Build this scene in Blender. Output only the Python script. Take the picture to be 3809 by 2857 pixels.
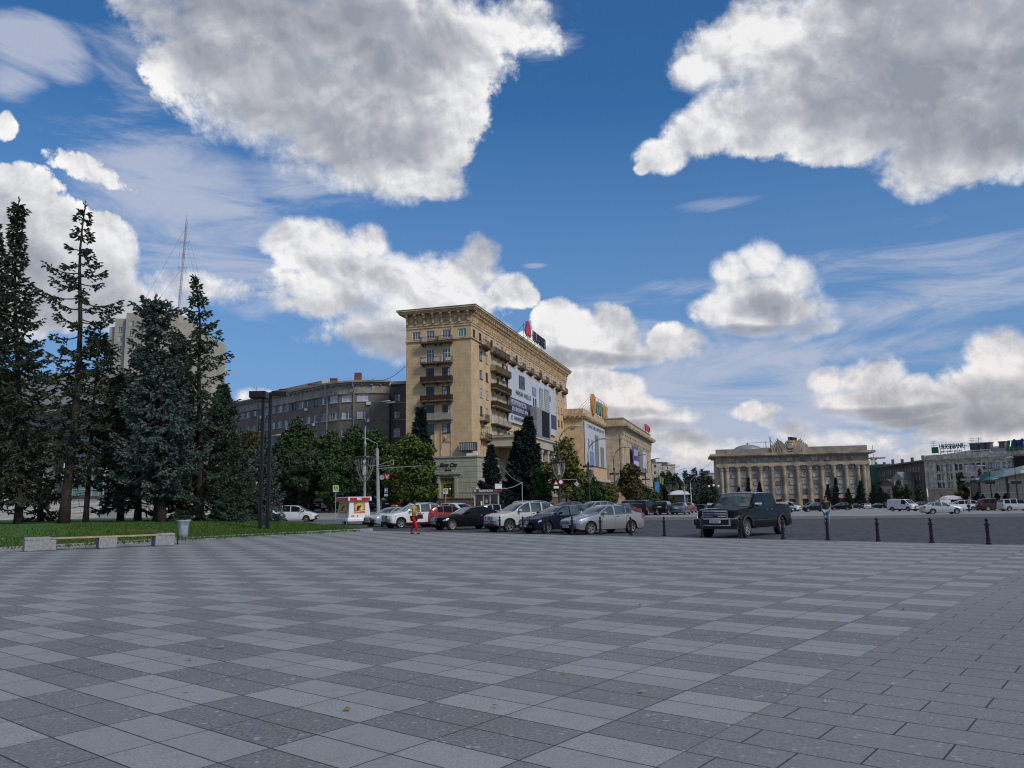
import bpy, bmesh, math, random
import numpy as np
from mathutils import Vector, Matrix, Euler
R=math.radians; PI=math.pi
D=bpy.data; SC=bpy.context.scene; COL=SC.collection
for o in list(D.objects): D.objects.remove(o)
random.seed(7)

# ------------------------------------------------------------------ camera
CH=1.5; FPX=3000.0; PITCH=R(8.35); ROLL=.016
_f=Vector((0,math.cos(PITCH),math.sin(PITCH))); _u=Vector((0,-math.sin(PITCH),math.cos(PITCH))); _r=Vector((1,0,0))
_R=_r*math.cos(ROLL)-_u*math.sin(ROLL); _U=_u*math.cos(ROLL)+_r*math.sin(ROLL)
cam=D.cameras.new('camera'); cam.sensor_fit='HORIZONTAL'; cam.sensor_width=36; cam.lens=36*FPX/3809; cam.clip_end=6000; cam.clip_start=.05
co=D.objects.new('camera',cam); COL.objects.link(co)
co.matrix_world=Matrix(((_R.x,_U.x,-_f.x,0),(_R.y,_U.y,-_f.y,0),(_R.z,_U.z,-_f.z,CH),(0,0,0,1)))
SC.camera=co
SC.render.resolution_x=1024; SC.render.resolution_y=768
def ray(u,v): return _f*FPX+_R*(u-1904.5)+_U*(1428.5-v)
def gz(x,y):
    z=-.15-.0085*max(0,min(y,420)-35)*min(max(x/40,0),1)
    t=min(max((y-95)/26,0),1)*min(max((30-x)/20,0),1)*min(max((x+75)/25,0),1)
    return z+.85*t
def G(u,v,z=None):
    d=ray(u,v); zz=0 if z is None else z
    for k in range(40):
        t=(zz-CH)/d.z; x,y=d.x*t,d.y*t
        if z is not None: break
        zz=.6*zz+.4*gz(x,y)
    return Vector((x,y,zz))
def at(u,v,Y):
    d=ray(u,v); t=Y/d.y; return Vector((d.x*t,Y,CH+d.z*t))

# ------------------------------------------------------------------ render settings, sun
SC.view_settings.view_transform='Standard'; SC.view_settings.look='None'; SC.view_settings.gamma=1; SC.view_settings.exposure=0
SC.render.engine='CYCLES'
SUN_AZ=R(135); SUN_EL=R(42)      # azimuth measured from +Y towards +X
sun=D.lights.new('sun','SUN'); sun.energy=2.3; sun.angle=R(9); sun.color=(1,.93,.83)
so=D.objects.new('sun',sun); COL.objects.link(so)
sd=Vector((math.sin(SUN_AZ)*math.cos(SUN_EL),math.cos(SUN_AZ)*math.cos(SUN_EL),math.sin(SUN_EL)))
so.rotation_euler=sd.to_track_quat('Z','Y').to_euler()
# ------------------------------------------------------------------ sky: Nishita sky plus procedural cumulus laid out by compass direction
world=D.worlds.new('World'); SC.world=world; world.use_nodes=True
class NT:
    def __init__(s,t): s.t=t; s.n=t.nodes; s.l=t.links
    def new(s,ty,**k):
        n=s.n.new(ty)
        for a,b in k.items(): setattr(n,a,b)
        return n
    def put(s,sock,v):
        if hasattr(v,'default_value') or hasattr(v,'is_linked'): s.l.new(v,sock)
        elif v is not None:
            try: sock.default_value=v
            except Exception: sock.default_value=(v,v,v)
    def m(s,op,a,b=None,c=None,clamp=False):
        n=s.new('ShaderNodeMath',operation=op,use_clamp=clamp); s.put(n.inputs[0],a)
        if b is not None: s.put(n.inputs[1],b)
        if c is not None: s.put(n.inputs[2],c)
        return n.outputs[0]
    def v(s,op,a,b=None,sc=None):
        n=s.new('ShaderNodeVectorMath',operation=op); s.put(n.inputs[0],a)
        if b is not None: s.put(n.inputs[1],b)
        if sc is not None: s.put(n.inputs['Scale'],sc)
        return n.outputs['Value'] if op in('LENGTH','DOT_PRODUCT','DISTANCE') else n.outputs[0]
    def ss(s,x,a,b,lo=0.0,hi=1.0):
        n=s.new('ShaderNodeMapRange',interpolation_type='SMOOTHSTEP'); s.put(n.inputs[0],x)
        for i,q in enumerate((a,b,lo,hi)): s.put(n.inputs[i+1],q)
        return n.outputs[0]
    def lin(s,x,a,b,lo=0.0,hi=1.0):
        n=s.new('ShaderNodeMapRange'); s.put(n.inputs[0],x)
        for i,q in enumerate((a,b,lo,hi)): s.put(n.inputs[i+1],q)
        return n.outputs[0]
    def mix(s,f,a,b,bt='MIX'):
        n=s.new('ShaderNodeMix',data_type='RGBA',blend_type=bt); s.put(n.inputs[0],f)
        s.put(n.inputs[6],a if not isinstance(a,tuple) else (*a,1)); s.put(n.inputs[7],b if not isinstance(b,tuple) else (*b,1))
        return n.outputs[2]
    def noise(s,vec,scale,detail=4,rough=.55,dist=0,col=False,lac=2.0):
        n=s.new('ShaderNodeTexNoise'); s.put(n.inputs['Vector'],vec); s.put(n.inputs['Scale'],scale); n.inputs['Detail'].default_value=detail
        n.inputs['Roughness'].default_value=rough; n.inputs['Distortion'].default_value=dist; n.inputs['Lacunarity'].default_value=lac
        return n.outputs['Color' if col else 'Fac']
    def comb(s,x,y,z):
        n=s.new('ShaderNodeCombineXYZ'); s.put(n.inputs[0],x); s.put(n.inputs[1],y); s.put(n.inputs[2],z); return n.outputs[0]
    def sep(s,v):
        n=s.new('ShaderNodeSeparateXYZ'); s.put(n.inputs[0],v); return n.outputs
# blobs: (view px x, y, half width, half height, weight)
CU=[(560,60,220,90,1),(500,150,130,70,1),(620,200,190,110,1),(760,280,220,110,1),(850,360,120,60,1),(930,200,110,140,1),(800,80,260,110,1),(980,90,90,90,.75),(690,330,160,60,.6),(960,330,60,60,.8),(1110,50,90,45,.38),(1190,90,50,30,.3),(950,400,50,26,.6),
 (1900,60,330,110,1),(2080,170,220,130,1),(1780,190,200,100,1),(1600,240,110,55,1),(1520,280,80,45,1),(1440,325,60,32,.95),(1640,80,110,60,.9),(1560,110,60,50,.7),(1500,150,45,30,.6),(1690,290,110,35,.8),(1850,300,110,45,.8),(2030,330,110,60,1),(1980,395,45,28,.7),(2170,290,80,60,.9),(1385,350,16,12,.7),(1730,130,110,70,.6),
 (0,275,20,28,.6),
 (20,440,70,70,1),(90,480,80,60,.95),(60,590,150,100,.95),(190,520,75,55,1),(235,580,45,50,.9),(230,650,130,45,.7),(380,620,110,26,.45),(300,640,90,36,.5),
 (150,345,60,22,.42),(200,375,50,18,.40),(245,395,40,12,.34),
 (650,530,70,42,1),(700,520,45,32,1),(810,530,45,42,1),(760,580,130,60,1),(720,640,120,60,.9),(860,600,110,60,1),(1030,555,42,44,1),(1000,600,70,55,1),(930,650,150,70,1),(1080,640,55,36,.9),(860,720,180,50,.9),(700,730,60,30,.5),(1115,655,35,26,.85),
 (1190,700,50,38,.95),(1250,715,55,38,.9),(1320,690,48,42,1),(1300,745,80,38,.95),(1190,760,110,34,.9),(1440,720,30,26,.62),(1475,745,45,26,.5),(1400,760,60,20,.4),
 (1640,560,48,40,1),(1580,580,48,36,.95),(1700,590,50,38,1),(1640,620,100,42,1),(1560,655,60,34,.95),(1700,660,80,34,.9),(1620,685,80,28,.8),(1755,700,50,18,.5),
 (1790,820,36,30,.95),(1860,815,55,26,.95),(1910,805,50,36,1),(1880,860,110,32,1),(1970,840,45,28,.95),(2030,870,60,32,.9),(1960,885,110,26,.9),(2160,765,45,40,1),(2190,800,50,50,1),(2150,850,80,50,.9),(2120,905,60,30,.8),(2060,925,60,24,.7),(2190,900,60,40,.8),
 (1270,830,50,28,.85),(1340,840,55,28,.85),(1300,875,100,28,.8),(1390,900,90,30,.75),(1300,930,120,26,.6),(1450,960,90,26,.75),(1520,990,70,28,.7),(1620,890,50,22,.75),(1660,915,30,14,.6),(1710,935,50,26,.8),(1740,960,60,22,.8),(1850,945,60,22,.75),(1900,950,50,18,.7),(1980,975,90,16,.6),(1600,960,60,18,.5),(1420,1010,90,18,.5),
 (560,855,40,10,.36),(1250,1000,160,30,.45)]
GR=[(560,40,280,110,1),(700,130,240,110,.85),(640,210,140,70,.7),(790,310,130,50,.6),(900,120,90,60,.5),(2030,120,260,150,1),(1850,170,160,70,.6),(2170,260,90,70,1),(1960,300,60,30,.4),(60,640,200,70,.5),(90,570,90,50,.3),
 (840,755,200,26,.9),(960,720,150,26,.6),(760,670,60,24,.4),(1200,780,150,18,.9),(1320,775,90,14,.7),(1620,708,130,14,.95),(1650,650,60,18,.35),(1880,888,150,13,.9),(1990,905,90,12,.7),(2150,900,110,26,.7),(2170,850,70,26,.5),(1380,925,130,12,.6),(1300,900,90,12,.5),(60,140,110,40,.4)]
WI=[(70,100,90,46,1.7),(130,145,60,24,1.3),(20,180,50,30,1.3),(330,420,190,110,1.1),(420,520,260,90,.9),(430,470,170,70,.8),(330,530,190,60,.8),(560,500,110,40,.5),(480,560,150,40,.6),(600,600,90,50,.7),(560,650,110,30,.6),(500,600,130,40,.7),(660,400,120,40,.5),(1130,50,110,50,.8),(1180,90,60,40,.7),(1950,560,330,22,.45),(2060,560,200,20,.6),(2000,660,330,34,.8),(2100,610,200,24,.6),(1820,700,260,26,.7),(1700,760,330,34,.85),(1500,620,110,16,.5),(1560,440,60,9,.4),(1155,575,24,6,.8),(2130,560,140,30,.6),
 (1450,830,300,60,.9),(1700,840,250,50,.9),(1350,760,200,60,.8),(280,120,60,60,.3),(2100,770,180,14,.6),(1990,470,60,16,.4),(1600,940,400,80,1.4),(1900,1000,500,70,1.4),(1350,980,300,80,1.4),(1350,850,180,90,.9),(1350,650,90,14,.3)]
def azel(u,v):
    d=ray(u*3809/2212,v*3809/2212).normalized(); return math.degrees(math.atan2(d.x,d.y)),math.degrees(math.asin(d.z))
K=3809/2212/3000*57.3
def sky_nodes():
    T=NT(world.node_tree); T.n.clear()
    gen=T.new('ShaderNodeTexCoord').outputs['Generated']; dv=T.v('NORMALIZE',gen)
    def azelv(t,vec):
        x,y,z=t.sep(vec)
        return t.m('MULTIPLY',t.m('ARCTAN2',x,y),57.3), t.m('MULTIPLY',t.m('ARCSINE',z),57.3)
    def blobs(t,p,L,k=.62):
        tot=None
        for (u,v,ru,rv,w) in L:
            a,e=azel(u,v); s=math.sqrt(k*w); sx=s/(ru*K); sy=s/(rv*K)
            n=t.new('ShaderNodeVectorMath',operation='MULTIPLY_ADD'); t.put(n.inputs[0],p); n.inputs[1].default_value=(sx,sy,0); n.inputs[2].default_value=(-a*sx,-e*sy,0)
            f=t.m('SUBTRACT',w*.9,t.v('DOT_PRODUCT',n.outputs[0],n.outputs[0]))
            tot=f if tot is None else t.m('SMOOTH_MAX',tot,f,.15)
        return tot
    az,el=azelv(T,dv); pae=T.comb(az,el,0)
    wz=T.noise(dv,5.5,3,.5,col=True); wz=T.v('SUBTRACT',wz,(.5,.5,.5)); wv=T.v('ADD',dv,T.v('SCALE',wz,sc=.05))
    pw=T.v('ADD',pae,T.v('SCALE',wz,sc=2.6))
    S=blobs(T,pw,CU)
    rb=T.noise(dv,3.2,3,.5); rbf=T.m('MULTIPLY_ADD',rb,5.0,-2.5)
    grp=D.node_groups.new('cloud_puffs','ShaderNodeTree'); I=grp.interface
    I.new_socket('Vec',in_out='INPUT',socket_type='NodeSocketVector'); I.new_socket('N',in_out='OUTPUT',socket_type='NodeSocketFloat')
    g=NT(grp); gi=g.new('NodeGroupInput').outputs[0]; go=g.new('NodeGroupOutput')
    vn=g.new('ShaderNodeTexVoronoi',feature='F1'); g.put(vn.inputs['Vector'],gi); vn.inputs['Scale'].default_value=15; vn.inputs['Detail'].default_value=4; vn.inputs['Roughness'].default_value=.62; vn.inputs['Lacunarity'].default_value=2.2; vn.normalize=True
    bil=g.m('SUBTRACT',.42,vn.outputs['Distance']); fb=g.m('SUBTRACT',g.noise(gi,9,9,.64),.5)
    g.l.new(g.m('ADD',g.m('MULTIPLY',bil,1.15),g.m('MULTIPLY',fb,2.0)),go.inputs[0])
    def field(vec):
        n=T.new('ShaderNodeGroup'); n.node_tree=grp; T.put(n.inputs[0],vec); return n.outputs[0]
    n1=field(wv)
    def soft(vec):
        v_=T.new('ShaderNodeTexVoronoi',feature='F1'); T.put(v_.inputs['Vector'],vec); v_.inputs['Scale'].default_value=12; v_.inputs['Detail'].default_value=2.5; v_.inputs['Roughness'].default_value=.5; v_.normalize=True
        return T.m('MULTIPLY_ADD',v_.outputs['Distance'],-1.0,T.m('MULTIPLY',T.noise(vec,7,3.5,.5),1.2))
    wb_=T.v('ADD',dv,T.v('SCALE',wz,sc=.14)); n2=soft(T.v('ADD',wb_,(.010,-.004,.020))); n3=soft(wb_)
    d=T.m('MULTIPLY_ADD',n1,1.0,T.m('MULTIPLY',S,.80))
    alpha=T.ss(d,0,T.lin(T.noise(dv,4.3,3,.5),.35,.65,.16,1.0))
    alpha=T.m('MAXIMUM',alpha,T.ss(S,.42,.72))
    rel=T.m('MULTIPLY_ADD',T.m('SUBTRACT',n1,field(T.v('ADD',wv,(.0035,-.001,.007)))),.42,T.m('SUBTRACT',n3,n2))
    gr=T.m('ADD',blobs(T,pw,GR),T.m('MULTIPLY',n1,.35))
    grey=T.ss(gr,-.35,.8)
    thick=T.ss(d,.05,.8)
    lit=T.m('MULTIPLY_ADD',T.m('MULTIPLY_ADD',n1,.16,rel),1.55,.80)
    shade=T.m('SUBTRACT',lit,T.m('MULTIPLY',grey,T.m('MULTIPLY_ADD',thick,.42,.16)),clamp=True)
    shade=T.m('SUBTRACT',shade,T.m('MULTIPLY',thick,.10),clamp=True)
    ramp=T.new('ShaderNodeValToRGB'); T.put(ramp.inputs[0],shade); cr=ramp.color_ramp
    cr.elements[0].position=0; cr.elements[0].color=(.29,.315,.37,1); cr.elements[1].position=1; cr.elements[1].color=(.97,.96,.95,1)
    for p,c in((.3,(.39,.41,.465,1)),(.55,(.54,.555,.60,1)),(.78,(.75,.755,.78,1))): e=cr.elements.new(p); e.color=c
    low=T.ss(el,15,3); ccol=T.mix(T.m('MULTIPLY',low,.8),ramp.outputs[0],T.mix(1,ramp.outputs[0],(.97,.92,.89),'MULTIPLY'))
    wn=T.noise(T.v('MULTIPLY',dv,(1,1,4.2)),4.5,8,.66,.9); wb=blobs(T,pae,WI)
    wa=T.m('MULTIPLY',T.ss(T.m('ADD',wb,T.m('MULTIPLY',T.m('SUBTRACT',wn,.5),4.0)),-.2,1.3),.78)
    ramp2=T.new('ShaderNodeValToRGB'); T.put(ramp2.inputs[0],T.lin(el,0,60)); cr=ramp2.color_ramp
    st=T.new('ShaderNodeTexSky',sky_type='NISHITA'); st.sun_disc=False; st.sun_elevation=SUN_EL; st.sun_rotation=SUN_AZ; st.air_density=1; st.dust_density=.6; st.ozone_density=2.5
    # strength 0.1 tinted; then a pale veil low over the city
    base=T.mix(1,st.outputs[0],(.036,.080,.113),'MULTIPLY')
    cr.elements[0].position=.0; cr.elements[0].color=(1,1,1,1); cr.elements[1].position=.45; cr.elements[1].color=(0,0,0,1)
    skyc=T.mix(T.m('MULTIPLY',ramp2.outputs[0],.88),base,(.20,.305,.52))
    c1=T.mix(wa,skyc,(.50,.54,.66)); c2=T.mix(alpha,c1,ccol)
    def bgn(c):
        b=T.new('ShaderNodeBackground'); T.l.new(c,b.inputs[0]) if not isinstance(c,tuple) else T.put(b.inputs[0],(*c,1)); b.inputs[1].default_value=1.0; return b.outputs[0]
    def mixs(f,a,b):
        n=T.new('ShaderNodeMixShader'); T.put(n.inputs[0],f); T.l.new(a,n.inputs[1]); T.l.new(b,n.inputs[2]); return n.outputs[0]
    # rest of the heavens: broken cumulus from plain noise
    ds=T.m('MULTIPLY_ADD',n1s:=T.m('SUBTRACT',T.noise(dv,6,4,.6),.5),.9,rbf)
    cs=T.mix(T.ss(ds,.05,.9),(.62,.61,.61),(.33,.345,.38)); c_else=T.mix(T.ss(ds,-.1,.2),skyc,cs)
    front=T.m('MULTIPLY',T.m('LESS_THAN',T.m('ABSOLUTE',az),44),T.m('LESS_THAN',el,46))
    front_c=T.new('ShaderNodeMath',operation='MULTIPLY'); 
    up=mixs(front,bgn(c_else),bgn(c2)); allc=mixs(T.m('LESS_THAN',el,-.3),up,bgn((.12,.12,.13)))
    out=T.new('ShaderNodeOutputWorld'); T.l.new(allc,out.inputs[0])
sky_nodes()
world.cycles.sampling_method='MANUAL'; world.cycles.sample_map_resolution=512
# ------------------------------------------------------------------ helpers
SC.cycles.pixel_filter_type='BLACKMAN_HARRIS'; SC.cycles.filter_width=1.15; SC.cycles.max_bounces=5; SC.cycles.diffuse_bounces=2; SC.cycles.glossy_bounces=2; SC.cycles.transmission_bounces=2; SC.cycles.transparent_max_bounces=8
M={}
def mat(name,col,rough=.7,metal=0.0,var=.15,scale=1.5,bump=0.0,bscale=None,col2=None,streak=0,spec=.5,coat=0,trans=0,emit=0,ior=1.45):
    m=D.materials.new(name); m.use_nodes=True; T=NT(m.node_tree); T.n.clear()
    b=T.new('ShaderNodeBsdfPrincipled'); o=T.new('ShaderNodeOutputMaterial'); T.l.new(b.outputs[0],o.inputs[0])
    tc=T.new('ShaderNodeTexCoord').outputs['Object']
    if var>0:
        n=T.noise(tc,scale,5,.6); f=T.ss(n,.32,.68)
        c2=col2 or tuple(max(0,c*(1-var*2)) for c in col); c1=tuple(min(1,c*(1+var*.5)) for c in col) if not col2 else col
        c=T.mix(f,c2,c1)
        if streak:
            v=T.v('MULTIPLY',tc,(1.3,1.3,.12)); n2=T.noise(v,1.6,4,.6); c=T.mix(T.m('MULTIPLY',T.ss(n2,.5,.75),streak),c,tuple(x*.45 for x in col))
        T.l.new(c,b.inputs['Base Color'])
        T.l.new(T.lin(n,.2,.8,max(0,rough-.08),min(1,rough+.08)),b.inputs['Roughness'])
    else:
        b.inputs['Base Color'].default_value=(*col,1); b.inputs['Roughness'].default_value=rough
    b.inputs['Metallic'].default_value=metal; b.inputs['IOR'].default_value=ior; b.inputs['Specular IOR Level'].default_value=spec; b.inputs['Coat Weight'].default_value=coat; b.inputs['Coat Roughness'].default_value=.05
    if trans: b.inputs['Transmission Weight'].default_value=trans
    if emit: b.inputs['Emission Color'].default_value=(*col,1); b.inputs['Emission Strength'].default_value=emit
    if bump:
        bn=T.new('ShaderNodeBump'); T.put(bn.inputs['Height'],T.noise(tc,bscale or scale*6,4,.6)); bn.inputs['Strength'].default_value=bump; bn.inputs['Distance'].default_value=.02
        T.l.new(bn.outputs[0],b.inputs['Normal'])
    M[name]=m; return m
def setp(o,label=None,cat=None,group=None,kind=None):
    for k,v in(('label',label),('category',cat),('group',group),('kind',kind)):
        if v: o[k]=v
    return o
def empty(name,loc,rz=0,label=None,cat=None,group=None):
    o=D.objects.new(name,None); COL.objects.link(o); o.location=loc; o.rotation_euler=(0,0,rz); o.empty_display_size=.5
    return setp(o,label,cat,group)
def link(name,me,parent=None,loc=(0,0,0),rz=0):
    o=D.objects.new(name,me); COL.objects.link(o); o.location=loc; o.rotation_euler=(0,0,rz)
    if parent: o.parent=parent
    return o
class MB:
    def __init__(s): s.v=[]; s.f=[]; s.m=[]
    def face(s,pts,mi=0):
        n=len(s.v); s.v+= [tuple(p) for p in pts]; s.f.append(tuple(range(n,n+len(pts)))); s.m.append(mi)
    def add(s,vs,fs,mi=0):
        n=len(s.v); s.v+=[tuple(p) for p in vs]; s.f+=[tuple(i+n for i in f) for f in fs]; s.m+=[mi]*len(fs)
    def box(s,x0,x1,y0,y1,z0,z1,mi=0,bev=0):
        if bev:
            b=bev; vs=[]; 
            for z,k in((z0,b),(z0+b,0),(z1-b,0),(z1,b)): vs+=[(x0+k,y0+k,z),(x1-k,y0+k,z),(x1-k,y1-k,z),(x0+k,y1-k,z)]
            fs=[(3,2,1,0),(12,13,14,15)]+[(4*i+j,4*i+(j+1)%4,4*i+4+(j+1)%4,4*i+4+j) for i in range(3) for j in range(4)]
            s.add(vs,fs,mi); return
        s.add([(x0,y0,z0),(x1,y0,z0),(x1,y1,z0),(x0,y1,z0),(x0,y0,z1),(x1,y0,z1),(x1,y1,z1),(x0,y1,z1)],
              [(3,2,1,0),(4,5,6,7),(0,1,5,4),(1,2,6,5),(2,3,7,6),(3,0,4,7)],mi)
    def obox(s,o,ax,ay,az,mi=0):   # oriented box: corner o, three edge vectors
        o=Vector(o); P=[o,o+ax,o+ax+ay,o+ay]; P+= [p+az for p in P]
        F=[(3,2,1,0),(4,5,6,7),(0,1,5,4),(1,2,6,5),(2,3,7,6),(3,0,4,7)]
        if ax.cross(ay).dot(az)<0: F=[f[::-1] for f in F]
        s.add(P,F,mi)
    def tube(s,path,rad,n=8,mi=0,cap=True):
        path=[Vector(p) for p in path]; rs=rad if hasattr(rad,'__len__') else [rad]*len(path); vs=[]; ref=None
        for i,p in enumerate(path):
            t=(path[min(i+1,len(path)-1)]-path[max(i-1,0)]).normalized()
            if ref is None: ref=Vector((1,0,0)) if abs(t.x)<.8 else Vector((0,1,0))
            a=(ref-t*ref.dot(t)).normalized(); b=t.cross(a); ref=a
            for k in range(n): an=2*PI*k/n; vs.append(p+(a*math.cos(an)+b*math.sin(an))*rs[i])
        fs=[(i*n+k,i*n+(k+1)%n,(i+1)*n+(k+1)%n,(i+1)*n+k) for i in range(len(path)-1) for k in range(n)]
        if cap: fs+=[tuple(range(n))[::-1],tuple(range((len(path)-1)*n,len(path)*n))]
        s.add(vs,fs,mi)
    def lathe(s,prof,n=16,c=(0,0,0),axis='z',mi=0):
        vs=[]; L=len(prof)
        for r,h in prof:
            for k in range(n):
                a=2*PI*k/n; x,y=r*math.cos(a),r*math.sin(a)
                p=(x,y,h) if axis=='z' else ((x,h,y) if axis=='y' else (h,x,y)); vs.append((p[0]+c[0],p[1]+c[1],p[2]+c[2]))
        fs=[(i*n+k,i*n+(k+1)%n,(i+1)*n+(k+1)%n,(i+1)*n+k) for i in range(L-1) for k in range(n)]
        if axis=='y': fs=[f[::-1] for f in fs]
        s.add(vs,fs,mi)
    def prism(s,poly,h0,h1,mi=0,axis='y'):   # poly in (x,z) extruded along y, or (x,y) along z
        n=len(poly)
        if axis=='y': vs=[(p[0],h0,p[1]) for p in poly]+[(p[0],h1,p[1]) for p in poly]
        elif axis=='x': vs=[(h0,p[0],p[1]) for p in poly]+[(h1,p[0],p[1]) for p in poly]
        else: vs=[(p[0],p[1],h0) for p in poly]+[(p[0],p[1],h1) for p in poly]
        fs=[tuple(range(n)),tuple(range(n,2*n))[::-1]]+[(i,i+n,(i+1)%n+n,(i+1)%n) for i in range(n)]
        s.add(vs,fs,mi)
    def mesh(s,name,mats,smooth=False,fix=True):
        me=D.meshes.new(name); me.from_pydata(s.v,[],s.f)
        for m in(mats if isinstance(mats,(list,tuple)) else [mats]): me.materials.append(M[m] if isinstance(m,str) else m)
        if any(s.m): me.polygons.foreach_set('material_index',s.m)
        if fix:
            bm=bmesh.new(); bm.from_mesh(me); bmesh.ops.remove_doubles(bm,verts=bm.verts,dist=.0004) if smooth else None
            bmesh.ops.recalc_face_normals(bm,faces=bm.faces); bm.to_mesh(me); bm.free()
        if smooth:
            me.polygons.foreach_set('use_smooth',[True]*len(me.polygons))
            if smooth is not True: me.set_sharp_from_angle(angle=R(smooth))
        me.update(); return me
    def build(s,name,mats,parent=None,smooth=False,loc=(0,0,0),rz=0,fix=True):
        return link(name,s.mesh(name,mats,smooth,fix),parent,loc,rz)
def copy_tree(o,parent=None):
    c=o.copy(); COL.objects.link(c); c.parent=parent
    for ch in [x for x in D.objects if x.parent==o]: copy_tree(ch,c)
    return c
KIDS={}
def clone(root,loc,rz,label=None,group=None):
    def rec(o,par):
        c=o.copy(); COL.objects.link(c); c.parent=par
        for ch in o.children: rec(ch,c)
        return c
    c=rec(root,None); c.location=loc; c.rotation_euler=(0,0,rz)
    if label: c['label']=label
    if group: c['group']=group
    return c
def text_mesh(s,size=1,extrude=.03,shear=0,name='lettering',spacing=1,bold=0):
    cu=D.curves.new(name,'FONT'); cu.body=s; cu.size=size; cu.extrude=extrude; cu.shear=shear; cu.align_x='LEFT'; cu.space_character=spacing; cu.offset=bold; cu.resolution_u=3
    o=D.objects.new('tmp',cu); COL.objects.link(o); dg=bpy.context.evaluated_depsgraph_get(); me=D.meshes.new_from_object(o.evaluated_get(dg)); D.objects.remove(o); D.curves.remove(cu); return me
def text(s,parent,loc,w=None,h=None,m='black_paint',ang=0,ext=.03,shear=0,name='lettering',spacing=1,bold=0):
    """upright text in the parent's frame: reads along +x rotated by ang about z, facing -y"""
    me=text_mesh(s,1,ext,shear,name,spacing,bold); v=np.empty(len(me.vertices)*3); me.vertices.foreach_get('co',v); v=v.reshape(-1,3)
    mn,mx=v.min(0),v.max(0); hh=mx[1]-mn[1]; ww=mx[0]-mn[0]; sh=(h or (w/ww*hh))/hh; sw=(w/ww) if w else sh
    nv=np.c_[(v[:,0]-mn[0])*sw,-v[:,2],(v[:,1]-mn[1])*sh]; me.vertices.foreach_set('co',nv.ravel()); me.update(); me.materials.clear(); me.materials.append(M[m])
    o=link(name,me,parent,loc,ang); return o
def skinmesh(nodes,edges,mats,name,parent,sub=1,loc=(0,0,0),rz=0):
    """nodes: (x,y,z,r); grows one smooth surface over the edges"""
    me=D.meshes.new(name); me.from_pydata([n[:3] for n in nodes],edges,[]); o=D.objects.new(name,me); COL.objects.link(o)
    sk=o.modifiers.new('s','SKIN'); sk.use_smooth_shade=True
    lay=me.skin_vertices[0] if me.skin_vertices else None
    if lay is None:
        bm=bmesh.new(); bm.from_mesh(me); bm.verts.layers.skin.verify(); bm.to_mesh(me); bm.free(); lay=me.skin_vertices[0]
    for i,n in enumerate(nodes):
        r=n[3]; lay.data[i].radius=(r,r) if not hasattr(r,'__len__') else r; lay.data[i].use_root=(i==0)
    sb=o.modifiers.new('b','SUBSURF'); sb.levels=sub; sb.render_levels=sub
    dg=bpy.context.evaluated_depsgraph_get(); m2=D.meshes.new_from_object(o.evaluated_get(dg)); D.objects.remove(o)
    m2.materials.clear()
    m2.materials.append(M[mats]); m2.polygons.foreach_set('use_smooth',[True]*len(m2.polygons)); m2.name=name
    return link(name,m2,parent,loc,rz)
# ------------------------------------------------------------------ common materials
mat('asphalt',(.105,.108,.115),.85,var=.12,scale=.35,bump=.3,bscale=30)
mat('pale_asphalt',(.24,.235,.235),.9,var=.10,scale=.3,bump=.2,bscale=20)
mat('granite',(.27,.285,.30),.75,var=.14,scale=9,bump=.15)
mat('granite_dark',(.12,.125,.135),.75,var=.2,scale=14,bump=.15)
mat('concrete',(.33,.33,.33),.85,var=.12,scale=2,bump=.15)
mat('concrete_dark',(.12,.12,.125),.85,var=.15,scale=2)
mat('black_paint',(.008,.008,.009),.35,var=0)
mat('black_iron',(.012,.012,.014),.4,var=.1,metal=.2)
mat('dark_steel',(.035,.036,.042),.45,metal=.3,var=.1)
mat('grey_steel',(.30,.31,.32),.5,metal=.4,var=.1)
mat('pale_steel',(.42,.44,.46),.5,metal=.2,var=.1)
mat('white_paint',(.74,.74,.76),.45,var=.04)
mat('cream_paint',(.62,.55,.42),.7,var=.08)
mat('red_paint',(.42,.012,.02),.4,var=.05)
mat('red_letters',(.50,.008,.02),.4,var=0)
mat('yellow_sign',(.52,.80,.02),.4,var=0)
mat('blue_sign',(.02,.07,.28),.4,var=0)
mat('wood',(.42,.31,.20),.6,var=.15,scale=4)
mat('rubber',(.014,.014,.015),.8,var=.1,scale=6)
mat('alloy',(.50,.51,.53),.3,metal=.85,var=.05)
mat('chrome',(.75,.76,.78),.12,metal=1,var=0)
mat('plate',(.60,.62,.64),.5,var=0)
mat('headlamp',(.42,.45,.48),.08,metal=.3,var=.1,scale=14,coat=1)
mat('headlamp_dark',(.05,.055,.065),.08,metal=.2,var=.1,scale=14,coat=1)
mat('taillamp',(.22,.004,.008),.12,var=.1,scale=12,coat=1)
mat('black_plastic',(.02,.02,.022),.55,var=.05)
mat('underbody',(.006,.006,.007),.9,var=0)
mat('car_glass',(.008,.010,.012),.06,var=0,spec=.5,ior=1.25)
mat('car_glass_clear',(.07,.09,.085),.05,var=.35,scale=1.6,spec=.7,coat=.3)  # opaque glass; pale greenish base colour imitates sky reflected in the windscreen
mat('pane_dark',(.02,.026,.035),.08,var=.3,scale=.8,spec=.8)
mat('pane_mid',(.13,.16,.19),.12,var=.25,scale=.9,spec=.7)
mat('pane_curtain',(.46,.50,.54),.25,var=.15,scale=2.2)
mat('pane_teal',(.12,.24,.24),.15,var=.2,scale=1.2)
mat('pane_blue',(.05,.10,.19),.08,var=.2,scale=.8,spec=.8)
mat('frame_white',(.72,.74,.76),.5,var=.06)
mat('frame_dark',(.045,.035,.032),.6,var=.1)
mat('skin',(.42,.24,.17),.6,var=.05)
mat('lamp_glass',(.75,.75,.72),.25,var=0)
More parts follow.
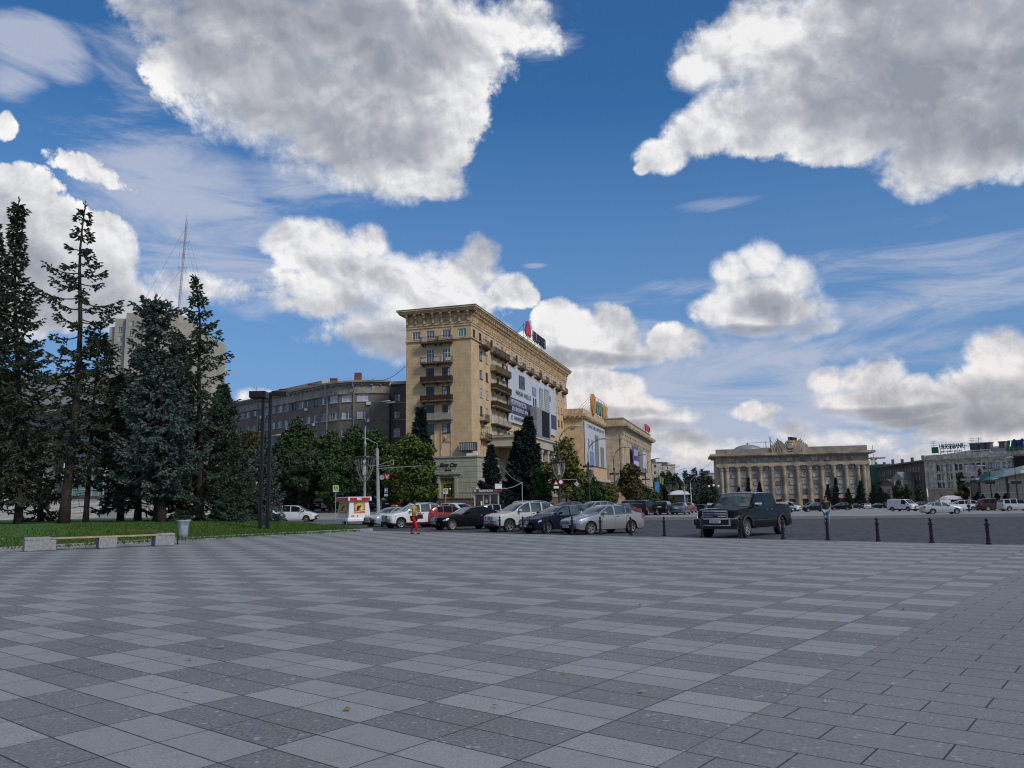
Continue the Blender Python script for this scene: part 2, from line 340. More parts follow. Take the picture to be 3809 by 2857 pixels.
# ------------------------------------------------------------------ the setting: ground, square, plaza, lawn
def grid_sheet(name,polyA,polyB,nu,zoff,m,kind='structure',zf=None,mats=None):
    """sheet between two polylines (lists of (x,y)), following the terrain"""
    def samp(P,t):
        L=[0]
        for a,b in zip(P,P[1:]): L.append(L[-1]+math.dist(a,b))
        s=t*L[-1]
        for i in range(len(P)-1):
            if s<=L[i+1]+1e-9: k=(s-L[i])/max(L[i+1]-L[i],1e-9); return (P[i][0]+(P[i+1][0]-P[i][0])*k,P[i][1]+(P[i+1][1]-P[i][1])*k)
        return P[-1]
    n,mv=nu; vs=[]; fs=[]; zf=zf or (lambda x,y:gz(x,y)+zoff)
    for i in range(n+1):
        a=samp(polyA,i/n); b=samp(polyB,i/n)
        for j in range(mv+1):
            k=j/mv; x,y=a[0]+(b[0]-a[0])*k,a[1]+(b[1]-a[1])*k; vs.append((x,y,zf(x,y)))
    fs=[(i*(mv+1)+j,(i+1)*(mv+1)+j,(i+1)*(mv+1)+j+1,i*(mv+1)+j+1) for i in range(n) for j in range(mv)]
    me=D.meshes.new(name); me.from_pydata(vs,[],fs); me.materials.append(M[m])
    bm=bmesh.new(); bm.from_mesh(me); bmesh.ops.recalc_face_normals(bm,faces=bm.faces)
    if sum(f.normal.z for f in bm.faces)<0: bmesh.ops.reverse_faces(bm,faces=bm.faces)
    bm.to_mesh(me); bm.free(); me.polygons.foreach_set('use_smooth',[True]*len(me.polygons))
    o=link(name,me); o['kind']=kind; return o
# base ground out to the horizon
xs=sorted(set([-3000,-1200,-600,-300,-200,-150,-120,-100]+list(range(-90,101,10))+[120,150,200,300,600,1200,3000]))
ys=sorted(set([-1500,-300,-100,0]+list(range(30,131,5))+[150,180,220,260,300,340,380,420,500,700,1200,3000,5000]))
mb=MB(); vs=[(x,y,gz(x,y)) for y in ys for x in xs]; nx=len(xs)
mb.add(vs,[(j*nx+i,j*nx+i+1,(j+1)*nx+i+1,(j+1)*nx+i) for j in range(len(ys)-1) for i in range(nx-1)])
g=mb.build('ground','asphalt',fix=False); g['kind']='structure'

# paving material: 2x2 slab checkerboard, dark border strip, running bond beyond
def paving():
    m=D.materials.new('paving'); m.use_nodes=True; T=NT(m.node_tree); T.n.clear(); M['paving']=m
    b=T.new('ShaderNodeBsdfPrincipled'); o=T.new('ShaderNodeOutputMaterial'); T.l.new(b.outputs[0],o.inputs[0])
    p=T.new('ShaderNodeTexCoord').outputs['Object']; ang=.6733; A=.7180; B=1.4178; ox,oy=-3.107,5.6536
    q=T.v('SUBTRACT',p,(ox,oy,0))
    i=T.m('DIVIDE',T.v('DOT_PRODUCT',q,(math.sin(ang),math.cos(ang),0)),A); j=T.m('DIVIDE',T.v('DOT_PRODUCT',q,(math.cos(ang),-math.sin(ang),0)),B)
    par=T.m('ABSOLUTE',T.m('MODULO',T.m('ADD',T.m('FLOOR',i),T.m('FLOOR',j)),2))   # 0 light
    bond=T.m('GREATER_THAN',j,2.5)
    dark=T.m('MAXIMUM',T.m('GREATER_THAN',par,.5),bond)
    # joints in slab units
    i2=T.m('MULTIPLY',i,2); row=T.m('FLOOR',i2)
    shift=T.m('MULTIPLY',T.m('MULTIPLY',T.m('ABSOLUTE',T.m('MODULO',row,2)),bond),.5)
    j2=T.m('ADD',T.m('MULTIPLY',j,2),T.m('ADD',shift,T.m('MULTIPLY',bond,.22))); colm=T.m('FLOOR',j2)
    def edge(x,w): fr=T.m('FRACT',x); return T.m('LESS_THAN',T.m('MINIMUM',fr,T.m('SUBTRACT',1,fr)),w)
    ji=edge(i2,.018); jj=edge(j2,.0085); 
    big=edge(i,.0085)
    joint=T.m('MAXIMUM',ji,jj)
    wn=T.new('ShaderNodeTexWhiteNoise',noise_dimensions='3D'); T.put(wn.inputs['Vector'],T.comb(row,colm,par)); rnd=wn.outputs['Value']
    fine=T.noise(p,55,4,.7); med=T.noise(p,7,5,.6); huge=T.noise(p,.18,4,.6)
    vo=T.new('ShaderNodeTexVoronoi'); T.put(vo.inputs['Vector'],p); vo.inputs['Scale'].default_value=13
    fl=T.m('MULTIPLY',T.m('LESS_THAN',vo.outputs['Distance'],.24),T.m('GREATER_THAN',T.noise(p,9,3,.6),.54))
    cl=T.mix(T.ss(fine,.25,.75),(.140,.149,.157),(.362,.378,.392)); cl=T.mix(T.m('MULTIPLY',rnd,.65),cl,(.185,.195,.205))
    cd=T.mix(T.ss(T.noise(p,38,5,.75),.3,.7),(.040,.043,.050),(.225,.230,.240)); cd=T.mix(T.m('MULTIPLY',rnd,.5),cd,(.150,.155,.165)); cd=T.mix(T.m('MULTIPLY',fl,.75),cd,(.34,.355,.36)); cd=T.mix(T.m('MULTIPLY',T.ss(T.noise(p,3.1,5,.7),.5,.75),.35),cd,(.19,.195,.205))
    cd=T.mix(T.m('MULTIPLY',bond,.28),cd,(.20,.207,.222)); c=T.mix(dark,cl,cd)
    c=T.mix(T.m('MULTIPLY',T.ss(med,.48,.75),.30),c,(.10,.102,.11)); c=T.mix(T.m('MULTIPLY',T.ss(huge,.35,.7),.22),c,(.30,.31,.335))
    c=T.mix(T.m('MULTIPLY',joint,.92),c,(.012,.013,.016))
    T.l.new(c,b.inputs['Base Color'])
    T.l.new(T.m('ADD',T.lin(fine,.2,.8,.55,.8),T.m('MULTIPLY',rnd,.08)),b.inputs['Roughness']); b.inputs['Specular IOR Level'].default_value=.45
    bn=T.new('ShaderNodeBump'); bn.inputs['Strength'].default_value=.35; bn.inputs['Distance'].default_value=.01
    T.put(bn.inputs['Height'],T.m('SUBTRACT',T.m('MULTIPLY',fine,.6),T.m('MULTIPLY',joint,1.2))); T.l.new(bn.outputs[0],b.inputs['Normal'])
paving()
def cobble():
    m=D.materials.new('cobbles'); m.use_nodes=True; T=NT(m.node_tree); T.n.clear(); M['cobbles']=m
    b=T.new('ShaderNodeBsdfPrincipled'); o=T.new('ShaderNodeOutputMaterial'); T.l.new(b.outputs[0],o.inputs[0])
    p=T.new('ShaderNodeTexCoord').outputs['Object']
    vo=T.new('ShaderNodeTexVoronoi',feature='DISTANCE_TO_EDGE'); T.put(vo.inputs['Vector'],p); vo.inputs['Scale'].default_value=5.0
    vc=T.new('ShaderNodeTexVoronoi'); T.put(vc.inputs['Vector'],p); vc.inputs['Scale'].default_value=5.0
    r=T.sep(vc.outputs['Color'])[0]
    c=T.mix(r,(.010,.012,.018),(.072,.075,.090)); c=T.mix(T.m('MULTIPLY',T.ss(T.noise(p,.5,5,.6),.45,.75),.35),c,(.075,.076,.084))
    c=T.mix(T.ss(vo.outputs['Distance'],.07,.0),c,(.015,.016,.019))
    T.l.new(c,b.inputs['Base Color']); b.inputs['Roughness'].default_value=.8
    bn=T.new('ShaderNodeBump'); bn.inputs['Strength'].default_value=.6; bn.inputs['Distance'].default_value=.03; T.put(bn.inputs['Height'],T.m('MINIMUM',vo.outputs['Distance'],.2)); T.l.new(bn.outputs[0],b.inputs['Normal'])
cobble()
def grassmat():
    m=D.materials.new('grass'); m.use_nodes=True; T=NT(m.node_tree); T.n.clear(); M['grass']=m
    b=T.new('ShaderNodeBsdfPrincipled'); o=T.new('ShaderNodeOutputMaterial'); T.l.new(b.outputs[0],o.inputs[0])
    p=T.new('ShaderNodeTexCoord').outputs['Object']
    n1=T.noise(p,.35,4,.6); n2=T.noise(p,9,5,.7)
    c=T.mix(T.ss(n2,.3,.7),(.010,.045,.004),(.070,.160,.014)); c=T.mix(T.m('MULTIPLY',T.ss(n1,.52,.74),.5),c,(.15,.14,.025))
    T.l.new(c,b.inputs['Base Color']); b.inputs['Roughness'].default_value=.9
    bn=T.new('ShaderNodeBump'); bn.inputs['Strength'].default_value=.9; bn.inputs['Distance'].default_value=.06; T.put(bn.inputs['Height'],T.noise(p,26,4,.7)); T.l.new(bn.outputs[0],b.inputs['Normal'])
grassmat()
# plaza outline
k0=G(-60,2055,0); k1=G(900,2000,0); tip=G(1388,1975,0); eR=G(3809,2028,0); eM=G(2400,1996,0)
dirb=(Vector((eR.x,eR.y))-Vector((tip.x,tip.y))).normalized(); far_r=Vector((tip.x,tip.y))+dirb*75
dk=(Vector((k0.x,k0.y))-Vector((tip.x,tip.y))).normalized(); far_l=Vector((tip.x,tip.y))+dk*90
A_=[tuple(far_l),(k0.x,k0.y),(k1.x,k1.y),(tip.x,tip.y),tuple(far_r)]
mb=MB(); B_=[(-90,-25),(90,-25)]
poly=[(p[0],p[1]) for p in A_]+[(90,-25),(-90,-25)]
mb.face([(x,y,0) for x,y in poly]); pl=mb.build('plaza','paving'); 
if pl.data.polygons[0].normal.z<0: pl.data.flip_normals()
pl['kind']='structure'
# kerb of the plaza along the square
mb=MB(); t2=Vector((tip.x,tip.y)); nrm=Vector((-dirb.y,dirb.x)); nrm=nrm if nrm.y>0 else -nrm
s=0
while s<74.5:
    a=t2+dirb*(s+.006); b=t2+dirb*(s+.994)
    mb.obox((a.x,a.y,-.3),Vector((b.x-a.x,b.y-a.y,0)),Vector((nrm.x*.22,nrm.y*.22,0)),Vector((0,0,.304))); s+=1.0
mb.build('plaza_kerb','granite_dark')['kind']='structure'
# cobbled square behind it
a=t2-dirb*2; b_=t2+dirb*74; f1=G(1500,1940); 
cob=grid_sheet('cobbled_square',[(a.x,a.y),(b_.x,b_.y)],[(-16,68),(110,74)],(30,8),.02,'cobbles')
road=grid_sheet('road',[(-95,88.5),(-40,88.5),(-16,68.2),(110,74.2)],[(-95,96),(-40,96),(-14,84),(130,100)],(40,3),.03,'asphalt')
apron=grid_sheet('pale_square',[(-13.8,84.2),(130,100.2)],[(-12,420),(330,420)],(24,30),.025,'pale_asphalt')
side=grid_sheet('pavement',[(-60,95.5),(-14.2,93)],[(-60,121),(-14.2,121)],(12,8),.05,'pale_asphalt')
mb=MB()
for i in range(46):
    x=-60+i; y=95.5-(i/46)*2.5; mb.box(x+.01,x+.99,y-.3,y,gz(x,y)-.1,gz(x,y)+.14)
mb.build('kerb','granite')['kind']='structure'
# lawn: a low mound behind a granite kerb
lp=[tuple(far_l),(k0.x,k0.y),(k1.x,k1.y),(tip.x,tip.y)]
lb=[(-130,86),(-70,86),(-23.5,80),(-15.8,67),(tip.x+.15,tip.y+.25)]
def lz(x,y):
    # height by distance from the front kerb and from the back edge
    def dseg(P):
        m=1e9
        for a,b in zip(P,P[1:]):
            ax,ay=a; bx,by=b; dx,dy=bx-ax,by-ay; t=max(0,min(1,((x-ax)*dx+(y-ay)*dy)/(dx*dx+dy*dy))); m=min(m,math.hypot(x-ax-t*dx,y-ay-t*dy))
        return m
    d1=dseg(lp); d2=dseg(lb); h=.62*min(1,d1/13)**.8*min(1,d2/9)
    return .06+h+(-.2*(1-min(1,d2/2)) if d2<2 else 0)+.02*math.sin(x*1.3)*math.sin(y*.9)
LZ=lz
lawn=grid_sheet('lawn',[tuple(far_l)]+lp[1:],lb,(110,60),0,'grass',kind='structure',zf=lz)
mb=MB()
for P,w in((lp,.16),):
    for a,b in zip(P,P[1:]):
        a=Vector(a); b=Vector(b); L=(b-a).length; d=(b-a)/L; n=Vector((-d.y,d.x)); n=n if n.y>0 else -n; k=int(L)
        for i in range(k):
            p=a+d*(L*i/k+.006); q=a+d*(L*(i+1)/k-.006)
            mb.obox((p.x,p.y,-.05),Vector((q.x-p.x,q.y-p.y,0)),Vector((n.x*w,n.y*w,0)),Vector((0,0,.20)))
mb.build('lawn_kerb','granite')['kind']='structure'
# grass blades near the kerb, one mass
rng=np.random.default_rng(3)
def blades(n):
    vs=[];c=0; P=[]
    while len(P)<n:
        t=rng.random(); a=Vector(lp[1]).lerp(Vector(lp[3]),t**.8*1.0) if rng.random()<.8 else Vector(lp[0]).lerp(Vector(lp[1]),.6+.4*t)
        off=rng.random()**1.4*16+.2; x=a.x+rng.normal()*.6-off*.35; y=a.y+off
        P.append((x,y))
    for x,y in P:
        if x>tip.x-.4: continue
        z=lz(x,y)-.01; h=.05+rng.random()*.08; a=rng.random()*PI; w=.02+rng.random()*.03; dx,dy=math.cos(a)*w,math.sin(a)*w; lx,ly=rng.normal(size=2)*.03
        vs+=[(x-dx,y-dy,z),(x+dx,y+dy,z),(x+lx,y+ly,z+h)]
    me=D.meshes.new('grass'); me.from_pydata(vs,[],[(3*i,3*i+1,3*i+2) for i in range(len(vs)//3)]); me.materials.append(M['grass']); o=link('grass',me); setp(o,'short green grass covering the low mound of the lawn','grass',kind='stuff')
blades(30000)
# fallen leaves
mat('fallen_leaf',(.42,.32,.07),.8,var=.3,scale=2)
vs=[];fs=[]
for k in range(150):
    if k<120: t=random.random(); a=Vector(lp[1]).lerp(Vector(lp[2]),t); x=a.x+random.uniform(-3,1); y=a.y+random.uniform(.5,12); z=lz(x,y)+.06
    else: q=G(random.uniform(0,3800),random.uniform(2030,2700),0); x,y,z=q.x,q.y,.012
    if k in(120,121): q=G(*((380,2477),(1000,2490))[k-120],0); x,y,z=q.x,q.y,.012
    a=random.random()*6; r=random.uniform(.03,.06) if k<120 else random.uniform(.02,.04); n=len(vs)
    for i in range(5): vs.append((x+math.cos(a+i*1.257)*r*random.uniform(.6,1),y+math.sin(a+i*1.257)*r*random.uniform(.6,1),z+random.uniform(0,.02)))
    fs.append(tuple(range(n,n+5)))
me=D.meshes.new('fallen_leaves'); me.from_pydata(vs,[],fs); me.materials.append(M['fallen_leaf']); setp(link('fallen_leaves',me),'yellow fallen leaves scattered over the lawn and paving','leaves',kind='stuff')
# ------------------------------------------------------------------ buildings
mat('hotel_render',(.57,.415,.245),.85,var=.08,scale=.6,bump=.4,bscale=6,streak=.28)
mat('hotel_trim',(.60,.445,.27),.85,var=.2,scale=1,bump=.3,streak=.45)
mat('hotel_pink',(.62,.46,.33),.85,var=.06)
mat('roof_metal',(.12,.11,.105),.6,var=.15,scale=.6)
mat('balcony_slab',(.16,.115,.08),.9,var=.25,scale=1.2,streak=.5)
mat('rust_iron',(.055,.028,.02),.8,var=.25,scale=3)
mat('balcony_cream',(.34,.29,.20),.8,var=.12,scale=1,streak=.4)
mat('annex_render',(.33,.345,.265),.8,var=.08,scale=.6,streak=.2)
mat('annex_gold',(.34,.27,.11),.6,var=.1)
mat('banner_white',(.50,.52,.58),.55,var=.03,scale=.3)
mat('banner_navy',(.045,.06,.11),.55,var=.03)
mat('banner_grey',(.20,.21,.22),.55,var=.1)
mat('banner_blue',(.16,.26,.42),.55,var=.1)
mat('banner_orange',(.60,.16,.09),.55,var=0)
mat('banner_purple',(.12,.07,.26),.55,var=.05)
mat('banner_green',(.15,.32,.06),.55,var=.05)
mat('screen_black',(.012,.010,.012),.6,var=0,spec=.15)
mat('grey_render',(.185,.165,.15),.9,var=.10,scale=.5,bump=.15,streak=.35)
mat('grey_render_shaded',(.105,.095,.095),.9,var=.12,scale=.5,streak=.3)  # same grey render, with the recessed wing's shade put into the colour
mat('grey_trim',(.32,.30,.27),.9,var=.15,scale=.8,streak=.45)
mat('stone_old',(.46,.38,.27),.9,var=.16,scale=.45,bump=.25,streak=.45)
mat('stone_red',(.20,.085,.065),.85,var=.15)
mat('orange_letters',(.46,.19,.03),.45,var=0)
mat('yellow_letters',(.44,.29,.04),.45,var=0)
mat('teal_letters',(.10,.20,.20),.45,var=0)
mat('reg_stone',(.36,.305,.235),.9,var=.22,scale=.22,bump=.2,streak=.45)
mat('reg_dark',(.28,.25,.21),.9,var=.15,scale=.4,streak=.4)
mat('dark_red_door',(.06,.018,.016),.7,var=.1)
mat('beige_wall',(.46,.42,.35),.9,var=.12,scale=.3,streak=.3)
mat('cream_concrete',(.43,.40,.34),.9,var=.12,scale=.12,streak=.45)
mat('green_net',(.045,.15,.10),.9,var=.2,scale=.3)
mat('pale_green_wall',(.27,.33,.27),.9,var=.12,scale=.2)
mat('brown_brick',(.13,.095,.085),.9,var=.15,scale=.8,streak=.2)
mat('ukr_stone',(.56,.54,.45),.9,var=.22,scale=.7,bump=.2,streak=.4)
mat('ukr_pink',(.45,.33,.28),.9,var=.15,scale=.5)
mat('teal_roof',(.04,.19,.22),.5,var=.15,scale=.8)
mat('teal_wall',(.44,.38,.33),.9,var=.15,scale=.5)
mat('step_stone',(.44,.43,.42),.9,var=.22,scale=.5,bump=.15)
mat('opera_concrete',(.22,.225,.235),.85,var=.10,scale=.15,streak=.2)
mat('opera_dark',(.05,.052,.06),.8,var=.1)
class FR:
    def __init__(s,o,ex,en=None):
        s.o=Vector(o); s.ex=Vector(ex).normalized(); s.en=Vector(en).normalized() if en else Vector((s.ex.y,-s.ex.x,0)); s.rz=math.atan2(s.en.x,-s.en.y)
    def p(s,a,z,out=0): return s.o+s.ex*a+s.en*out+Vector((0,0,z))
    def box(s,mb,a0,a1,z0,z1,o0,o1,mi=0): mb.obox(s.p(a0,z0,o0),s.ex*(a1-a0),s.en*(o1-o0),Vector((0,0,z1-z0)),mi)
def wall_holes(mb,fr,s0,s1,z0,z1,holes,depth=.25,out=0,mi=0):
    S=sorted(set([s0,s1]+[h[0] for h in holes]+[h[1] for h in holes])); Z=sorted(set([z0,z1]+[h[2] for h in holes]+[h[3] for h in holes]))
    S=[x for x in S if s0<=x<=s1]; Z=[x for x in Z if z0<=x<=z1]
    flip=fr.ex.cross(Vector((0,0,1))).dot(fr.en)<0
    def q(P): mb.face(P[::-1] if flip else P,mi)
    for i in range(len(S)-1):
        run=None
        for k in range(len(Z)-1):
            a,b,c,d=S[i],S[i+1],Z[k],Z[k+1]
            if any(h[0]<=a+1e-6 and h[1]>=b-1e-6 and h[2]<=c+1e-6 and h[3]>=d-1e-6 for h in holes): continue
            q([fr.p(a,c,out),fr.p(b,c,out),fr.p(b,d,out),fr.p(a,d,out)])
    for a,b,c,d in holes:
        e=out-depth
        q([fr.p(a,c,out),fr.p(a,c,e),fr.p(a,d,e),fr.p(a,d,out)][::-1]); q([fr.p(b,c,out),fr.p(b,d,out),fr.p(b,d,e),fr.p(b,c,e)][::-1])
        q([fr.p(a,c,out),fr.p(b,c,out),fr.p(b,c,e),fr.p(a,c,e)][::-1]); q([fr.p(a,d,out),fr.p(a,d,e),fr.p(b,d,e),fr.p(b,d,out)][::-1])
WIN={}
def win_mesh(w,h,n,cross,fm,t=.07):
    k=('f',round(w,2),round(h,2),n,cross,fm)
    if k not in WIN:
        mb=MB(); d0,d1=-.04,.05
        mb.box(-w/2,-w/2+t,d0,d1,0,h); mb.box(w/2-t,w/2,d0,d1,0,h); mb.box(-w/2+t,w/2-t,d0,d1,0,t); mb.box(-w/2+t,w/2-t,d0,d1,h-t,h)
        for i in range(1,n): x=-w/2+w*i/n; mb.box(x-t/2,x+t/2,d0+.005,d1-.005,t,h-t)
        if cross: mb.box(-w/2+t,w/2-t,d0+.01,d1-.01,h*cross-t/2,h*cross+t/2)
        mb.box(-w/2-.05,w/2+.05,-.30,-.045,-.06,-.005)
        WIN[k]=mb.mesh('window',fm)
    return WIN[k]
def pane_mesh(w,h,pm,seed):
    k=('p',round(w,2),round(h,2),pm,seed)
    if k not in WIN:
        mb=MB(); mb.box(-w/2+.06,w/2-.06,.0,.03,.06,h-.06)
        if seed:   # drawn curtain behind part of the glass, shown as a lighter leaf
            a,b=[(0,.5),(.35,1),(0,.28),(.68,1)][seed-1]; W=w-.16; mb.box(-w/2+.08+W*a,-w/2+.08+W*b,-.004,-.001,.10,h-.10,1)
        WIN[k]=mb.mesh('pane',[pm,'pane_curtain'])
    return WIN[k]
rw=random.Random(5)
def window(root,fr,s,z,w,h,n=2,cross=.68,fm='frame_white',pm='pane_mid',out=-.12,curtain=.4,name='window'):
    o=link(name,win_mesh(w,h,n,cross,fm),root,fr.p(s,z,out),fr.rz)
    link('pane',pane_mesh(w,h,pm,rw.choice([1,2,3,4]) if rw.random()<curtain else 0),o,(0,0,0))
    return o
def balcony(root,fr,a0,a1,z,dep=1.1,rail='rust_iron',solid=None,slab='balcony_slab',hh=1.0,brk=2):
    mb=MB(); fr.box(mb,a0,a1,z-.16,z,0.002,dep); fr.box(mb,a0+.06,a1-.06,z-.27,z-.161,.002,dep-.07)
    for i in range(brk):
        c=a0+.35+(a1-a0-.7)*(i/(brk-1) if brk>1 else .5); fr.box(mb,c-.12,c+.12,z-.62,z-.271,.002,dep*.5); fr.box(mb,c-.1,c+.1,z-.45,z-.272,dep*.5+.001,dep*.8)
    b=mb.build('balcony',slab,root)
    mb=MB()
    if solid: 
        fr.box(mb,a0+.03,a1-.03,z+.08,z+hh-.1,dep-.10,dep-.05,1); fr.box(mb,a0+.03,a0+.08,z+.08,z+hh-.1,.05,dep-.11,1); fr.box(mb,a1-.08,a1-.03,z+.08,z+hh-.1,.05,dep-.11,1)
    k=max(2,int((a1-a0)/.16))
    fr.box(mb,a0+.01,a1-.01,z+hh-.05,z+hh,dep-.06,dep-.01); fr.box(mb,a0+.01,a0+.06,z+hh-.05,z+hh,.02,dep-.065); fr.box(mb,a1-.06,a1-.01,z+hh-.05,z+hh,.02,dep-.065)
    fr.box(mb,a0+.01,a1-.01,z+.05,z+.08,dep-.05,dep-.02)
    for i in range(k+1):
        c=a0+.03+(a1-a0-.06)*i/k; w=.011 if i%6 else .025; fr.box(mb,c-w,c+w,z+.001,z+hh-.051,dep-.045,dep-.022)
    for e in(a0+.03,a1-.03):
        for i in range(1,6): fr.box(mb,e-.011,e+.011,z+.001,z+hh-.051,dep*i/6-.011,dep*i/6+.011)
    mb.build('railing',[rail,solid or rail],b); return b
ACM=None
def aircon(root,fr,s,z,out=.05):
    global ACM
    if not ACM:
        mb=MB(); mb.box(-.42,.42,-.32,0,0,.62,0,.03); mb.lathe([(.26,0),(.26,.012),(.2,.02),(0,.02)],18,(-.1,-.322,.31),'y',1)
        for x in(-.3,.3): mb.box(x-.02,x+.02,-.3,.02,-.05,-.002,1)
        for v,i in zip(mb.v,range(len(mb.v))): pass
        ACM=mb.mesh('air_conditioner',['white_paint','black_plastic'])
    return link('air_conditioner',ACM,root,fr.p(s,z,out),fr.rz)
def banner(root,fr,s0,s1,z0,z1,out,m,name='banner'):
    mb=MB(); fr.box(mb,s0,s1,z0,z1,out,out+.12); return mb.build(name,m,root)
mat('pane_sky',(.36,.42,.48),.2,var=.3,scale=.7)  # reflected sky painted into the pane as a pale blue base colour
# ---- hotel ---------------------------------------------------------------
HA=R(16.3); hz=PI/2-HA; HO=(-7.03,138,0)
hotel=empty('hotel',HO,hz,'tall ochre apartment hotel with stacked balconies and huge white real estate banner','building')
FL=FR((0,0,0),(0,1,0),(-1,0,0)); FT=FR((0,0,0),(1,0,0),(0,-1,0))
HLn,HRn=12.25,76.0
rows=[26.9,23.5,20.2,16.95,13.6]
holes=[]; wl=[]
for s in(1.65,4.6,7.6,10.3): wl.append((s,30.38,1.5,1.45,'t'))
for i,z in enumerate(rows):
    for s in(4.65,7.65): wl.append((s,z-(.9 if i<4 else 0),1.5,1.6+(.9 if i<4 else 0),'d' if i<4 else 'w'))
for s,z,w,h,k in wl: holes.append((s-w/2,s+w/2,z,z+h))
mb=MB(); wall_holes(mb,FL,0,HLn,0,33.0,holes)
wr=[]
for i in range(22): wr.append((1.65+3.4*i,30.38,1.5,1.45,'t'))
for j,z in enumerate(rows):
    for i in range(1,22):
        s=1.85+3.4*i; 
        if 21<s<61.5 and j<4: continue
        wr.append((s,z-(.9 if 3<=i<=5 and j<4 else 0),1.5,1.6+(.9 if 3<=i<=5 and j<4 else 0),'d' if 3<=i<=5 else 'w'))
for s,z,w,h,k in wr: pass
wall_holes(mb,FT,0,HRn,0,33.0,[(s-w/2,s+w/2,z,z+h) for s,z,w,h,k in wr])
# back and far sides, roof
mb.face([(0,HLn,0),(HRn,HLn,0),(HRn,HLn,33),(0,HLn,33)]); mb.face([(HRn,0,0),(HRn,HLn,0),(HRn,HLn,33),(HRn,0,33)])
mb.build('wall','hotel_render',hotel)
# block courses: shallow grooves stand as thin proud lines
mb=MB()
for z in [13.1+.62*i for i in range(27)]:
    if any(abs(z-k)<.2 for k in(30.2,)): continue
    for a,b in((-.0,.0),): pass
    segsL=[(.05,3.2),(9.3,12.2)] if z>13.5 else [(.05,3.2)]
    for a,b in segsL: FL.box(mb,a,b,z,z+.022,.001,.012)
mb.build('block_course','hotel_trim',hotel)
mb=MB()
for z in [13.1+.62*i for i in range(27)]: FT.box(mb,.05,3.6,z,z+.022,.001,.012)
mb.build('block_course','hotel_trim',hotel)
for fr,L,W in((FL,HLn,wl),(FT,HRn,wr)):
    for s,z,w,h,k in W:
        dark=(k=='d' and fr is FL and 16<z<24) or (fr is FT and rw.random()<.25)
        window(hotel,fr,s,z,w,h,3 if k!='w' or fr is FL else 2,None if k=='t' else .7,'frame_dark' if dark or (k=='w' and fr is FL) else 'frame_white','pane_dark' if dark else('pane_blue' if (k=='w' and fr is FL) else('pane_teal' if s<1.7 and k=='t' else 'pane_mid')),curtain=.55)
# ledge, pilasters of the top storey, architrave, frieze brackets, cornice
mb=MB()
for fr,L in((FL,HLn),(FT,HRn)):
    o=0 if fr is FT else 0
    fr.box(mb,-.22 if fr is FT else 0,L+.1,30.0,30.22,.002,.22)
    fr.box(mb,-.12 if fr is FT else 0,L,32.35,32.75,.003,.12); fr.box(mb,-.22 if fr is FT else 0,L,32.76,33.0,.003,.22)
    n=int(L/3.4)+1
    for i in range(n+1):
        for c in((-.05,.62) if 1 else ()):
            s=3.3*0+3.4*i+c+(.0); 
            if 0<s<L-.4 and not any(abs(s+.15-w[0])<.95 for w in(wl if fr is FL else wr) if w[4]=='t'): fr.box(mb,s,s+.34,30.24,32.34,.002,.10)
mb.build('ledge','hotel_trim',hotel)
mb=MB()
# frieze (set back wall band) and cove
for fr,L in((FL,HLn),(FT,HRn)):
    a=-.1 if fr is FT else 0
    fr.box(mb,a,L,33.0,34.9,-.3,.10)
    sp=1.58 if fr is FL else 1.14; n=int(L/sp)
    for i in range(n+1):
        c=.35+(L-.7)*i/n
        for (z0,z1,o1,w) in((33.12,33.5,.42,.17),(33.5,34.1,.36,.14),(34.1,34.55,.70,.17),(34.55,34.9,1.0,.20)): fr.box(mb,c-w,c+w,z0,z1,.101,o1)
        if i<n: 
            m_=c+(L-.7)/n/2; q=fr.p(m_,33.9,.10); fr.box(mb,m_-.34,m_+.34,33.45,34.3,.101,.145); fr.box(mb,m_-.16,m_+.16,33.6,34.12,.146,.20)
mb.build('frieze','hotel_trim',hotel)
mb=MB()
for z0,z1,e in((34.905,35.1,1.0),(35.1,35.35,1.15),(35.35,35.62,1.35)):
    mb.box(-e,HRn+e,-e,HLn+e,z0,z1)
mb.build('cornice','hotel_trim',hotel)
mb=MB(); mb.box(-1.42,HRn+1.42,-1.42,HLn+1.42,35.62,35.70); mb.box(3,HRn-3,3,HLn-3,35.70,36.1)
for x in(5.,22,40,60): mb.box(x,x+1.1,5,6.2,36.1,37.0)
mb.tube([(6,1,35.7),(6,1,37.2)],.03,5); mb.tube([(5.2,1,36.9),(6.9,1,37.0)],.03,5); mb.tube([(5.4,.6,37.15),(6.6,1.4,37.15)],.02,5)
mb.build('roof','roof_metal',hotel)
for a0,a1,z in((6.2,9.2,29.6),(3.3,6.0,29.6)): balcony(hotel,FL,a0,a1,z)
for i,z in enumerate((26.9,23.5,20.2,16.95)): balcony(hotel,FL,3.35,9.15,z-.95,rail='rust_iron' if i<3 else 'pale_steel',solid='rust_iron' if i in(1,2) else('balcony_cream' if i==3 else None),slab='balcony_slab' if i<3 else 'grey_trim',brk=3)
for s,z in((8.6,26.1),(6.2,26.1),(4.0,26.1),(8.4,29.7),(3.9,16.1)): aircon(hotel,FL,s,z,.72)
balcony(hotel,FT,4.2,8.0,29.5,dep=1.2)
balcony(hotel,FT,4.2,8.4,12.7+3.35-3.3,dep=1.0)
for a in(10.8,14.2,17.6): balcony(hotel,FT,a,a+3.1,29.4,dep=1.0,solid='balcony_cream')
for j,z in enumerate((26.9,23.5,20.2)): balcony(hotel,FT,10.8,20.8,z-.95,dep=1.2,solid='balcony_cream' if j==0 else 'rust_iron',brk=4)
balcony(hotel,FT,10.8,20.8,16.0,dep=1.1,rail='pale_steel',brk=4); balcony(hotel,FT,10.8,20.8,12.7,dep=1.1,solid='balcony_cream',brk=4)
balcony(hotel,FT,4.2,7.0,16.0,dep=1.1)
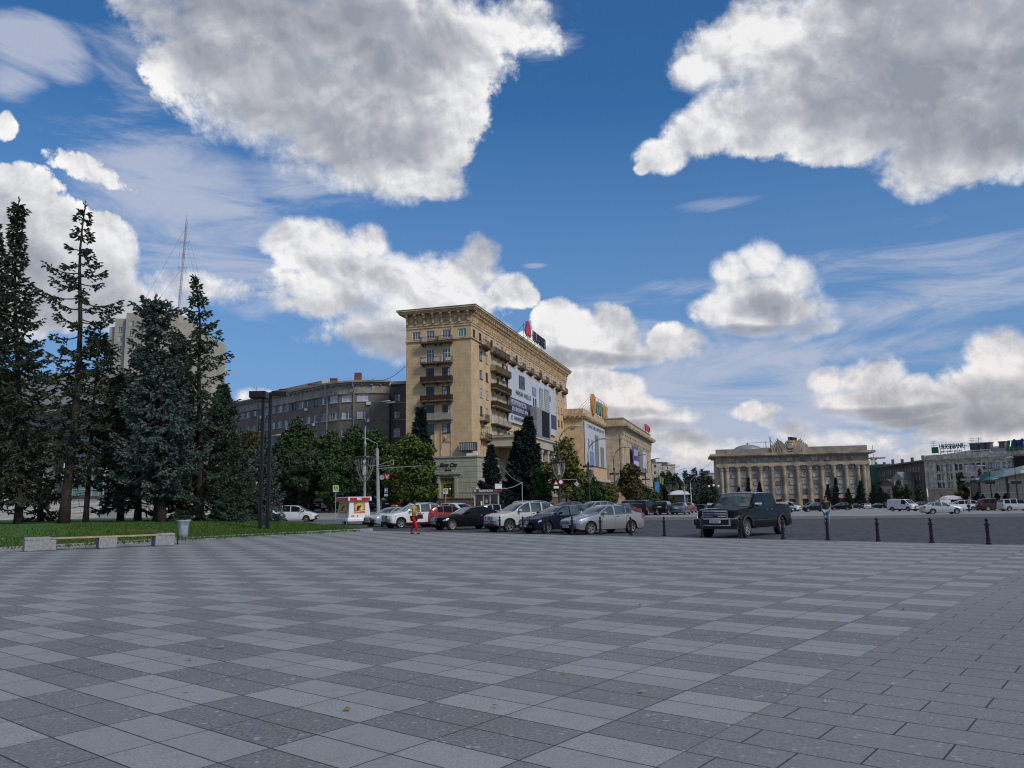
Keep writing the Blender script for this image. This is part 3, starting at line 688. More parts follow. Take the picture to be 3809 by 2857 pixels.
for s in(24,30.8,37.6,44.4,51.2,58,64.8,71.6): balcony(hotel,FT,s-1.5,s+1.5,29.4,dep=1.15,brk=2)
aircon(hotel,FT,5.0,29.6,.8); aircon(hotel,FT,18,24.9,.2); aircon(hotel,FT,15,22.0,.2)
# recessed panels below the left windows, bay window, plaster relief
for c in(4.65,7.65):
    mb=MB(); FL.box(mb,c-1.0,c-.82,9.2,15.3,.002,.16); FL.box(mb,c+.82,c+1.0,9.2,15.3,.002,.16); mb.build('pilaster','hotel_trim',hotel)
    mb=MB(); FL.box(mb,c-.8,c+.8,9.2,11.6,.003,.05); mb.build('plaster_panel','hotel_pink',hotel)
    mb=MB(); FL.box(mb,c-.62,c+.62,12.0,13.3,.003,.07); FL.box(mb,c-.5,c+.5,12.12,13.18,.071,.10); 
    mb.lathe([(.05,0),(.3,.03),(.36,.1),(.3,.14),(.12,.15)],14,tuple(FL.p(c,12.65,.08)),'y'); mb.build('relief','hotel_trim',hotel)
for c in(5.25,8.65):
    mb=MB(); FT.box(mb,c-.95,c-.78,9.2,15.2,.002,.14); FT.box(mb,c+.78,c+.95,9.2,15.2,.002,.14); FT.box(mb,c-.6,c+.6,11.5,13.2,.003,.09); mb.build('pilaster','hotel_trim',hotel)
mb=MB(); FL.box(mb,-1.0,2.0,10.3,11.75,.02,.9); mb.build('bay_window','frame_dark',hotel)
bw=[x for x in hotel.children if x.name.startswith('bay_window')][0]
mb=MB(); FL.box(mb,-.9,1.9,10.42,11.6,.905,.93); 
for i in range(8): FL.box(mb,-.9+i*.4,-.86+i*.4,10.42,11.6,.931,.95,1)
mb.build('pane',['pane_mid','frame_white'],bw)
for s in(-.2,-.75,.35): aircon(hotel,FL,s,9.35,.35)
# wall of the far right end of the hotel uses plain windows already; banner with building picture
def hotel_banner():
    b=empty('advertising_banner',(0,0,0),0); b.parent=hotel
    o=.30
    banner(b,FT,21.0,61.5,17.3,28.7,o,'banner_white','sheet')
    banner(b,FT,21.02,40,19.2,22.3,o+.13,'banner_navy','stripe'); banner(b,FT,56.5,61.48,18.9,22.2,o+.13,'banner_navy','stripe')
    for a0,a1,z0,z1 in((28.3,29.5,24.9,27.6),(30.0,31.0,24.9,27.7),(31.6,32.6,25.0,27.7)): banner(b,FT,a0+.4,a1+.3,z0,z1,o+.13,'banner_navy','emblem')
    banner(b,FT,31.4,32.0,26.0,26.5,o+.131,'banner_navy','emblem')
    y=-(o+.26)
    text('HIGH HILLS',b,(26.2,y,23.3),w=11.5,h=.95,m='banner_navy',spacing=1.25)
    text('НЕРУХОМІСТЬ',b,(22.2,y,20.95),w=11.5,h=1.0,m='banner_white',bold=.01); text('ЩО ЗМІНЮЄ ЖИТТЯ',b,(22.2,y,19.55),w=15.5,h=1.0,m='banner_white',bold=.01)
    text('НАУКОВА',b,(24.6,y,17.9),w=6.5,h=.8,m='banner_navy'); 
    mb=MB(); mb.lathe([(.42,-.06),(.55,0),(.42,.06)],20,(23.2,-(o+.16),18.3),'y'); mb.build('emblem','banner_navy',b)
    # printed towers
    for a0,a1,zt in((45.5,48.6,27.2),(50.3,54.6,27.6)):
        banner(b,FT,a0,a1,17.4,zt,o+.13,'banner_grey','printed_tower')
        mb=MB()
        for k in range(22):
            z=17.6+k*.44
            if z<zt-.4: FT.box(mb,a0+.15,a1-.15,z,z+.13,o+.251,o+.26)
        for k in range(int((a1-a0)/.8)): FT.box(mb,a0+.35+k*.8,a0+.5+k*.8,17.5,zt-.2,o+.262,o+.268)
        mb.build('printed_tower','banner_white',b)
    banner(b,FT,39.3,42.4,24.8,26.6,o+.13,'banner_blue','printed_panel'); banner(b,FT,54.8,56.2,25.3,26.4,o+.13,'banner_blue','printed_panel')
    for c in(40.2,42.0): banner(b,FT,c-.35,c+.35,22.5,24.2,o+.13,'banner_navy','printed_panel')
hotel_banner()
# LED screen box standing on the portico roof
scr=empty('led_screen',(0,0,0),0,'large black video screen in grey frame in front of the banner','screen'); scr.location=HO; scr.rotation_euler=(0,0,hz)
mb=MB(); mb.box(34.6,46.6,-2.6,-1.2,14.0,21.6,0,.1); mb.build('casing','grey_steel',scr)
mb=MB(); mb.box(38.9,45.4,-2.66,-2.601,15.6,21.2); mb.build('display','screen_black',scr)
mb=MB(); [mb.box(x,x+.3,-2.4,-1.6,12.6,14.0) for x in(35.5,40,45.5)]; mb.build('support','dark_steel',scr)
mb=MB(); [mb.tube([(12,-1.2,z),(36,-2.0,z+.2)],.07,6) for z in(15.0,13.9)]; mb.build('beam','dark_steel',scr)
# lower storeys: bar annex, portico, long low wing
ann=empty('bar_building',HO,hz,'pale green single block annex with Slots City Bar lettering above its door','building')
FA=FR((-1.3,-1.4,0),(0,1,0),(-1,0,0)); FB=FR((-1.3,-1.4,0),(1,0,0),(0,-1,0))
mb=MB(); wall_holes(mb,FA,0,19.5,0,9.2,[(4.15,6.7,2.2,5.75)],.5)
wall_holes(mb,FB,0,17.3,0,9.2,[(8.5,10.6,2.4,6.2)],.5)
mb.face([(-1.3,18.1,0),(15.99,18.1,0),(15.99,18.1,9.2),(-1.3,18.1,9.2)]); mb.face([(-1.3,-1.4,9.2),(-1.3,18.1,9.2),(-.002,18.1,9.2),(-.002,-1.4,9.2)]); mb.face([(-.002,-1.4,9.2),(-.002,-.002,9.2),(16,-.002,9.2),(16,-1.4,9.2)]); mb.face([(-.002,12.27,9.2),(-.002,18.1,9.2),(16,18.1,9.2),(16,12.27,9.2)])
mb.build('wall','annex_render',ann)
mb=MB()
for z in(3.1,4.0,4.9,5.8,6.7,7.6,8.5):
    for a,b in(((.02,3.4),(7.4,19.4)) if z<6.3 else ((.02,19.4),)): FA.box(mb,a,b,z,z+.05,.001,.012)
mb.build('joint_line','concrete_dark',ann)
mb=MB()
for z in(3.1,4.0,4.9,5.8,6.7,7.6,8.5):
    for a,b in((.1,8.4),(10.7,17)) : FB.box(mb,a,b,z,z+.05,.001,.012)
mb.build('joint_line','concrete_dark',ann)
mb=MB(); FA.box(mb,-.15,19.5,9.2,9.45,-.8,.18); FB.box(mb,0,17.3,9.2,9.45,-.8,.17); FA.box(mb,2.9,8.3,6.35,6.6,.002,.45); FA.box(mb,3.3,7.5,6.1,6.349,.002,.28)
mb.build('cornice','grey_trim',ann)
for c in(3.55,6.75):
    mb=MB(); FA.box(mb,c,c+.55,2.4,6.09,.002,.22); FA.box(mb,c+.12,c+.43,2.9,5.7,.221,.26); FA.box(mb,c-.08,c+.63,5.75,5.98,.222,.30); mb.build('pilaster','annex_render',ann)
mb=MB(); FA.box(mb,4.15,6.7,2.2,5.75,-.5,-.42); mb.build('door_surround','annex_gold',ann)
dr=MB(); FA.box(dr,4.6,6.2,2.4,4.95,-.419,-.36,0); dr=dr.build('door','annex_gold',ann)
mb=MB(); 
for a,b in((4.68,4.95),(5.1,5.75),(5.88,6.14)): FA.box(mb,a,b,2.6,4.8,-.359,-.34)
mb.build('pane','pane_dark',dr); mb=MB()
for z in(2.95,3.3,3.65,4.0,4.35): FA.box(mb,5.1,5.75,z,z+.05,-.339,-.33)
mb.build('rail','annex_gold',dr)
def ltext(s,a,z,w,h,m,out,root=ann,fr=FA,**k):
    p=fr.p(a,z,out); return text(s,root,p,w=w,h=h,m=m,ang=fr.rz,**k)
ltext('Slots City',6.75,7.5,3.3,.85,'black_paint',.06,shear=.35,bold=.012,ext=.05); 
mb=MB(); mb.tube([FA.p(a,z,.09) for a,z in((6.3,7.75),(6.9,7.95),(7.3,7.8),(7.45,7.45),(7.0,7.25),(6.2,7.36),(5.2,7.46),(4.3,7.42),(3.6,7.3))],[.01,.03,.035,.035,.03,.025,.03,.03,.01],6); mb.build('lettering','black_paint',ann)
ltext('BAR',5.75,6.98,1.15,.27,'black_paint',.06,bold=.02,ext=.03)
ltext('Slots City',6.1,5.2,1.5,.36,'black_paint',-.38,shear=.35,ext=.02)
mb=MB(); 
P=[FB.p(9.55+1.05*math.cos(t*PI/10),6.2+1.1*math.sin(t*PI/10),.02) for t in range(11)]; mb.tube(P,.14,6); mb.build('arch','annex_render',ann)
mb=MB(); FB.box(mb,8.5,10.6,2.4,6.2,-.5,-.44); mb.build('window','pane_dark',ann)
# portico (white beam on columns)
por=empty('portico',HO,hz,'pale entrance portico with deep flat canopy beside the bar','portico')
mb=MB(); mb.box(9.2,47,-7.5,-.01,11.6,13.2); mb.box(8.9,47.3,-7.8,-.01,13.2,13.5); mb.build('canopy','beige_wall',por)
mb=MB(); mb.box(9.0,47.2,-7.7,-.02,13.5,13.62); mb.build('roof','roof_metal',por)
for i in range(8): mb=MB(); x=9.8+i*5.1; mb.box(x,x+.9,-7.2,-6.3,-.2,11.6,0); mb.box(x-.12,x+1.02,-7.32,-6.18,10.9,11.599); mb.build('column','beige_wall',por)
mb=MB(); mb.box(16.01,47,-5.5,-.02,-.2,11.55); mb.build('wall','hotel_pink',por)
for i in range(7):
    window(por,FR((0,-5.5,0),(1,0,0),(0,-1,0)),19+i*4,3.2,1.8,3,3,.7,'frame_dark','pane_dark',.03); window(por,FR((0,-5.5,0),(1,0,0),(0,-1,0)),19+i*4,8.2,1.8,2,3,.7,'frame_white','pane_dark',.03)
# terrace with stone retaining wall in front of the bar
ter=empty('stone_terrace',HO,hz,'dark stone retaining wall of the terrace under the bar with lamp globes','terrace')
mb=MB(); mb.box(-6,60,-14,-10,-1,2.2); mb.box(-6,-1.35,-9.99,16,-1,2.2); mb.box(-1.3,15,-9.99,-1.45,-1,2.2); mb.box(-6.1,60.1,-14.1,-13.8,2.2,2.32); mb.box(-6.1,-5.8,-13.8,16.1,2.2,2.32)
mb.build('wall','brown_brick',ter)
mb=MB()
for i in range(60): mb.box(-5.95,-5.92,-13+i*.45,-12.97+i*.45,2.32,3.2)
mb.box(-5.96,-5.91,-13,14,3.2,3.24); mb.build('railing','black_iron',ter)
for i in range(5):
    l=empty('globe_lamp',(-5.9,-12+i*4.6,2.32)); l.parent=ter; mb=MB(); mb.lathe([(.09,0),(.05,.1),(.035,1.3),(.06,1.35)],8); mb.build('post','black_iron',l,smooth=40)
    mb=MB(); mb.lathe([(.0,-.17),(.12,-.12),(.17,0),(.12,.12),(0,.17)],12,(0,0,1.5)); mb.build('globe','lamp_glass',l,smooth=True)
# rooftop sign
sg=empty('rooftop_sign',HO,hz,'red petal emblem and dark HUAWEI letters on the hotel roof','sign')
mb=MB()
for k in range(8):
    a=R(-64+k*18.3); c=Vector((0,0,0)); P=[]
    L=1.55+ (.35 if 2<=k<=5 else 0); w=.32
    for t in range(9): q=t/8; ww=w*math.sin(PI*min(1,q*.92+.08))**.7*(.35+q); P.append((math.sin(a)*(.5+L*q)+math.cos(a)*ww,math.cos(a)*(.5+L*q)-math.sin(a)*ww))
    for t in range(8,-1,-1): q=t/8; ww=-w*math.sin(PI*min(1,q*.92+.08))**.7*(.35+q); P.append((math.sin(a)*(.5+L*q)+math.cos(a)*ww,math.cos(a)*(.5+L*q)-math.sin(a)*ww))
    mb.prism([(33.8+x*1.35,36.3+z*1.6) for x,z in P],-1.35+.004*k,-1.1)
mb.build('emblem','red_letters',sg)
text('HUAWEI',sg,(37.6,-1.3,36.5),w=11.0,h=2.3,m='black_paint',ext=.12,bold=.01)
mb=MB()
for x in range(31,49,3): mb.tube([(x,-1.0,35.7),(x,-1.0,39.2)],.05,5); mb.tube([(x,1.8,35.8),(x,-1.0,38.8)],.04,5)
for z in(36.5,37.8,39.0): mb.tube([(31,-1.02,z),(48.8,-1.02,z)],.04,5)
mb.build('frame','dark_steel',sg)
# ---- cinema ----------------------------------------------------------------
CO=(18.01,205.69,0)
cin=empty('cinema_building',CO,hz,'low ochre building with wide white and orange anna banner','building')
CL=FR((0,0,0),(0,1,0),(-1,0,0)); CR=FR((0,0,0),(1,0,0),(0,-1,0))
mb=MB(); wall_holes(mb,CL,0,12,0,22.6,[(2.2,3.3,20.1,21.8),(5.2,6.3,20.1,21.8),(2.2,3.3,15.9,17.6),(5.2,6.3,15.9,17.6)]); mb.box(.05,60,.05,12,0,22.6)
wall_holes(mb,CR,0,60,0,22.6,[]); mb.build('wall','hotel_render',cin)
for s in(2.75,5.75):
    window(cin,CL,s,20.1,1.1,1.7,2,None,'frame_white' if s>4 else 'frame_dark','pane_dark'); window(cin,CL,s,15.9,1.1,1.7,2,None,'frame_dark','pane_dark')
mb=MB(); mb.box(-.5,60.5,-.5,12,22.6,23.1); mb.box(-.9,60.9,-.9,12,23.1,23.8); mb.box(-.1,60,-.1,12,23.8,25.1)
for i in range(70): mb.box(.2+i*.85,.5+i*.85,-.86,-.51,22.75,23.095)
for i in range(8): mb.box(-.86,-.51,.4+i*1.3,.9+i*1.3,22.75,23.095)
mb.build('cornice','hotel_trim',cin)
b=empty('advertising_banner',(0,0,0)); b.parent=cin
banner(b,CR,.4,53,10.8,22,.2,'banner_white','sheet')
for a,z,h in((14,10.9,8.4),(22,10.9,5.6)): banner(b,CR,a,a+5,z,z+h,.33,'banner_grey','printed_door')
for a in(4.5,9): banner(b,CR,a,a+1.2,15,17.6,.33,'banner_grey','printed_door')
banner(b,CR,6,12,10.9,14.5,.33,'banner_blue','printed_panel')
mb=MB(); mb.lathe([(0,-.05),(1.9,-.04),(2.0,0)],24,(36,-.36,19.0),'y'); mb.lathe([(0,-.05),(.7,-.04),(.75,0)],20,(36,-.45,19.0),'y',1); mb.build('emblem',['banner_orange','banner_white'],b)
text('anna',b,(41.5,-.40,17.2),w=9.8,h=2.3,m='red_letters',bold=.02); banner(b,CR,32,51,12.2,15,.33,'banner_grey','stripe'); banner(b,CR,33,50,13.1,14.1,.46,'banner_white','stripe')
text('ТАКІ НЕ ПРОСТІ',b,(4,-.40,20.6),w=24,h=.8,m='banner_grey')
mb=MB(); [mb.box(4+i*1.5,4.7+i*1.5,-.5,-.01,7.5,10.4) for i in range(22)]; mb.build('slats','hotel_pink',cin)
mb=MB(); mb.box(2,50,-1.6,-.01,6.7,7.45); mb.build('canopy','beige_wall',cin)
sg=empty('rooftop_sign',CO,hz,'orange oval and blue and yellow ONTAX letters on the cinema roof','sign')
mb=MB(); mb.lathe([(0,-.3),(1.0,-.29),(1.04,.2),(0,.2)],24,(0,0,0),'y'); mb.v=[(13.2+x*2.5,y-.3,27.5+z*2.9) for x,y,z in mb.v]; mb.build('disc','orange_letters',sg,smooth=40)
mb=MB(); mb.tube([(13.2+math.cos(t)*(.5+t*.12),-.64,27.5+math.sin(t)*(.6+t*.14)) for t in [i*.4 for i in range(20)]],.14,6); mb.build('swirl','yellow_letters',sg)
text('ON',sg,(17.2,-.4,25.2),w=7.6,h=3.9,m='teal_letters',ext=.15,bold=.04); text('TAX',sg,(25.6,-.4,25.2),w=10.2,h=3.9,m='yellow_letters',ext=.15,bold=.04)
mb=MB()
for i in range(11): x=11+i*2.5; mb.tube([(x,0,25.1),(x,0,30.2)],.06,5); mb.tube([(x,4.5,25.1),(x,0,29.6)],.05,5)
for z in(25.8,28,30.2): mb.tube([(11,-.02,z),(36,-.02,z)],.05,5)
mb.build('frame','red_paint',sg)
# ---- palace with columns ----------------------------------------------------
e_=Vector((math.sin(HA),math.cos(HA),0)); n_=Vector((math.cos(HA),-math.sin(HA),0)); PO=Vector((-7.03,138,0))+e_*103+n_*10.82
pal=empty('palace_building',PO,hz,'old stone palace with giant fluted columns and a purple and grey banner','building')
PR=FR((0,0,0),(1,0,0),(0,-1,0)); PL=FR((0,0,0),(0,1,0),(-1,0,0))
mb=MB(); mb.box(0,68,1.6,20,0,20.5); mb.box(0,68,0,20,20.501,22.4); mb.box(0,68,0,1.6,0,6.2); mb.box(-.3,68.3,-.3,1.5,6.2,7.2); mb.build('wall','stone_old',pal)
mb=MB(); mb.box(-.5,69,-.5,20,22.4,22.9); mb.box(-1.4,69.6,-1.4,20,22.9,23.6); mb.box(0,67,.2,20,23.6,25.2); mb.box(-.2,67.2,0,20,25.2,25.5)
for i in range(60): mb.box(.3+i*1.13,.85+i*1.13,-1.35,-.51,22.5,22.89)
mb.build('cornice','stone_old',pal)
for i in range(19):
    s=1.0+i*3.65
    if i in(8,9,10,11,12) and 0: continue
    mb=MB(); n=20; pr=[(.95,7.2),(.95,7.5),(.78,7.7),(.74,8.2),(.66,18.4),(.66,18.9),(.9,19.4),(1.02,20.3),(1.02,20.5)]; vs=[]
    for r,z in pr:
        for k in range(n): a=2*PI*k/n; rr=r*(.93 if k%2 and 8<z<18.6 else 1); vs.append((s+rr*math.cos(a),.95+rr*math.sin(a),z))
    mb.add(vs,[(j*n+k,j*n+(k+1)%n,(j+1)*n+(k+1)%n,(j+1)*n+k) for j in range(len(pr)-1) for k in range(n)]); mb.build('column','stone_old',pal)
for i in range(18): window(pal,FR((0,1.6,0),(1,0,0),(0,-1,0)),2.8+i*3.65,9,1.6,3.4,2,.7,'frame_dark','pane_dark',.05); 
mb=MB(); mb.box(66,74,-1,-.02,0,5.8); mb.build('plinth','stone_red',pal)
b=empty('advertising_banner',(0,0,0)); b.parent=pal
banner(b,PR,13,28,10.8,18.2,.45,'banner_purple','sheet'); banner(b,PR,28.05,49.5,10.6,18.1,.45,'banner_grey','sheet'); banner(b,PR,24,29,16.6,18.15,.58,'banner_green','stripe')
banner(b,PR,36,46,12,17.6,.58,'banner_white','printed_panel'); text('XAX',b,(14.5,-.65,15),w=9.5,h=2.2,m='banner_white',bold=.04); banner(b,PR,14.5,25.5,12,13.6,.58,'banner_white','stripe')
sg=empty('rooftop_sign',PO,hz,'small red EVO letters on the palace roof corner','sign'); text('EVO',sg,(49.5,-.2,25.6),w=13,h=2.4,m='red_letters',ext=.2,bold=.05)
mb=MB(); [mb.tube([(x,1.5,25.5),(x,0,28)],.06,5) for x in range(49,64,2)]; mb.build('frame','white_paint',sg)
# ---- curved grey office block ------------------------------------------------
gry=empty('office_building',(0,0,0),0,'long dark grey building with rounded corner and rows of white windows','building')
pts=[Vector((-38,165,0))+Vector((-math.sin(R(45)),math.cos(R(45)),0))*s for s in(70,0)]
h=135; p=pts[-1]; arc=[p]
for i in range(8): a=R(h-4-i*8.6); p=p+Vector((math.sin(a),math.cos(a),0))*1.75; arc.append(p)
wing=[arc[-1],arc[-1]+Vector((math.sin(R(15)),math.cos(R(15)),0))*1.2]; wing.append(wing[-1]+Vector((math.sin(R(100)),math.cos(R(100)),0))*8.5)
GT=26.4
def gseg(a,b,holes,m='grey_render',zt=GT-2.6):
    fr=FR(a,b-a); mb=MB(); wall_holes(mb,fr,0,(b-a).length,0,zt,holes,.2); mb.build('wall',m,gry); return fr
rows2=[22.2,18.7,15.15,11.6,8.0]
# left wing
L0=(pts[1]-pts[0]).length; hs=[];W=[]
for z in rows2[:4]:
    for i in range(23): s=L0-1.6-i*3.0; W.append((s,z,1.75)); hs.append((s-.875,s+.875,z,z+1.5))
fr=gseg(pts[0],pts[1],hs)
for s,z,w in W: window(gry,fr,s,z,w,1.5,2 if rw.random()<.5 else 3,None,'frame_white' if rw.random()<.75 else 'frame_dark','pane_mid' if rw.random()<.6 else 'pane_dark',curtain=.5)
for s,z,w in W:
    if rw.random()<.3: aircon(gry,fr,s+rw.choice([-.6,.7]),z-.75,.02)
segs=[(fr,L0)]
for i in range(8):
    a,b=arc[i],arc[i+1]; L=(b-a).length; has=i in(0,2,4,6); f2=FR(a,b-a)
    if i%2==0: pass
# windows span two arc segments: use chords
mb=MB(); 
for i in range(0,8,2):
    a,b=arc[i],arc[i+2]; L=(b-a).length; wd=2.3; c=L/2
    if i==6: wd=.9; 
    f2=gseg(a,b,[(c-wd/2,c+wd/2,z,z+1.55) for z in rows2[:4]]) if i<6 else gseg(a,b,[])
    if i<6:
        for z in rows2[:4]: window(gry,f2,c,z,wd,1.55,3 if z<20 else 2,None,'frame_white','pane_curtain' if z>20 else 'pane_mid',curtain=.6)
    segs.append((f2,L))
    if i==4: aircon(gry,f2,c+1.2,rows2[0]-.8,.02); aircon(gry,f2,c+1.0,rows2[1]-.8,.02)
f3=gseg(wing[0],wing[1],[],'grey_render_shaded',GT-.6); Lw=(wing[2]-wing[1]).length
f4=gseg(wing[1],wing[2],[(s-.65,s+.65,z,z+1.6) for z in rows2[:4] for s in(1.2,3.9,6.6)],'grey_render_shaded',GT-.6)
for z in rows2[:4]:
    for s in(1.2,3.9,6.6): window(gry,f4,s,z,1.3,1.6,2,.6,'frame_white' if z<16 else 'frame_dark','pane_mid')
mb=MB()
for z in rows2[:4]: f4.box(mb,.05,Lw,z-.25,z-.1,.002,.12)
for f,L in segs:
    for z in rows2[:4]: f.box(mb,0,L,z-.18,z-.08,.003,.06)
mb.build('sill_course','grey_trim',gry)
mb=MB()
for f,L in segs: f.box(mb,-.02,L+.02,GT-2.6,GT-.7,-.3,.25); f.box(mb,-.1,L+.1,GT-.7,GT-.35,-.6,.65); f.box(mb,-.15,L+.15,GT-.35,GT,-1,1.0)
for f,L in segs:
    k=int(L/1.6)
    for i in range(k+1): f.box(mb,L*i/max(k,1)-.15,L*i/max(k,1)+.15,GT-1.0,GT-.701,.251,.6)
f4.box(mb,0,Lw,GT-.6,GT,-.5,.35); mb.build('cornice','grey_trim',gry)
mb=MB(); base=[pts[0],pts[1]]+arc[1:]+wing[1:]; off=Vector((2,14,0)); n=len(base); 
inner=[pts[0]+Vector((9,9,0)),pts[1]+Vector((4,11,0))]+[a+(Vector((-28,174,0))-a)*.75 for a in arc[1:]]+[w+Vector((0,8,0)) for w in wing[1:]]
mb.add([(p.x,p.y,GT+.01) for p in base]+[(p.x,p.y,GT+1.0) for p in inner],[(i,i+1,n+i+1,n+i) for i in range(n-1)])
mb.build('roof','roof_metal',gry)
mb=MB()
for i in range(40):
    q=pts[0].lerp(pts[1],.25+.75*i/40)+Vector((.6,.6,0)); mb.tube([(q.x,q.y,GT),(q.x,q.y,GT+.75)],.02,4)
for a in arc: q=a+(Vector((-30,172,0))-a)*.1; mb.tube([(q.x,q.y,GT),(q.x,q.y,GT+.8)],.02,4)
q=pts[0].lerp(pts[1],.25); r=pts[1]; mb.tube([(q.x+.6,q.y+.6,GT+.75),(r.x+.6,r.y+.6,GT+.75)],.02,4); mb.tube([(a.x,a.y+1.2,GT+.8) for a in arc],.02,4)
mb.build('roof_railing','pale_steel',gry)
for t,dz in((.28,.8),(.42,.9),(.62,1.2),(.80,1.0),(.93,1.1)):
    q=pts[0].lerp(pts[1],t)+Vector((3,3.5,0)); mb=MB(); mb.box(q.x-.7,q.x+.7,q.y-.5,q.y+.5,GT,GT+.9+dz); mb.box(q.x-.8,q.x+.8,q.y-.6,q.y+.6,GT+.9+dz,GT+1.05+dz); mb.build('chimney','stone_red',gry)
q=arc[4]; mb=MB(); mb.box(q.x-.7,q.x+.7,q.y+3,q.y+4,GT,GT+2.2); mb.build('chimney','stone_red',gry)
q=pts[0].lerp(pts[1],.55); mb=MB(); mb.obox((q.x+2,q.y+6,GT),Vector((16,-16,0)),Vector((4,4,0)),Vector((0,0,2.6))); mb.build('roof_house','beige_wall',gry)
for a in(pts[1],arc[4],pts[0].lerp(pts[1],.58)):
    d=Vector((-.5,-.85,0)) if a is not arc[4] else Vector((-.25,-.95,0)); q=a+d*.25; mb=MB(); mb.tube([(q.x+d.x*.7,q.y+d.y*.7,GT-.4),(q.x+d.x*.6,q.y+d.y*.6,GT-1.2),(q.x,q.y,GT-2.4),(q.x,q.y,3)],.11,8); mb.build('downpipe','grey_steel',gry)
q=pts[0].lerp(pts[1],.47); mb=MB(); mb.tube([(q.x+2,q.y+3,GT),(q.x+2,q.y+3,GT+4)],.04,5)
for z in(2.6,3.6): mb.tube([(q.x+.8,q.y+3,GT+z),(q.x+3.2,q.y+3,GT+z)],.03,4)
mb.build('antenna','dark_steel',gry)
# ---- regional administration ---------------------------------------------------
f7=lambda x,y:(2600+x*.31646,1600+y*.31646)
RD=372; pL=at(*f7(200,300),RD); raz=R(101.5); RO=Vector((pL.x,pL.y,0)); rrz=PI/2-raz
def onpl(u,v,O,az):
    d=ray(u,v); ex=Vector((math.sin(az),math.cos(az),0)); n=Vector((math.cos(az),-math.sin(az),0)); t=(O-Vector((0,0,0))).dot(n)/d.dot(n); P=d*t; return (P-O).dot(ex),CH+P.z
reg=empty('administration_building',RO,rrz,'wide grey stone government building with giant columns carved crest and flag','building')
RF=FR((0,0,0),(1,0,0),(0,-1,0)); zb=-3.2
s1,_=onpl(*f7(1990,260),RO,raz); RW=s1; zc=onpl(*f7(1000,275),RO,raz)[1]
def rz_(x,y): return onpl(*f7(x,y),RO,raz)
zs={k:rz_(1075,y)[1] for k,y in dict(top=205,corn_t=262,corn_b=300,wt0=318,wt1=365,ledge=395,r1a=415,r1b=465,r2a=505,r2b=555,r3a=595,r3b=645,r4a=690,r4b=755).items()}
cols=[rz_(x,y)[0] for x,y in((390,450),(522,450),(653,450),(785,447),(918,445),(1073,440),(1228,437),(1365,433),(1508,430),(1650,427),(1793,424))]
hs=[];W=[]
for c in cols:
    for a,b,w in((zs['wt1'],zs['wt0'],2.4),(zs['r1b'],zs['r1a'],2.3),(zs['r2b'],zs['r2a'],2.3),(zs['r3b'],zs['r3a'],2.3),(zs['r4b'],zs['r4a'],2.3)): W.append((c,a,w,b-a)); hs.append((c-w/2,c+w/2,a,b))
    hs.append((c-1.3,c+1.3,zb+.3,zb+4.2))
mb=MB(); wall_holes(mb,RF,0,RW,zb,zs['corn_b'],hs,.5); mb.face([(0,0,zb),(0,30,zb),(0,30,zc),(0,0,zc)]); mb.face([(RW,0,zb),(RW,30,zb),(RW,30,zc),(RW,0,zc)]); mb.build('wall','reg_stone',reg)
for c,z,w,h in W: window(reg,RF,c,z,w,h,2,.62,'frame_dark','pane_sky' if rw.random()<.7 else 'pane_mid',-.12,curtain=.4)
for c in cols: mb=MB(); RF.box(mb,c-1.3,c+1.3,zb+.3,zb+4.2,-.5,-.4); mb.build('door','dark_red_door',reg)
mb=MB()
for z0,z1,o in((zs['corn_b'],zs['corn_b']+.5,.8),(zs['corn_b']+.5,zs['corn_t'],2.2)): mb.box(-o-.4,RW+o+.4,-o,30,z0,z1)
for i in range(70): x=RW*i/69; mb.box(x-.25,x+.25,-2.0,-.81,zs['corn_b']+.05,zs['corn_b']+.49)
mb.box(-.2,RW+.2,-.5,-.02,zs['ledge']-.2,zs['ledge']+.5); mb.box(-.2,RW+.2,-1.3,-.02,zs['ledge']-.75,zs['ledge']-.2)
mb.build('cornice','reg_stone',reg)
zt=zs['top']; q0=rz_(865,240)[0]; q1=rz_(1265,240)[0]
mb=MB(); mb.box(0,q0,.5,3,zs['corn_t'],zt); mb.box(q1,RW-.3,.5,3,zs['corn_t'],zt+.2); mb.box(1,RW-1,3,29,zs['corn_t'],zs['corn_t']+1); mb.box(q0,q1,.6,3,zs['corn_t'],zt)
mb.build('parapet','reg_dark',reg)
bnd=[0]+[(a+b)/2 for a,b in zip(cols,cols[1:])]+[RW]; cx=[(a+b)/2 for a,b in zip(cols,cols[1:])]
for x in [rz_(265,500)[0],rz_(325,500)[0]]+cx+[rz_(1870,500)[0],rz_(1940,500)[0]]:
    mb=MB(); zt_=zs['ledge']-.76; mb.lathe([(1.1,zb),(1.1,zb+1),(.85,zb+1.3),(.74,zt_-2.6),(.74,zt_-2.2),(1.0,zt_-1.9),(1.0,zt_-1.2),(1.25,zt_-.4)],14,(x,-.45,0)); mb.box(x-1.3,x+1.3,-1.7,-.02,zt_-.4,zt_-.002); mb.build('column','reg_stone',reg,smooth=35)
for x in cx: mb=MB(); RF.box(mb,x-.75,x+.75,zs['ledge']+.5,zs['corn_b'],.002,.25); mb.build('pilaster','reg_dark',reg)
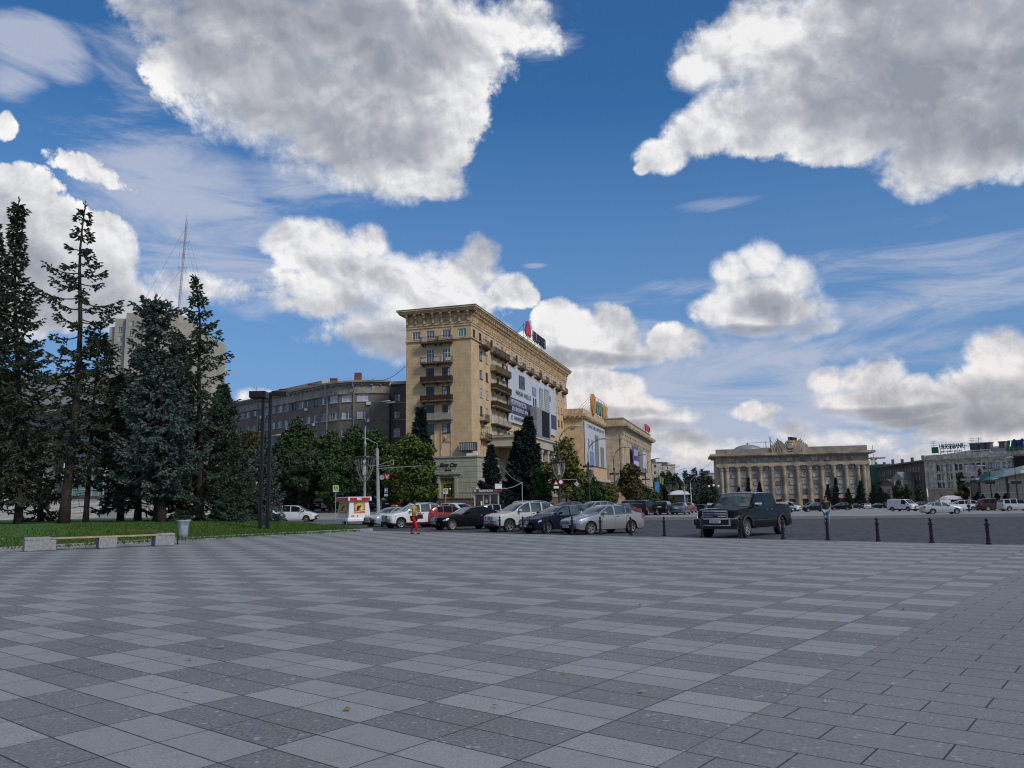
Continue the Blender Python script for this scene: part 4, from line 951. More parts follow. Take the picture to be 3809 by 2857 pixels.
# crest with banners
mb=MB(); cz=zs['corn_t']; mid=(q0+q1)/2; W2=(q1-q0)/2
def fl(x0,lean,h,w,y): mb.prism([(x0-w/2,cz),(x0+w/2,cz),(x0+lean*.9+w*.62,cz+h*.66),(x0+lean*1.9+w*.25,cz+h),(x0+lean*.8-w*.1,cz+h*.74),(x0+lean*.3-w*.5,cz+h*.45)],-y,.45)
for k,(px,le,hh) in enumerate(((.95,.4,3.7),(.80,.6,4.2),(.64,.8,4.8),(.48,1.1,5.6),(.30,1.5,6.4))):
    for sgn in(-1,1):
        n0=len(mb.v); fl(px*W2*.93,le,hh,1.9,.3+.25*k); mb.v[n0:]=[(mid+sgn*x,y,z) for x,y,z in mb.v[n0:]]
mb.lathe([(0,-1.9),(1.1,-1.8),(1.5,-1.4),(1.5,.4)],20,(mid,0,cz+2.9),'y'); mb.lathe([(1.8,-1.2),(2.15,-1.5),(2.4,-1.1)],20,(mid,0,cz+2.7),'y')
mb.prism([(mid-1.9,cz+4.2),(mid+1.9,cz+4.2),(mid+1,cz+5.3),(mid,cz+5.8),(mid-1,cz+5.3)],-.9,.4); mb.box(mid-5.5,mid+5.5,-.6,.4,cz,cz+1.6)
for i in range(9): x=mid-5.2+i*1.3; mb.prism([(x-.25,cz+.2),(x+.25,cz+.2),(x+.1+(x-mid)*.08,cz+2.6)],-1.1,-.59)
mb.build('crest','reg_stone',reg)
dx0,dx1=rz_(425,215)[0],rz_(790,215)[0]; dc=(dx0+dx1)/2; dr_=(dx1-dx0)/2
mb=MB(); mb.lathe([(dr_,zt-1),(dr_,zt+.2),(dr_*.95,zt+.9),(dr_*.75,zt+1.9),(dr_*.4,zt+2.6),(.01,zt+2.9)],32,(dc,16,0)); mb.lathe([(.4,zt+2.8),(.4,zt+3.6),(0,zt+3.9)],8,(dc,16,0)); mb.box(dx1-2,q0,12,20,zt-1,zt+1.0); mb.build('dome','grey_steel',reg,smooth=35)
mb=MB(); xm=rz_(850,150)[0]; mb.tube([(xm,4,zt-1),(xm,4,zt+5.5)],.18,6); mb.tube([(xm-2,4,zt-1),(xm-2,4,zt+3.4)],.12,6); mb.tube([(xm,4,zt+3),(dc,16,zt+3.6)],.07,5); mb.tube([(xm+2.5,4,zt),(xm,4,zt+4)],.1,5); mb.build('antenna','dark_steel',reg)
fg=empty('flag',(0,0,0),0,'blue and yellow national flag flying above the carved crest','flag'); fg.location=RO; fg.rotation_euler=(0,0,rrz)
mb=MB(); fx=rz_(1048,100)[0]; fz=rz_(1050,70)[1]; mb.tube([(fx,1,cz+5),(fx,1,fz+.2)],.07,6); mb.build('pole','grey_steel',fg)
mat('flag_blue',(.015,.03,.10),.8,var=0); mat('flag_yellow',(.45,.36,.03),.8,var=0)
mb=MB(); n=10
for r,mi in((0,0),(1,1)):
    for i in range(n):
        def P(k,z): return (fx+.1+k*.38,1+math.sin(k*.9)*.25,fz-.2-z-k*.05)
        mb.face([P(i,r*1.4),P(i+1,r*1.4),P(i+1,r*1.4+1.4),P(i,r*1.4+1.4)],mi)
mb.build('cloth',['flag_blue','flag_yellow'],fg,smooth=False)
# tower crane behind
cr=at(2600+2050*.31646,1700,430); crn=empty('tower_crane',(cr.x,cr.y,-3),0,'yellow lattice tower crane mast behind the administration building','crane'); mat('crane_yellow',(.42,.26,.10),.6,var=.2)
ztop=at(2600+2050*.31646,1712,430).z+3; mb=MB()
for dx,dy in((-.8,-.8),(.8,-.8),(.8,.8),(-.8,.8)): mb.tube([(dx,dy,0),(dx,dy,ztop)],.12,4)
k=int(ztop/1.8)
for i in range(k):
    z=i*1.8; s_=1 if i%2 else -1
    for (a,b) in(((-.8,-.8),(.8,-.8)),((.8,-.8),(.8,.8)),((.8,.8),(-.8,.8)),((-.8,.8),(-.8,-.8))): mb.tube([(*a,z),(*b,z+1.8)] if s_>0 else [(*b,z),(*a,z+1.8)],.08,4)
mb.build('mast','crane_yellow',crn); mb=MB(); mb.box(-1.2,1.2,-1.2,1.2,ztop,ztop+1.6); mb.tube([(0,0,ztop+1.6),(0,0,ztop+8)],.15,5); mb.tube([(0,0,ztop+1),(-14,18,ztop+2.2)],.35,4); mb.tube([(0,0,ztop+1),(4,-5,ztop+1)],.4,4); mb.build('cab','crane_yellow',crn)
# ---- right side of the square ----------------------------------------------
def U(x,y,ox=3400,oy=1620,s=.1849): return ox+x*s,oy+y*s
def blk(name,label,cat,pa,pb,zt,depth,m,base=None,roofm='roof_metal',roof_h=.4):
    """prismatic block whose front runs from pa to pb (world xy); returns root, frame, length"""
    a=Vector((pa[0],pa[1],0)); b=Vector((pb[0],pb[1],0)); d=b-a; rz=math.atan2(d.y,d.x); root=empty(name,a,rz,label,cat)
    return root,FR((0,0,0),(1,0,0),(0,-1,0)),d.length
def px_line(u1,v1,u2,v2,d1):
    p=at(u1,v1,d1); q=ray(u2,v2); t=(p.z-CH)/q.z; return p,Vector((q.x*t,q.y*t,p.z))
def proj_on(root,u,v):
    d=ray(u,v); rz=root.rotation_euler.z; ex=Vector((math.cos(rz),math.sin(rz),0)); n=Vector((ex.y,-ex.x,0)); O=root.location; t=O.dot(n)/d.dot(n); P=d*t; return (P-O).dot(ex),CH+P.z
# bank building
pA=at(*U(225,500),335); pB=at(*U(2300,500),300)
bank,bf,bL=blk('bank_building','pale stone corner building with paired windows and UKRSIBBANK sign on its roof','building',(pA.x,pA.y),(pB.x,pB.y),0,25,'ukr_stone')
BP=lambda x,y: proj_on(bank,*U(x,y))
def zrow(x,y): return BP(x,y)[1]
zb=-3.6; zc0=zrow(700,520); zc1=zrow(700,478); zpar=zrow(700,372)
rowsb=[(zrow(530,708),zrow(530,590)),(zrow(540,885),zrow(540,772)),(zrow(560,1045),zrow(560,945))]
cols_=[BP(x,650)[0] for x in(530,710,895)]+[BP(x,600)[0] for x in(1095,1240,1360,1480,1640,1870,2060,2200)]
hs=[];W=[]
for c in cols_:
    for z0,z1 in rowsb:
        for o in(-.95,.95): W.append((c+o,z0,1.35,z1-z0)); hs.append((c+o-.675,c+o+.675,z0,z1))
gz0=zrow(560,1062)
for i,c in enumerate(cols_[:3]): hs.append((c-1,c+1,zb+2.4,zb+5.4))
mb=MB(); wall_holes(mb,bf,0,bL,gz0,zc1,[h for h in hs if h[2]>gz0],.3); mb.face([(0,0,gz0),(0,25,gz0),(0,25,zpar),(0,0,zpar)]); mb.box(.4,bL,.4,25,zc1,zpar); mb.build('wall','ukr_stone',bank)
mb=MB(); wall_holes(mb,bf,0,bL,zb,gz0,[h for h in hs if h[2]<gz0],.3); mb.face([(0,0,zb),(0,25,zb),(0,25,gz0),(0,0,gz0)]); mb.build('base_wall','ukr_pink',bank)
for s,z,w,h in W: window(bank,bf,s,z,w,h,1,.7,'frame_dark','pane_dark' if rw.random()<.5 else 'pane_sky',-.15,curtain=.3)
for c in cols_[:3]: window(bank,bf,c,zb+2.4,2,3,2,.7,'frame_dark','pane_dark',-.15)
mb=MB(); mb.box(-1.0,bL,-1.0,25,zc1,zc1+.5); mb.box(-.4,bL,-.4,25,zc0-.2,zc1-.002); mb.box(-.2,bL,-.25,-.01,gz0-.3,gz0+.1)
for i in range(int(bL/.9)): mb.box(.2+i*.9,.6+i*.9,-.9,-.41,zc1-.5,zc1-.003)
mb.build('cornice','ukr_stone',bank)
for i in range(4):
    c=([0.2]+[BP(x,800)[0] for x in(440,640,815)])[i]; mb=MB(); bf.box(mb,c-.6,c+.6,gz0+.2,zc0-.3,.002,.4); mb.build('pilaster','ukr_stone',bank)
xa,xb=BP(500,350)[0],BP(1000,300)[0]; x2=BP(1460,300)[0]
mb=MB(); mb.add([(xa,1,zpar),(x2,1,zpar),(x2,14,zpar+3),(xa,14,zpar+.8)],[(0,1,2,3)]); mb.box(x2,bL,3,20,zpar-.5,zpar+1.6); mb.build('roof','grey_steel',bank)
for x,w in((1110,1.5),(1310,1.3),(1385,1.2),(1680,1.1)):
    c=BP(x,250)[0]; z=zpar+1.2; mb=MB(); mb.box(c-w,c+w,3,5,z,z+2.2); mb.box(c-w-.25,c+w+.25,2.8,5.2,z+2.2,z+2.6); mb.build('chimney','concrete_dark',bank)
for x in(280,1050,1200): c=BP(x,300)[0]; mb=MB(); mb.tube([(c,4,zpar),(c,4,zpar+6)],.08,4); [mb.tube([(c-1.2,4,zpar+k),(c+1.2,4,zpar+k)],.06,4) for k in(4,5,5.7)]; mb.build('antenna','dark_steel',bank)
wa=BP(1820,190)[0]; mb=MB()
# bank sign, mobile operator sign: things of their own on the roof
mat('sign_green',(.02,.16,.06),.4,var=.3,scale=.4); mat('mts_green',(.02,.12,.05),.4,var=0); mat('mts_blue',(.01,.03,.20),.4,var=0)
sg=empty('rooftop_sign',bank.location,bank.rotation_euler.z,'green square and dark UKRSIBBANK letters on the pale roof','sign')
sx=BP(362,300); s2=BP(485,300)[0]; z0=zrow(420,356); z1=zrow(420,234)
mb=MB(); mb.box(sx[0],s2,-.3,.3,z0,z1,0,.05); mb.build('panel','sign_green',sg)
x0,x1=BP(515,260)[0],BP(1005,200)[0]; text('UKRSIBBANK',sg,(x0,.0,zrow(520,285)),w=x1-x0,h=2.1,m='black_paint',ext=.12,bold=.0)
text('BNP PARIBAS GROUP',sg,(x0+.5,.0,zrow(520,285)-1.3),w=(x1-x0)*.8,h=.75,m='mts_blue',ext=.08)
mb=MB(); 
for i in range(8): x=x0+(x1-x0)*i/7; mb.tube([(x,.3,zpar),(x,.3,z1)],.09,4)
mb.tube([(x0,.32,z1),(x1+.5,.32,z1)],.1,4); mb.tube([(x1,.3,z1),(x1+3,4,zpar+1)],.08,4); mb.build('frame','dark_steel',sg)
sg=empty('rooftop_sign',bank.location,bank.rotation_euler.z,'slanted green bars and blue MTS letters at the far right roof','sign')
x0=BP(1850,300)[0]; zz=zrow(1850,318)
for i in range(3):
    mb=MB(); x=x0+i*1.55; mb.prism([(x,zz),(x+1.0,zz),(x+2.0,zz+4),(x+1.0,zz+4)],-.3,.1); mb.build('bar','mts_green',sg)
mb=MB(); x=x0+4.3; mb.box(x,x+2,-.3,.1,zz+.3,zz+1.1); mb.box(x+.9,x+2.9,-.3,.1,zz+3.2,zz+4); mb.prism([(x,zz+.3),(x+.8,zz+.3),(x+1.7,zz+4),(x+.9,zz+4)],-.301,.101); mb.build('bar','mts_green',sg)
text('MTS',sg,(BP(1990,300)[0]+.6,-.2,zz+1),w=9.5,h=3.4,m='mts_blue',ext=.15,bold=.01)
mb=MB(); [mb.tube([(x0+i*2.2,.2,zpar),(x0+i*2.2,.2,zz+4)],.08,4) for i in range(8)]; mb.build('frame','pale_steel',sg)
# brown side wing seen to the left of the corner
q0=pA; dB=(pB-pA).normalized(); q1=at(*U(-930,650),420); 
brn,ff,bl=blk('brick_building','dark brown brick building with balconies receding beside the bank','building',(q1.x,q1.y),(q0.x-.3,q0.y+.5),0,20,'brown_brick')
def RP(x,y): return proj_on(brn,*U(x,y))
z_t=RP(-100,565)[1]
hs=[(s-.8,s+.8,z,z+2) for z in(zb+4.5,zb+8.2,zb+11.8,zb+15.3) for s in [2.5+3.6*i for i in range(int((bl-3)/3.6))] if z+2.3<z_t]
mb=MB(); wall_holes(mb,ff,0,bl,zb,z_t,hs,.3); mb.face([(0,0,zb),(0,20,zb),(0,20,z_t),(0,0,z_t)]); mb.build('wall','brown_brick',brn)
for h in hs: window(brn,ff,(h[0]+h[1])/2,h[2],1.6,2,2,.7,'frame_white','pane_mid' if rw.random()<.4 else 'pane_dark',-.15)
mb=MB(); mb.box(-.8,bl+.3,-.9,20,z_t,z_t+.7); mb.build('cornice','roof_metal',brn)
for s in(8,19): 
    for z in(zb+7.5,zb+11.1): balcony(brn,ff,s,s+4,z,rail='rust_iron',solid='rust_iron',slab='concrete_dark',brk=3)
for i in range(6): mb=MB(); x=2+i*bl/6; mb.box(x,x+1.2,3,4,z_t+.7,z_t+2.5+rw.random()); mb.build('chimney','brown_brick',brn)
# green netted house and grey house left of it
q=at(3284,1735,400); r=at(3400,1735,415)
gr2,ff,bl=blk('netted_building','pale green building wrapped partly in dark green construction netting','building',(q.x,q.y),(r.x,r.y),0,18,'pale_green_wall')
zt=at(3290,1733,400).z; mb=MB(); mb.box(0,bl,0,18,zb,zt); mb.box(bl*.35,bl,2,18,zt,zt+1.4); mb.build('wall','pale_green_wall',gr2)
mb=MB(); mb.box(-.3,bl*.42,-.5,-.05,zb,zt-1); mb.box(-.35,-.02,-.5,10,zb,zt+.5); mb.box(bl*.42,bl*.6,-.45,-.06,zt-10,zt-4); mb.build('netting','green_net',gr2)
q=at(3275,1800,360); r=at(3330,1790,352)
g3,ff,bl=blk('house','low grey house with pale trim in front of the netted building','house',(q.x,q.y),(r.x,r.y),0,14,'beige_wall'); zt=at(3290,1806,360).z
hs=[(s-.6,s+.6,z,z+1.8) for s in(1.6,4.4) for z in(zb+3,zb+6.4) if z+2<zt and s<bl-.8]
mb=MB(); wall_holes(mb,ff,0,bl,zb,zt,hs,.3); mb.box(.01,bl,.3,14,zb,zt); mb.build('wall','ukr_pink',g3); [window(g3,ff,(h[0]+h[1])/2,h[2],1.2,1.8,2,.7,'frame_white','pane_dark',-.15) for h in hs]
mb=MB(); mb.prism([(-.5,zt),(bl+.5,zt),(bl/2,zt+2.6)],-.4,14.2); mb.build('roof','roof_metal',g3)
q=at(3325,1800,345); r=at(3358,1796,342)
g4,ff,bl=blk('house','yellowish gabled house between netted building and brick building','house',(q.x,q.y),(r.x,r.y),0,14,'beige_wall'); zt=at(3335,1782,345).z
hs=[(bl/2-.6,bl/2+.6,z,z+1.9) for z in(zb+4,zb+8)]; mb=MB(); wall_holes(mb,ff,0,bl,zb,zt,hs,.3); mb.box(.01,bl,.3,14,zb,zt); mb.build('wall','cream_paint',g4); [window(g4,ff,(h[0]+h[1])/2,h[2],1.2,1.9,2,.7,'frame_dark','pane_dark',-.15) for h in hs]
mb=MB(); mb.prism([(-.6,zt),(bl+.6,zt),(bl/2,zt+3)],-.5,14.2); mb.build('roof','grey_steel',g4)
# low house with teal roof
q,r=px_line(*U(1330,935),*U(1880,830),250); zb2=-1.9-.2
tl,ff,bl=blk('pavilion','low beige house with teal metal roof and narrow white framed windows','building',(q.x,q.y),(r.x,r.y),0,16,'teal_wall')
TP=lambda x,y: proj_on(tl,*U(x,y)); ze=TP(1330,935)[1]; L2=bl+34
w0,w1=TP(1390,1140)[1],TP(1390,1020)[1]; cs=[TP(x,1050)[0] for x in(1388,1462,1528,1595,1660,1725,1798,1872)]; cs+= [cs[-1]+4.2+i*1.7 for i in range(10)]
w1=min(w1,ze-.5); hs=[(c-.42,c+.42,w0,w1) for c in cs]
mb=MB(); wall_holes(mb,ff,-.2,L2,w0-.4,ze,hs,.25); mb.face([(-.2,0,zb2),(-.2,16,zb2),(-.2,16,ze),(-.2,0,ze)]); mb.build('wall','teal_wall',tl)
mb=MB(); wall_holes(mb,ff,-.2,L2,zb2,w0-.4,[],.25); mb.build('base_wall','beige_wall',tl)
for c in cs: window(tl,ff,c,w0,.84,w1-w0,2,.75,'frame_white','pane_dark',-.08,curtain=.2)
mb=MB(); mb.box(-.4,L2,-.12,-.005,w0-.45,w0-.3); 
for c in cs: mb.prism([(c-.6,w1),(c+.6,w1),(c+.6,w1+.15),(c+.35,w1+.42),(c,w1+.5),(c-.35,w1+.42),(c-.6,w1+.15)],-.1,-.005)
mb.build('trim','frame_white',tl)
xr=bl; inv=Matrix.Rotation(-tl.rotation_euler.z,3,'Z'); W2L=lambda P: inv@(P-tl.location)
E0=W2L(at(*U(1322,938),251)); E1=Vector((xr+1,-1,ze)); E0=Vector((-1.2,-1,ze)); R0=W2L(at(*U(1620,672),240)); R1=W2L(at(*U(2050,700),206)); BLc=W2L(at(*U(1262,838),268)); BRc=R1+(R1-E1)*.9; BRc.z=ze
mb=MB(); mb.add([E0,E1,R1,R0,BLc,BRc],[(0,1,2,3),(4,0,3),(1,5,2),(3,2,5,4)])
for i in range(24):
    t=i/23; mb.tube([E0.lerp(E1,t)+Vector((0,0,.04)),R0.lerp(R1,t)+Vector((0,0,.05))],.05,4)
for i in range(8): mb.tube([BLc.lerp(E0,i/8)+Vector((0,0,.04)),R0+Vector((0,0,.05))],.05,4)
mb.build('roof','teal_roof',tl)
c=(E0+E1+R0+R1)/4; mb=MB(); mb.prism([(c.x-1.6,c.z),(c.x+1.2,c.z-.1),(c.x-.2,c.z+1.0)],c.y-1.2,c.y+3); mb.build('dormer','roof_metal',tl)
mb=MB(); mb.box(xr+1,L2,-1.1,16,ze,ze+.5); mb.box(xr+1.5,L2,-.6,16,ze+.5,ze+1.4); mb.build('cornice','frame_white',tl)
mb=MB(); mb.box(xr,xr+.8,-.25,-.01,zb2,ze); mb.tube([(xr+.4,-.4,ze),(xr+.4,-.4,zb2)],.12,6); mb.build('pilaster','concrete_dark',tl)
q=at(*U(1115,880),256); r=at(*U(1300,860),252.5)
ta,ff,bl=blk('kiosk_building','dark glazed corner pavilion with flat roof left of the teal roof','building',(q.x,q.y),(r.x,r.y),0,10,'concrete_dark'); zt=at(*U(1115,905),256).z
mb=MB(); mb.box(0,bl,0,10,zb2,zt); mb.build('wall','concrete_dark',ta); mb=MB(); mb.box(-2,bl+.5,-1.5,10,zt,zt+.6); mb.build('roof','pale_steel',ta)
mb=MB(); mb.box(.6,bl-.6,-.06,-.01,zb2+1,zt-.8); mb.build('pane','pane_dark',ta)
mat('poster_lilac',(.18,.16,.23),.5,var=.3,scale=.5)
bb=at(*U(1205,800),300); o=empty('billboard',(bb.x,bb.y,zb2),0,'faded lilac advertising panel behind the dark corner pavilion','billboard')
h0=at(*U(1205,820),300).z-zb2; h1=at(*U(1205,590),300).z-zb2; mb=MB(); mb.box(-3.3,3.3,-.2,.2,h0,h1); mb.build('panel','poster_lilac',o); mb=MB(); mb.tube([(0,.4,0),(0,.4,h0+2)],.3,8); mb.build('post','dark_steel',o)
bb=at(*U(2130,600),190); o=empty('billboard',(bb.x,bb.y,gz(bb.x,bb.y)),R(-30),'tall black video billboard leaning over the right edge','billboard')
h0=at(*U(2100,715),190).z-o.location.z; h1=at(*U(2130,440),190).z-o.location.z; mb=MB(); mb.box(-1.6,8,-.4,.4,h0,h1+.8,0,.08); mb.build('casing','concrete_dark',o)
mb=MB(); mb.box(-1.2,7.6,-.45,-.401,h0+.5,h1+.3); mb.build('display','screen_black',o); mb=MB(); mb.tube([(2,.2,0),(1,.2,h0)],.35,8); mb.build('post','dark_steel',o)
mb=MB(); [mb.box(1+(i%2)*.6,5,-.5,-.46,h1-1.2-i*1.1,h1-.7-i*1.1) for i in range(4)]; mb.build('lettering','grey_steel',o)
# far houses between palace and administration building
for (u0,u1,v,d,m,lab) in((2425,2462,1722,430,'beige_wall','beige far block directly beyond the palace columns'),(2455,2512,1731,520,'cream_concrete','white far apartment block rising over the dark street trees'),(2636,2662,1763,480,'beige_wall','pale far block just left of the administration building'),(2650,2672,1785,450,'stone_red','small reddish far house against the administration building')):
    q=at(u0,v,d); r=at(u1,v,d); o,ff,bl=blk('apartment_block',lab,'building',(q.x,q.y),(r.x,r.y+1),0,12,m); zt=q.z
    hs=[(s-.7,s+.7,z,z+1.6) for s in [1.6+3.1*i for i in range(int((bl-1)/3.1))] for z in [zt-2.6-3.4*k for k in range(5)]]
    mb=MB(); wall_holes(mb,ff,0,bl,-4,zt,hs,.25); mb.face([(0,0,-4),(0,12,-4),(0,12,zt),(0,0,zt)]); mb.face([(bl,0,-4),(bl,12,-4),(bl,12,zt),(bl,0,zt)]); mb.build('wall',m,o)
    for h in hs: window(o,ff,(h[0]+h[1])/2,h[2],1.4,1.6,2,None,'frame_white','pane_dark',-.12)
    mb=MB(); mb.box(-.3,bl+.3,-.3,12,zt,zt+.5); mb.box(bl*.3,bl*.6,3,8,zt+.5,zt+2.2); mb.build('roof','roof_metal',o)
# ---- left side: tower block, opera house, stairs ------------------------------
TD=262
def tower():
    P=lambda u,v: at(u,v,TD)
    o=empty('apartment_tower',P(408,1880).xy.to_3d(),0,'tall cream concrete tower block rising behind the spruces under the mast','building')
    X=lambda u: (u-1904.5)/FPX*TD*1.0-o.location.x
    def blkx(u0,u1,v,y0,y1,m='cream_concrete',nm='wall'):
        x0,x1=P(u0,v).x-o.location.x,P(u1,v).x-o.location.x; z=P((u0+u1)/2,v).z; ff=FR((0,y0,0),(1,0,0),(0,-1,0)); hs=[]
        for k in range(14):
            zz=z-4.5-k*3.2
            for i in range(int((x1-x0-1)/3.3)):
                s=x0+1.9+i*3.3
                if k%1==0 and zz>8: hs.append((s-.7,s+.7,zz,zz+1.7))
        mb=MB(); wall_holes(mb,ff,x0,x1,0,z,hs,.3); mb.face([(x0,y0,0),(x0,y1,0),(x0,y1,z),(x0,y0,z)]); mb.face([(x1,y0,0),(x1,y1,0),(x1,y1,z),(x1,y0,z)]); mb.face([(x0,y0,z),(x1,y0,z),(x1,y1,z),(x0,y1,z)]); mb.build(nm,m,o)
        for h in hs: window(o,ff,(h[0]+h[1])/2,h[2],1.4,1.7,2,None,'frame_white','pane_mid',-.15)
    blkx(408,455,1216,0,14); blkx(440,500,1190,-2,12); blkx(492,560,1174,-4,12); blkx(555,650,1158,3,16); blkx(645,710,1200,1,16); blkx(705,785,1255,-3,14); blkx(560,645,1190,-5,2)
    m=empty('radio_mast',(P(625,1140).x,TD+8,P(640,1158).z-3),0,'thin red and white lattice mast with guy wires on the tower roof','mast')
    H=P(640,797).z-m.location.z; mb=MB(); mat('mast_paint',(.16,.12,.12),.6,var=.4,scale=.35,col2=(.42,.40,.40))
    for a in range(3): mb.tube([(.38*math.cos(a*2.09),.38*math.sin(a*2.09),0),(1.6+.34*math.cos(a*2.09),.34*math.sin(a*2.09),H)],.08,4)
    for k in range(int(H/1.1)):
        z=k*1.1; x=1.6*z/H
        for a in range(3): b=(a+1)%3; mb.tube([(x+.37*math.cos(a*2.09),.37*math.sin(a*2.09),z),(x+.37*math.cos(b*2.09),.37*math.sin(b*2.09),z+1.1)],.04,3,0,False)
    mb.build('lattice','mast_paint',m)
    mb=MB()
    for z in(.56,.68,.80): x=1.6*z; mb.tube([(x-1.5,0,H*z),(x+1.5,0,H*z)],.04,4); [mb.tube([(x+e,0,H*z-.8),(x+e,0,H*z+.8)],.04,4) for e in(-1.5,1.5)]
    mb.tube([(1.6,0,H),(1.6,0,H+2.5)],.07,4); mb.build('antenna','dark_steel',m)
    mb=MB()
    for hz_,ex in((.95,-19),(.55,-16),(.95,9),(.85,7.5),(.6,6)): mb.tube([(1.6*hz_,0,H*hz_),(ex+2,2,1)],.035,3,0,False)
    mb.build('guy_wires','dark_steel',m)
tower()
def opera():
    Y=140; P=lambda u,v,y=Y: at(u,v,y)
    o=empty('opera_house',(P(-150,1800).x,Y,2.9),0,'massive grey concrete hall with teal glass wall at the top of the stairs','building')
    X=lambda u,v=1700: P(u,v).x-o.location.x; Z=lambda v,u=200: P(u,v).z-2.9
    x0,x1=X(-150),X(560)
    mb=MB(); mb.box(x0,X(210),0,40,0,Z(1560)); mb.box(X(210),X(270),2,40,0,Z(1560)); mb.box(X(400),x1,1,40,0,Z(1560)); mb.box(X(270),X(400),10,40,0,Z(1560)); mb.build('wall','opera_concrete',o)
    mb=MB(); z0=Z(1600); z1=Z(1555)
    for i in range(9): a=z0+(z1-z0)*i/9; mb.box(x0-2,x1+1.5,-6+.12*(i%2),0,a,a+(z1-z0)/9*.82)
    mb.build('louvre_band','grey_steel',o)
    mb=MB(); mb.box(x0-3,x1+2,-9,30,Z(1555),Z(1480)); mb.box(x0,x1-4,-3,30,Z(1480),Z(1400)); mb.build('roof','opera_concrete',o)
    mb=MB(); mb.box(x0-2.9,x1+1.9,-9.05,-9.001,Z(1545),Z(1530)); mb.build('joint_line','opera_dark',o)
    g=MB(); g.box(X(278),X(400),-.1,.1,.2,Z(1600)); g=g.build('glass_wall','pane_teal',o)
    mb=MB()
    for i in range(6): x=X(278)+(X(400)-X(278))*i/5; mb.box(x-.07,x+.07,-.25,-.101,.2,Z(1600))
    for i in range(8): z=.2+(Z(1600)-.2)*i/7; mb.box(X(278),X(400),-.22,-.102,z-.05,z+.05)
    mb.build('glazing_bar','pale_steel',g)
    for a,b,v0,v1 in((12,75,1810,1690),(100,205,1740,1620),(170,210,1812,1700)): mb=MB(); mb.box(X(a),X(b),-.9,-.02,Z(v0) if v0<1800 else .2,Z(v1)); mb.build('cream_panel','cream_concrete',o)
    for a in(45,60): mb=MB(); mb.box(X(a),X(a+10),-.95,-.901,Z(1745),Z(1690)); mb.build('window','pane_teal',o)
    mb=MB(); mb.box(X(400),x1,-2,.9,1.4,2.0); mb.box(X(150),X(560),-7,-6.6,.2,.7); mb.build('rail','opera_dark',o)
    s=empty('stone_stairs',(P(-150,1900).x,0,0),0,'wide pale worn stone staircase below the concrete hall','stairs')
    n=21; mb=MB(); x1s=P(900,1900,118).x-s.location.x
    for i in range(n): y=104+i*1.35; z=-.2+(i+1)*.147; mb.box(0,x1s,y,140-.01*i,z-.147 if i else -.3,z)
    mb.build('steps','step_stone',s)
opera()
mb=MB(); q=at(420,1940,96); o=empty('stone_plinth',(q.x,96,-.15),0,'grey tapered stone plinth beside the backpack walker','plinth'); mb.lathe([(1.55,0),(1.22,3.05),(0,3.05)],4); mb.v=[(x*math.cos(PI/4)-y*math.sin(PI/4),x*math.sin(PI/4)+y*math.cos(PI/4),z) for x,y,z in mb.v]; mb.build('shaft','granite',o)
mb=MB(); mb.box(-1.2,1.2,-1.2,1.2,3.051,3.3); mb.build('cap','granite_dark',o)
# ------------------------------------------------------------------ cars
PAINT={}
def paint(name,col,metal=.0):
    dk=max(col)<.06; m=mat('paint_'+name,col,.14 if dk else .30,metal=0 if dk else metal,var=.03,coat=.0 if dk else .6,scale=.8,spec=.5,ior=1.2 if dk else 1.45); return 'paint_'+name
for n_p,c_p,k_p in(('silver',(.34,.35,.36),.55),('pale_silver',(.44,.47,.51),.45),('white',(.62,.64,.68),0),('pearl',(.50,.51,.52),.1),('black',(.008,.008,.010),.0),('navy',(.010,.014,.026),.2),('dark_grey',(.035,.037,.043),.4),
    ('red',(.26,.008,.016),.1),('brown',(.05,.035,.035),.3),('blue',(.03,.06,.14),.3),('yellow',(.42,.27,.03),0),('steel_blue',(.10,.13,.17),.4),('teal',(.04,.14,.16),.2),('wine',(.12,.01,.02),.2),('beige',(.30,.27,.22),.3)): paint(n_p,c_p,k_p)
def interp(P,x):
    if x<=P[0][0]: return P[0][1]
    for (a,b),(c,d) in zip(P,P[1:]):
        if x<=c:
            t=(x-a)/max(c-a,1e-9); return b+(d-b)*t
    return P[-1][1]
def smooth_pts(P,keep=()):
    """Catmull-Rom resample of a profile"""
    out=[]
    for i in range(len(P)-1):
        p0=P[max(i-1,0)];p1=P[i];p2=P[i+1];p3=P[min(i+2,len(P)-1)]
        for k in range(5):
            t=k/5; h=p2[0]-p1[0]
            m1=(p2[1]-p0[1])/max(p2[0]-p0[0],1e-6)*h; m2=(p3[1]-p1[1])/max(p3[0]-p1[0],1e-6)*h
            d=(p2[1]-p1[1]); 
            if d==0 or m1*d<0: m1=0
            if d==0 or m2*d<0: m2=0
            m1=max(-abs(d)*3,min(abs(d)*3,m1)); m2=max(-abs(d)*3,min(abs(d)*3,m2))
            y=(2*t**3-3*t*t+1)*p1[1]+(t**3-2*t*t+t)*m1+(-2*t**3+3*t*t)*p2[1]+(t**3-t*t)*m2
            out.append((p1[0]+h*t,y))
    out.append(P[-1]); return out
WHEELS={}
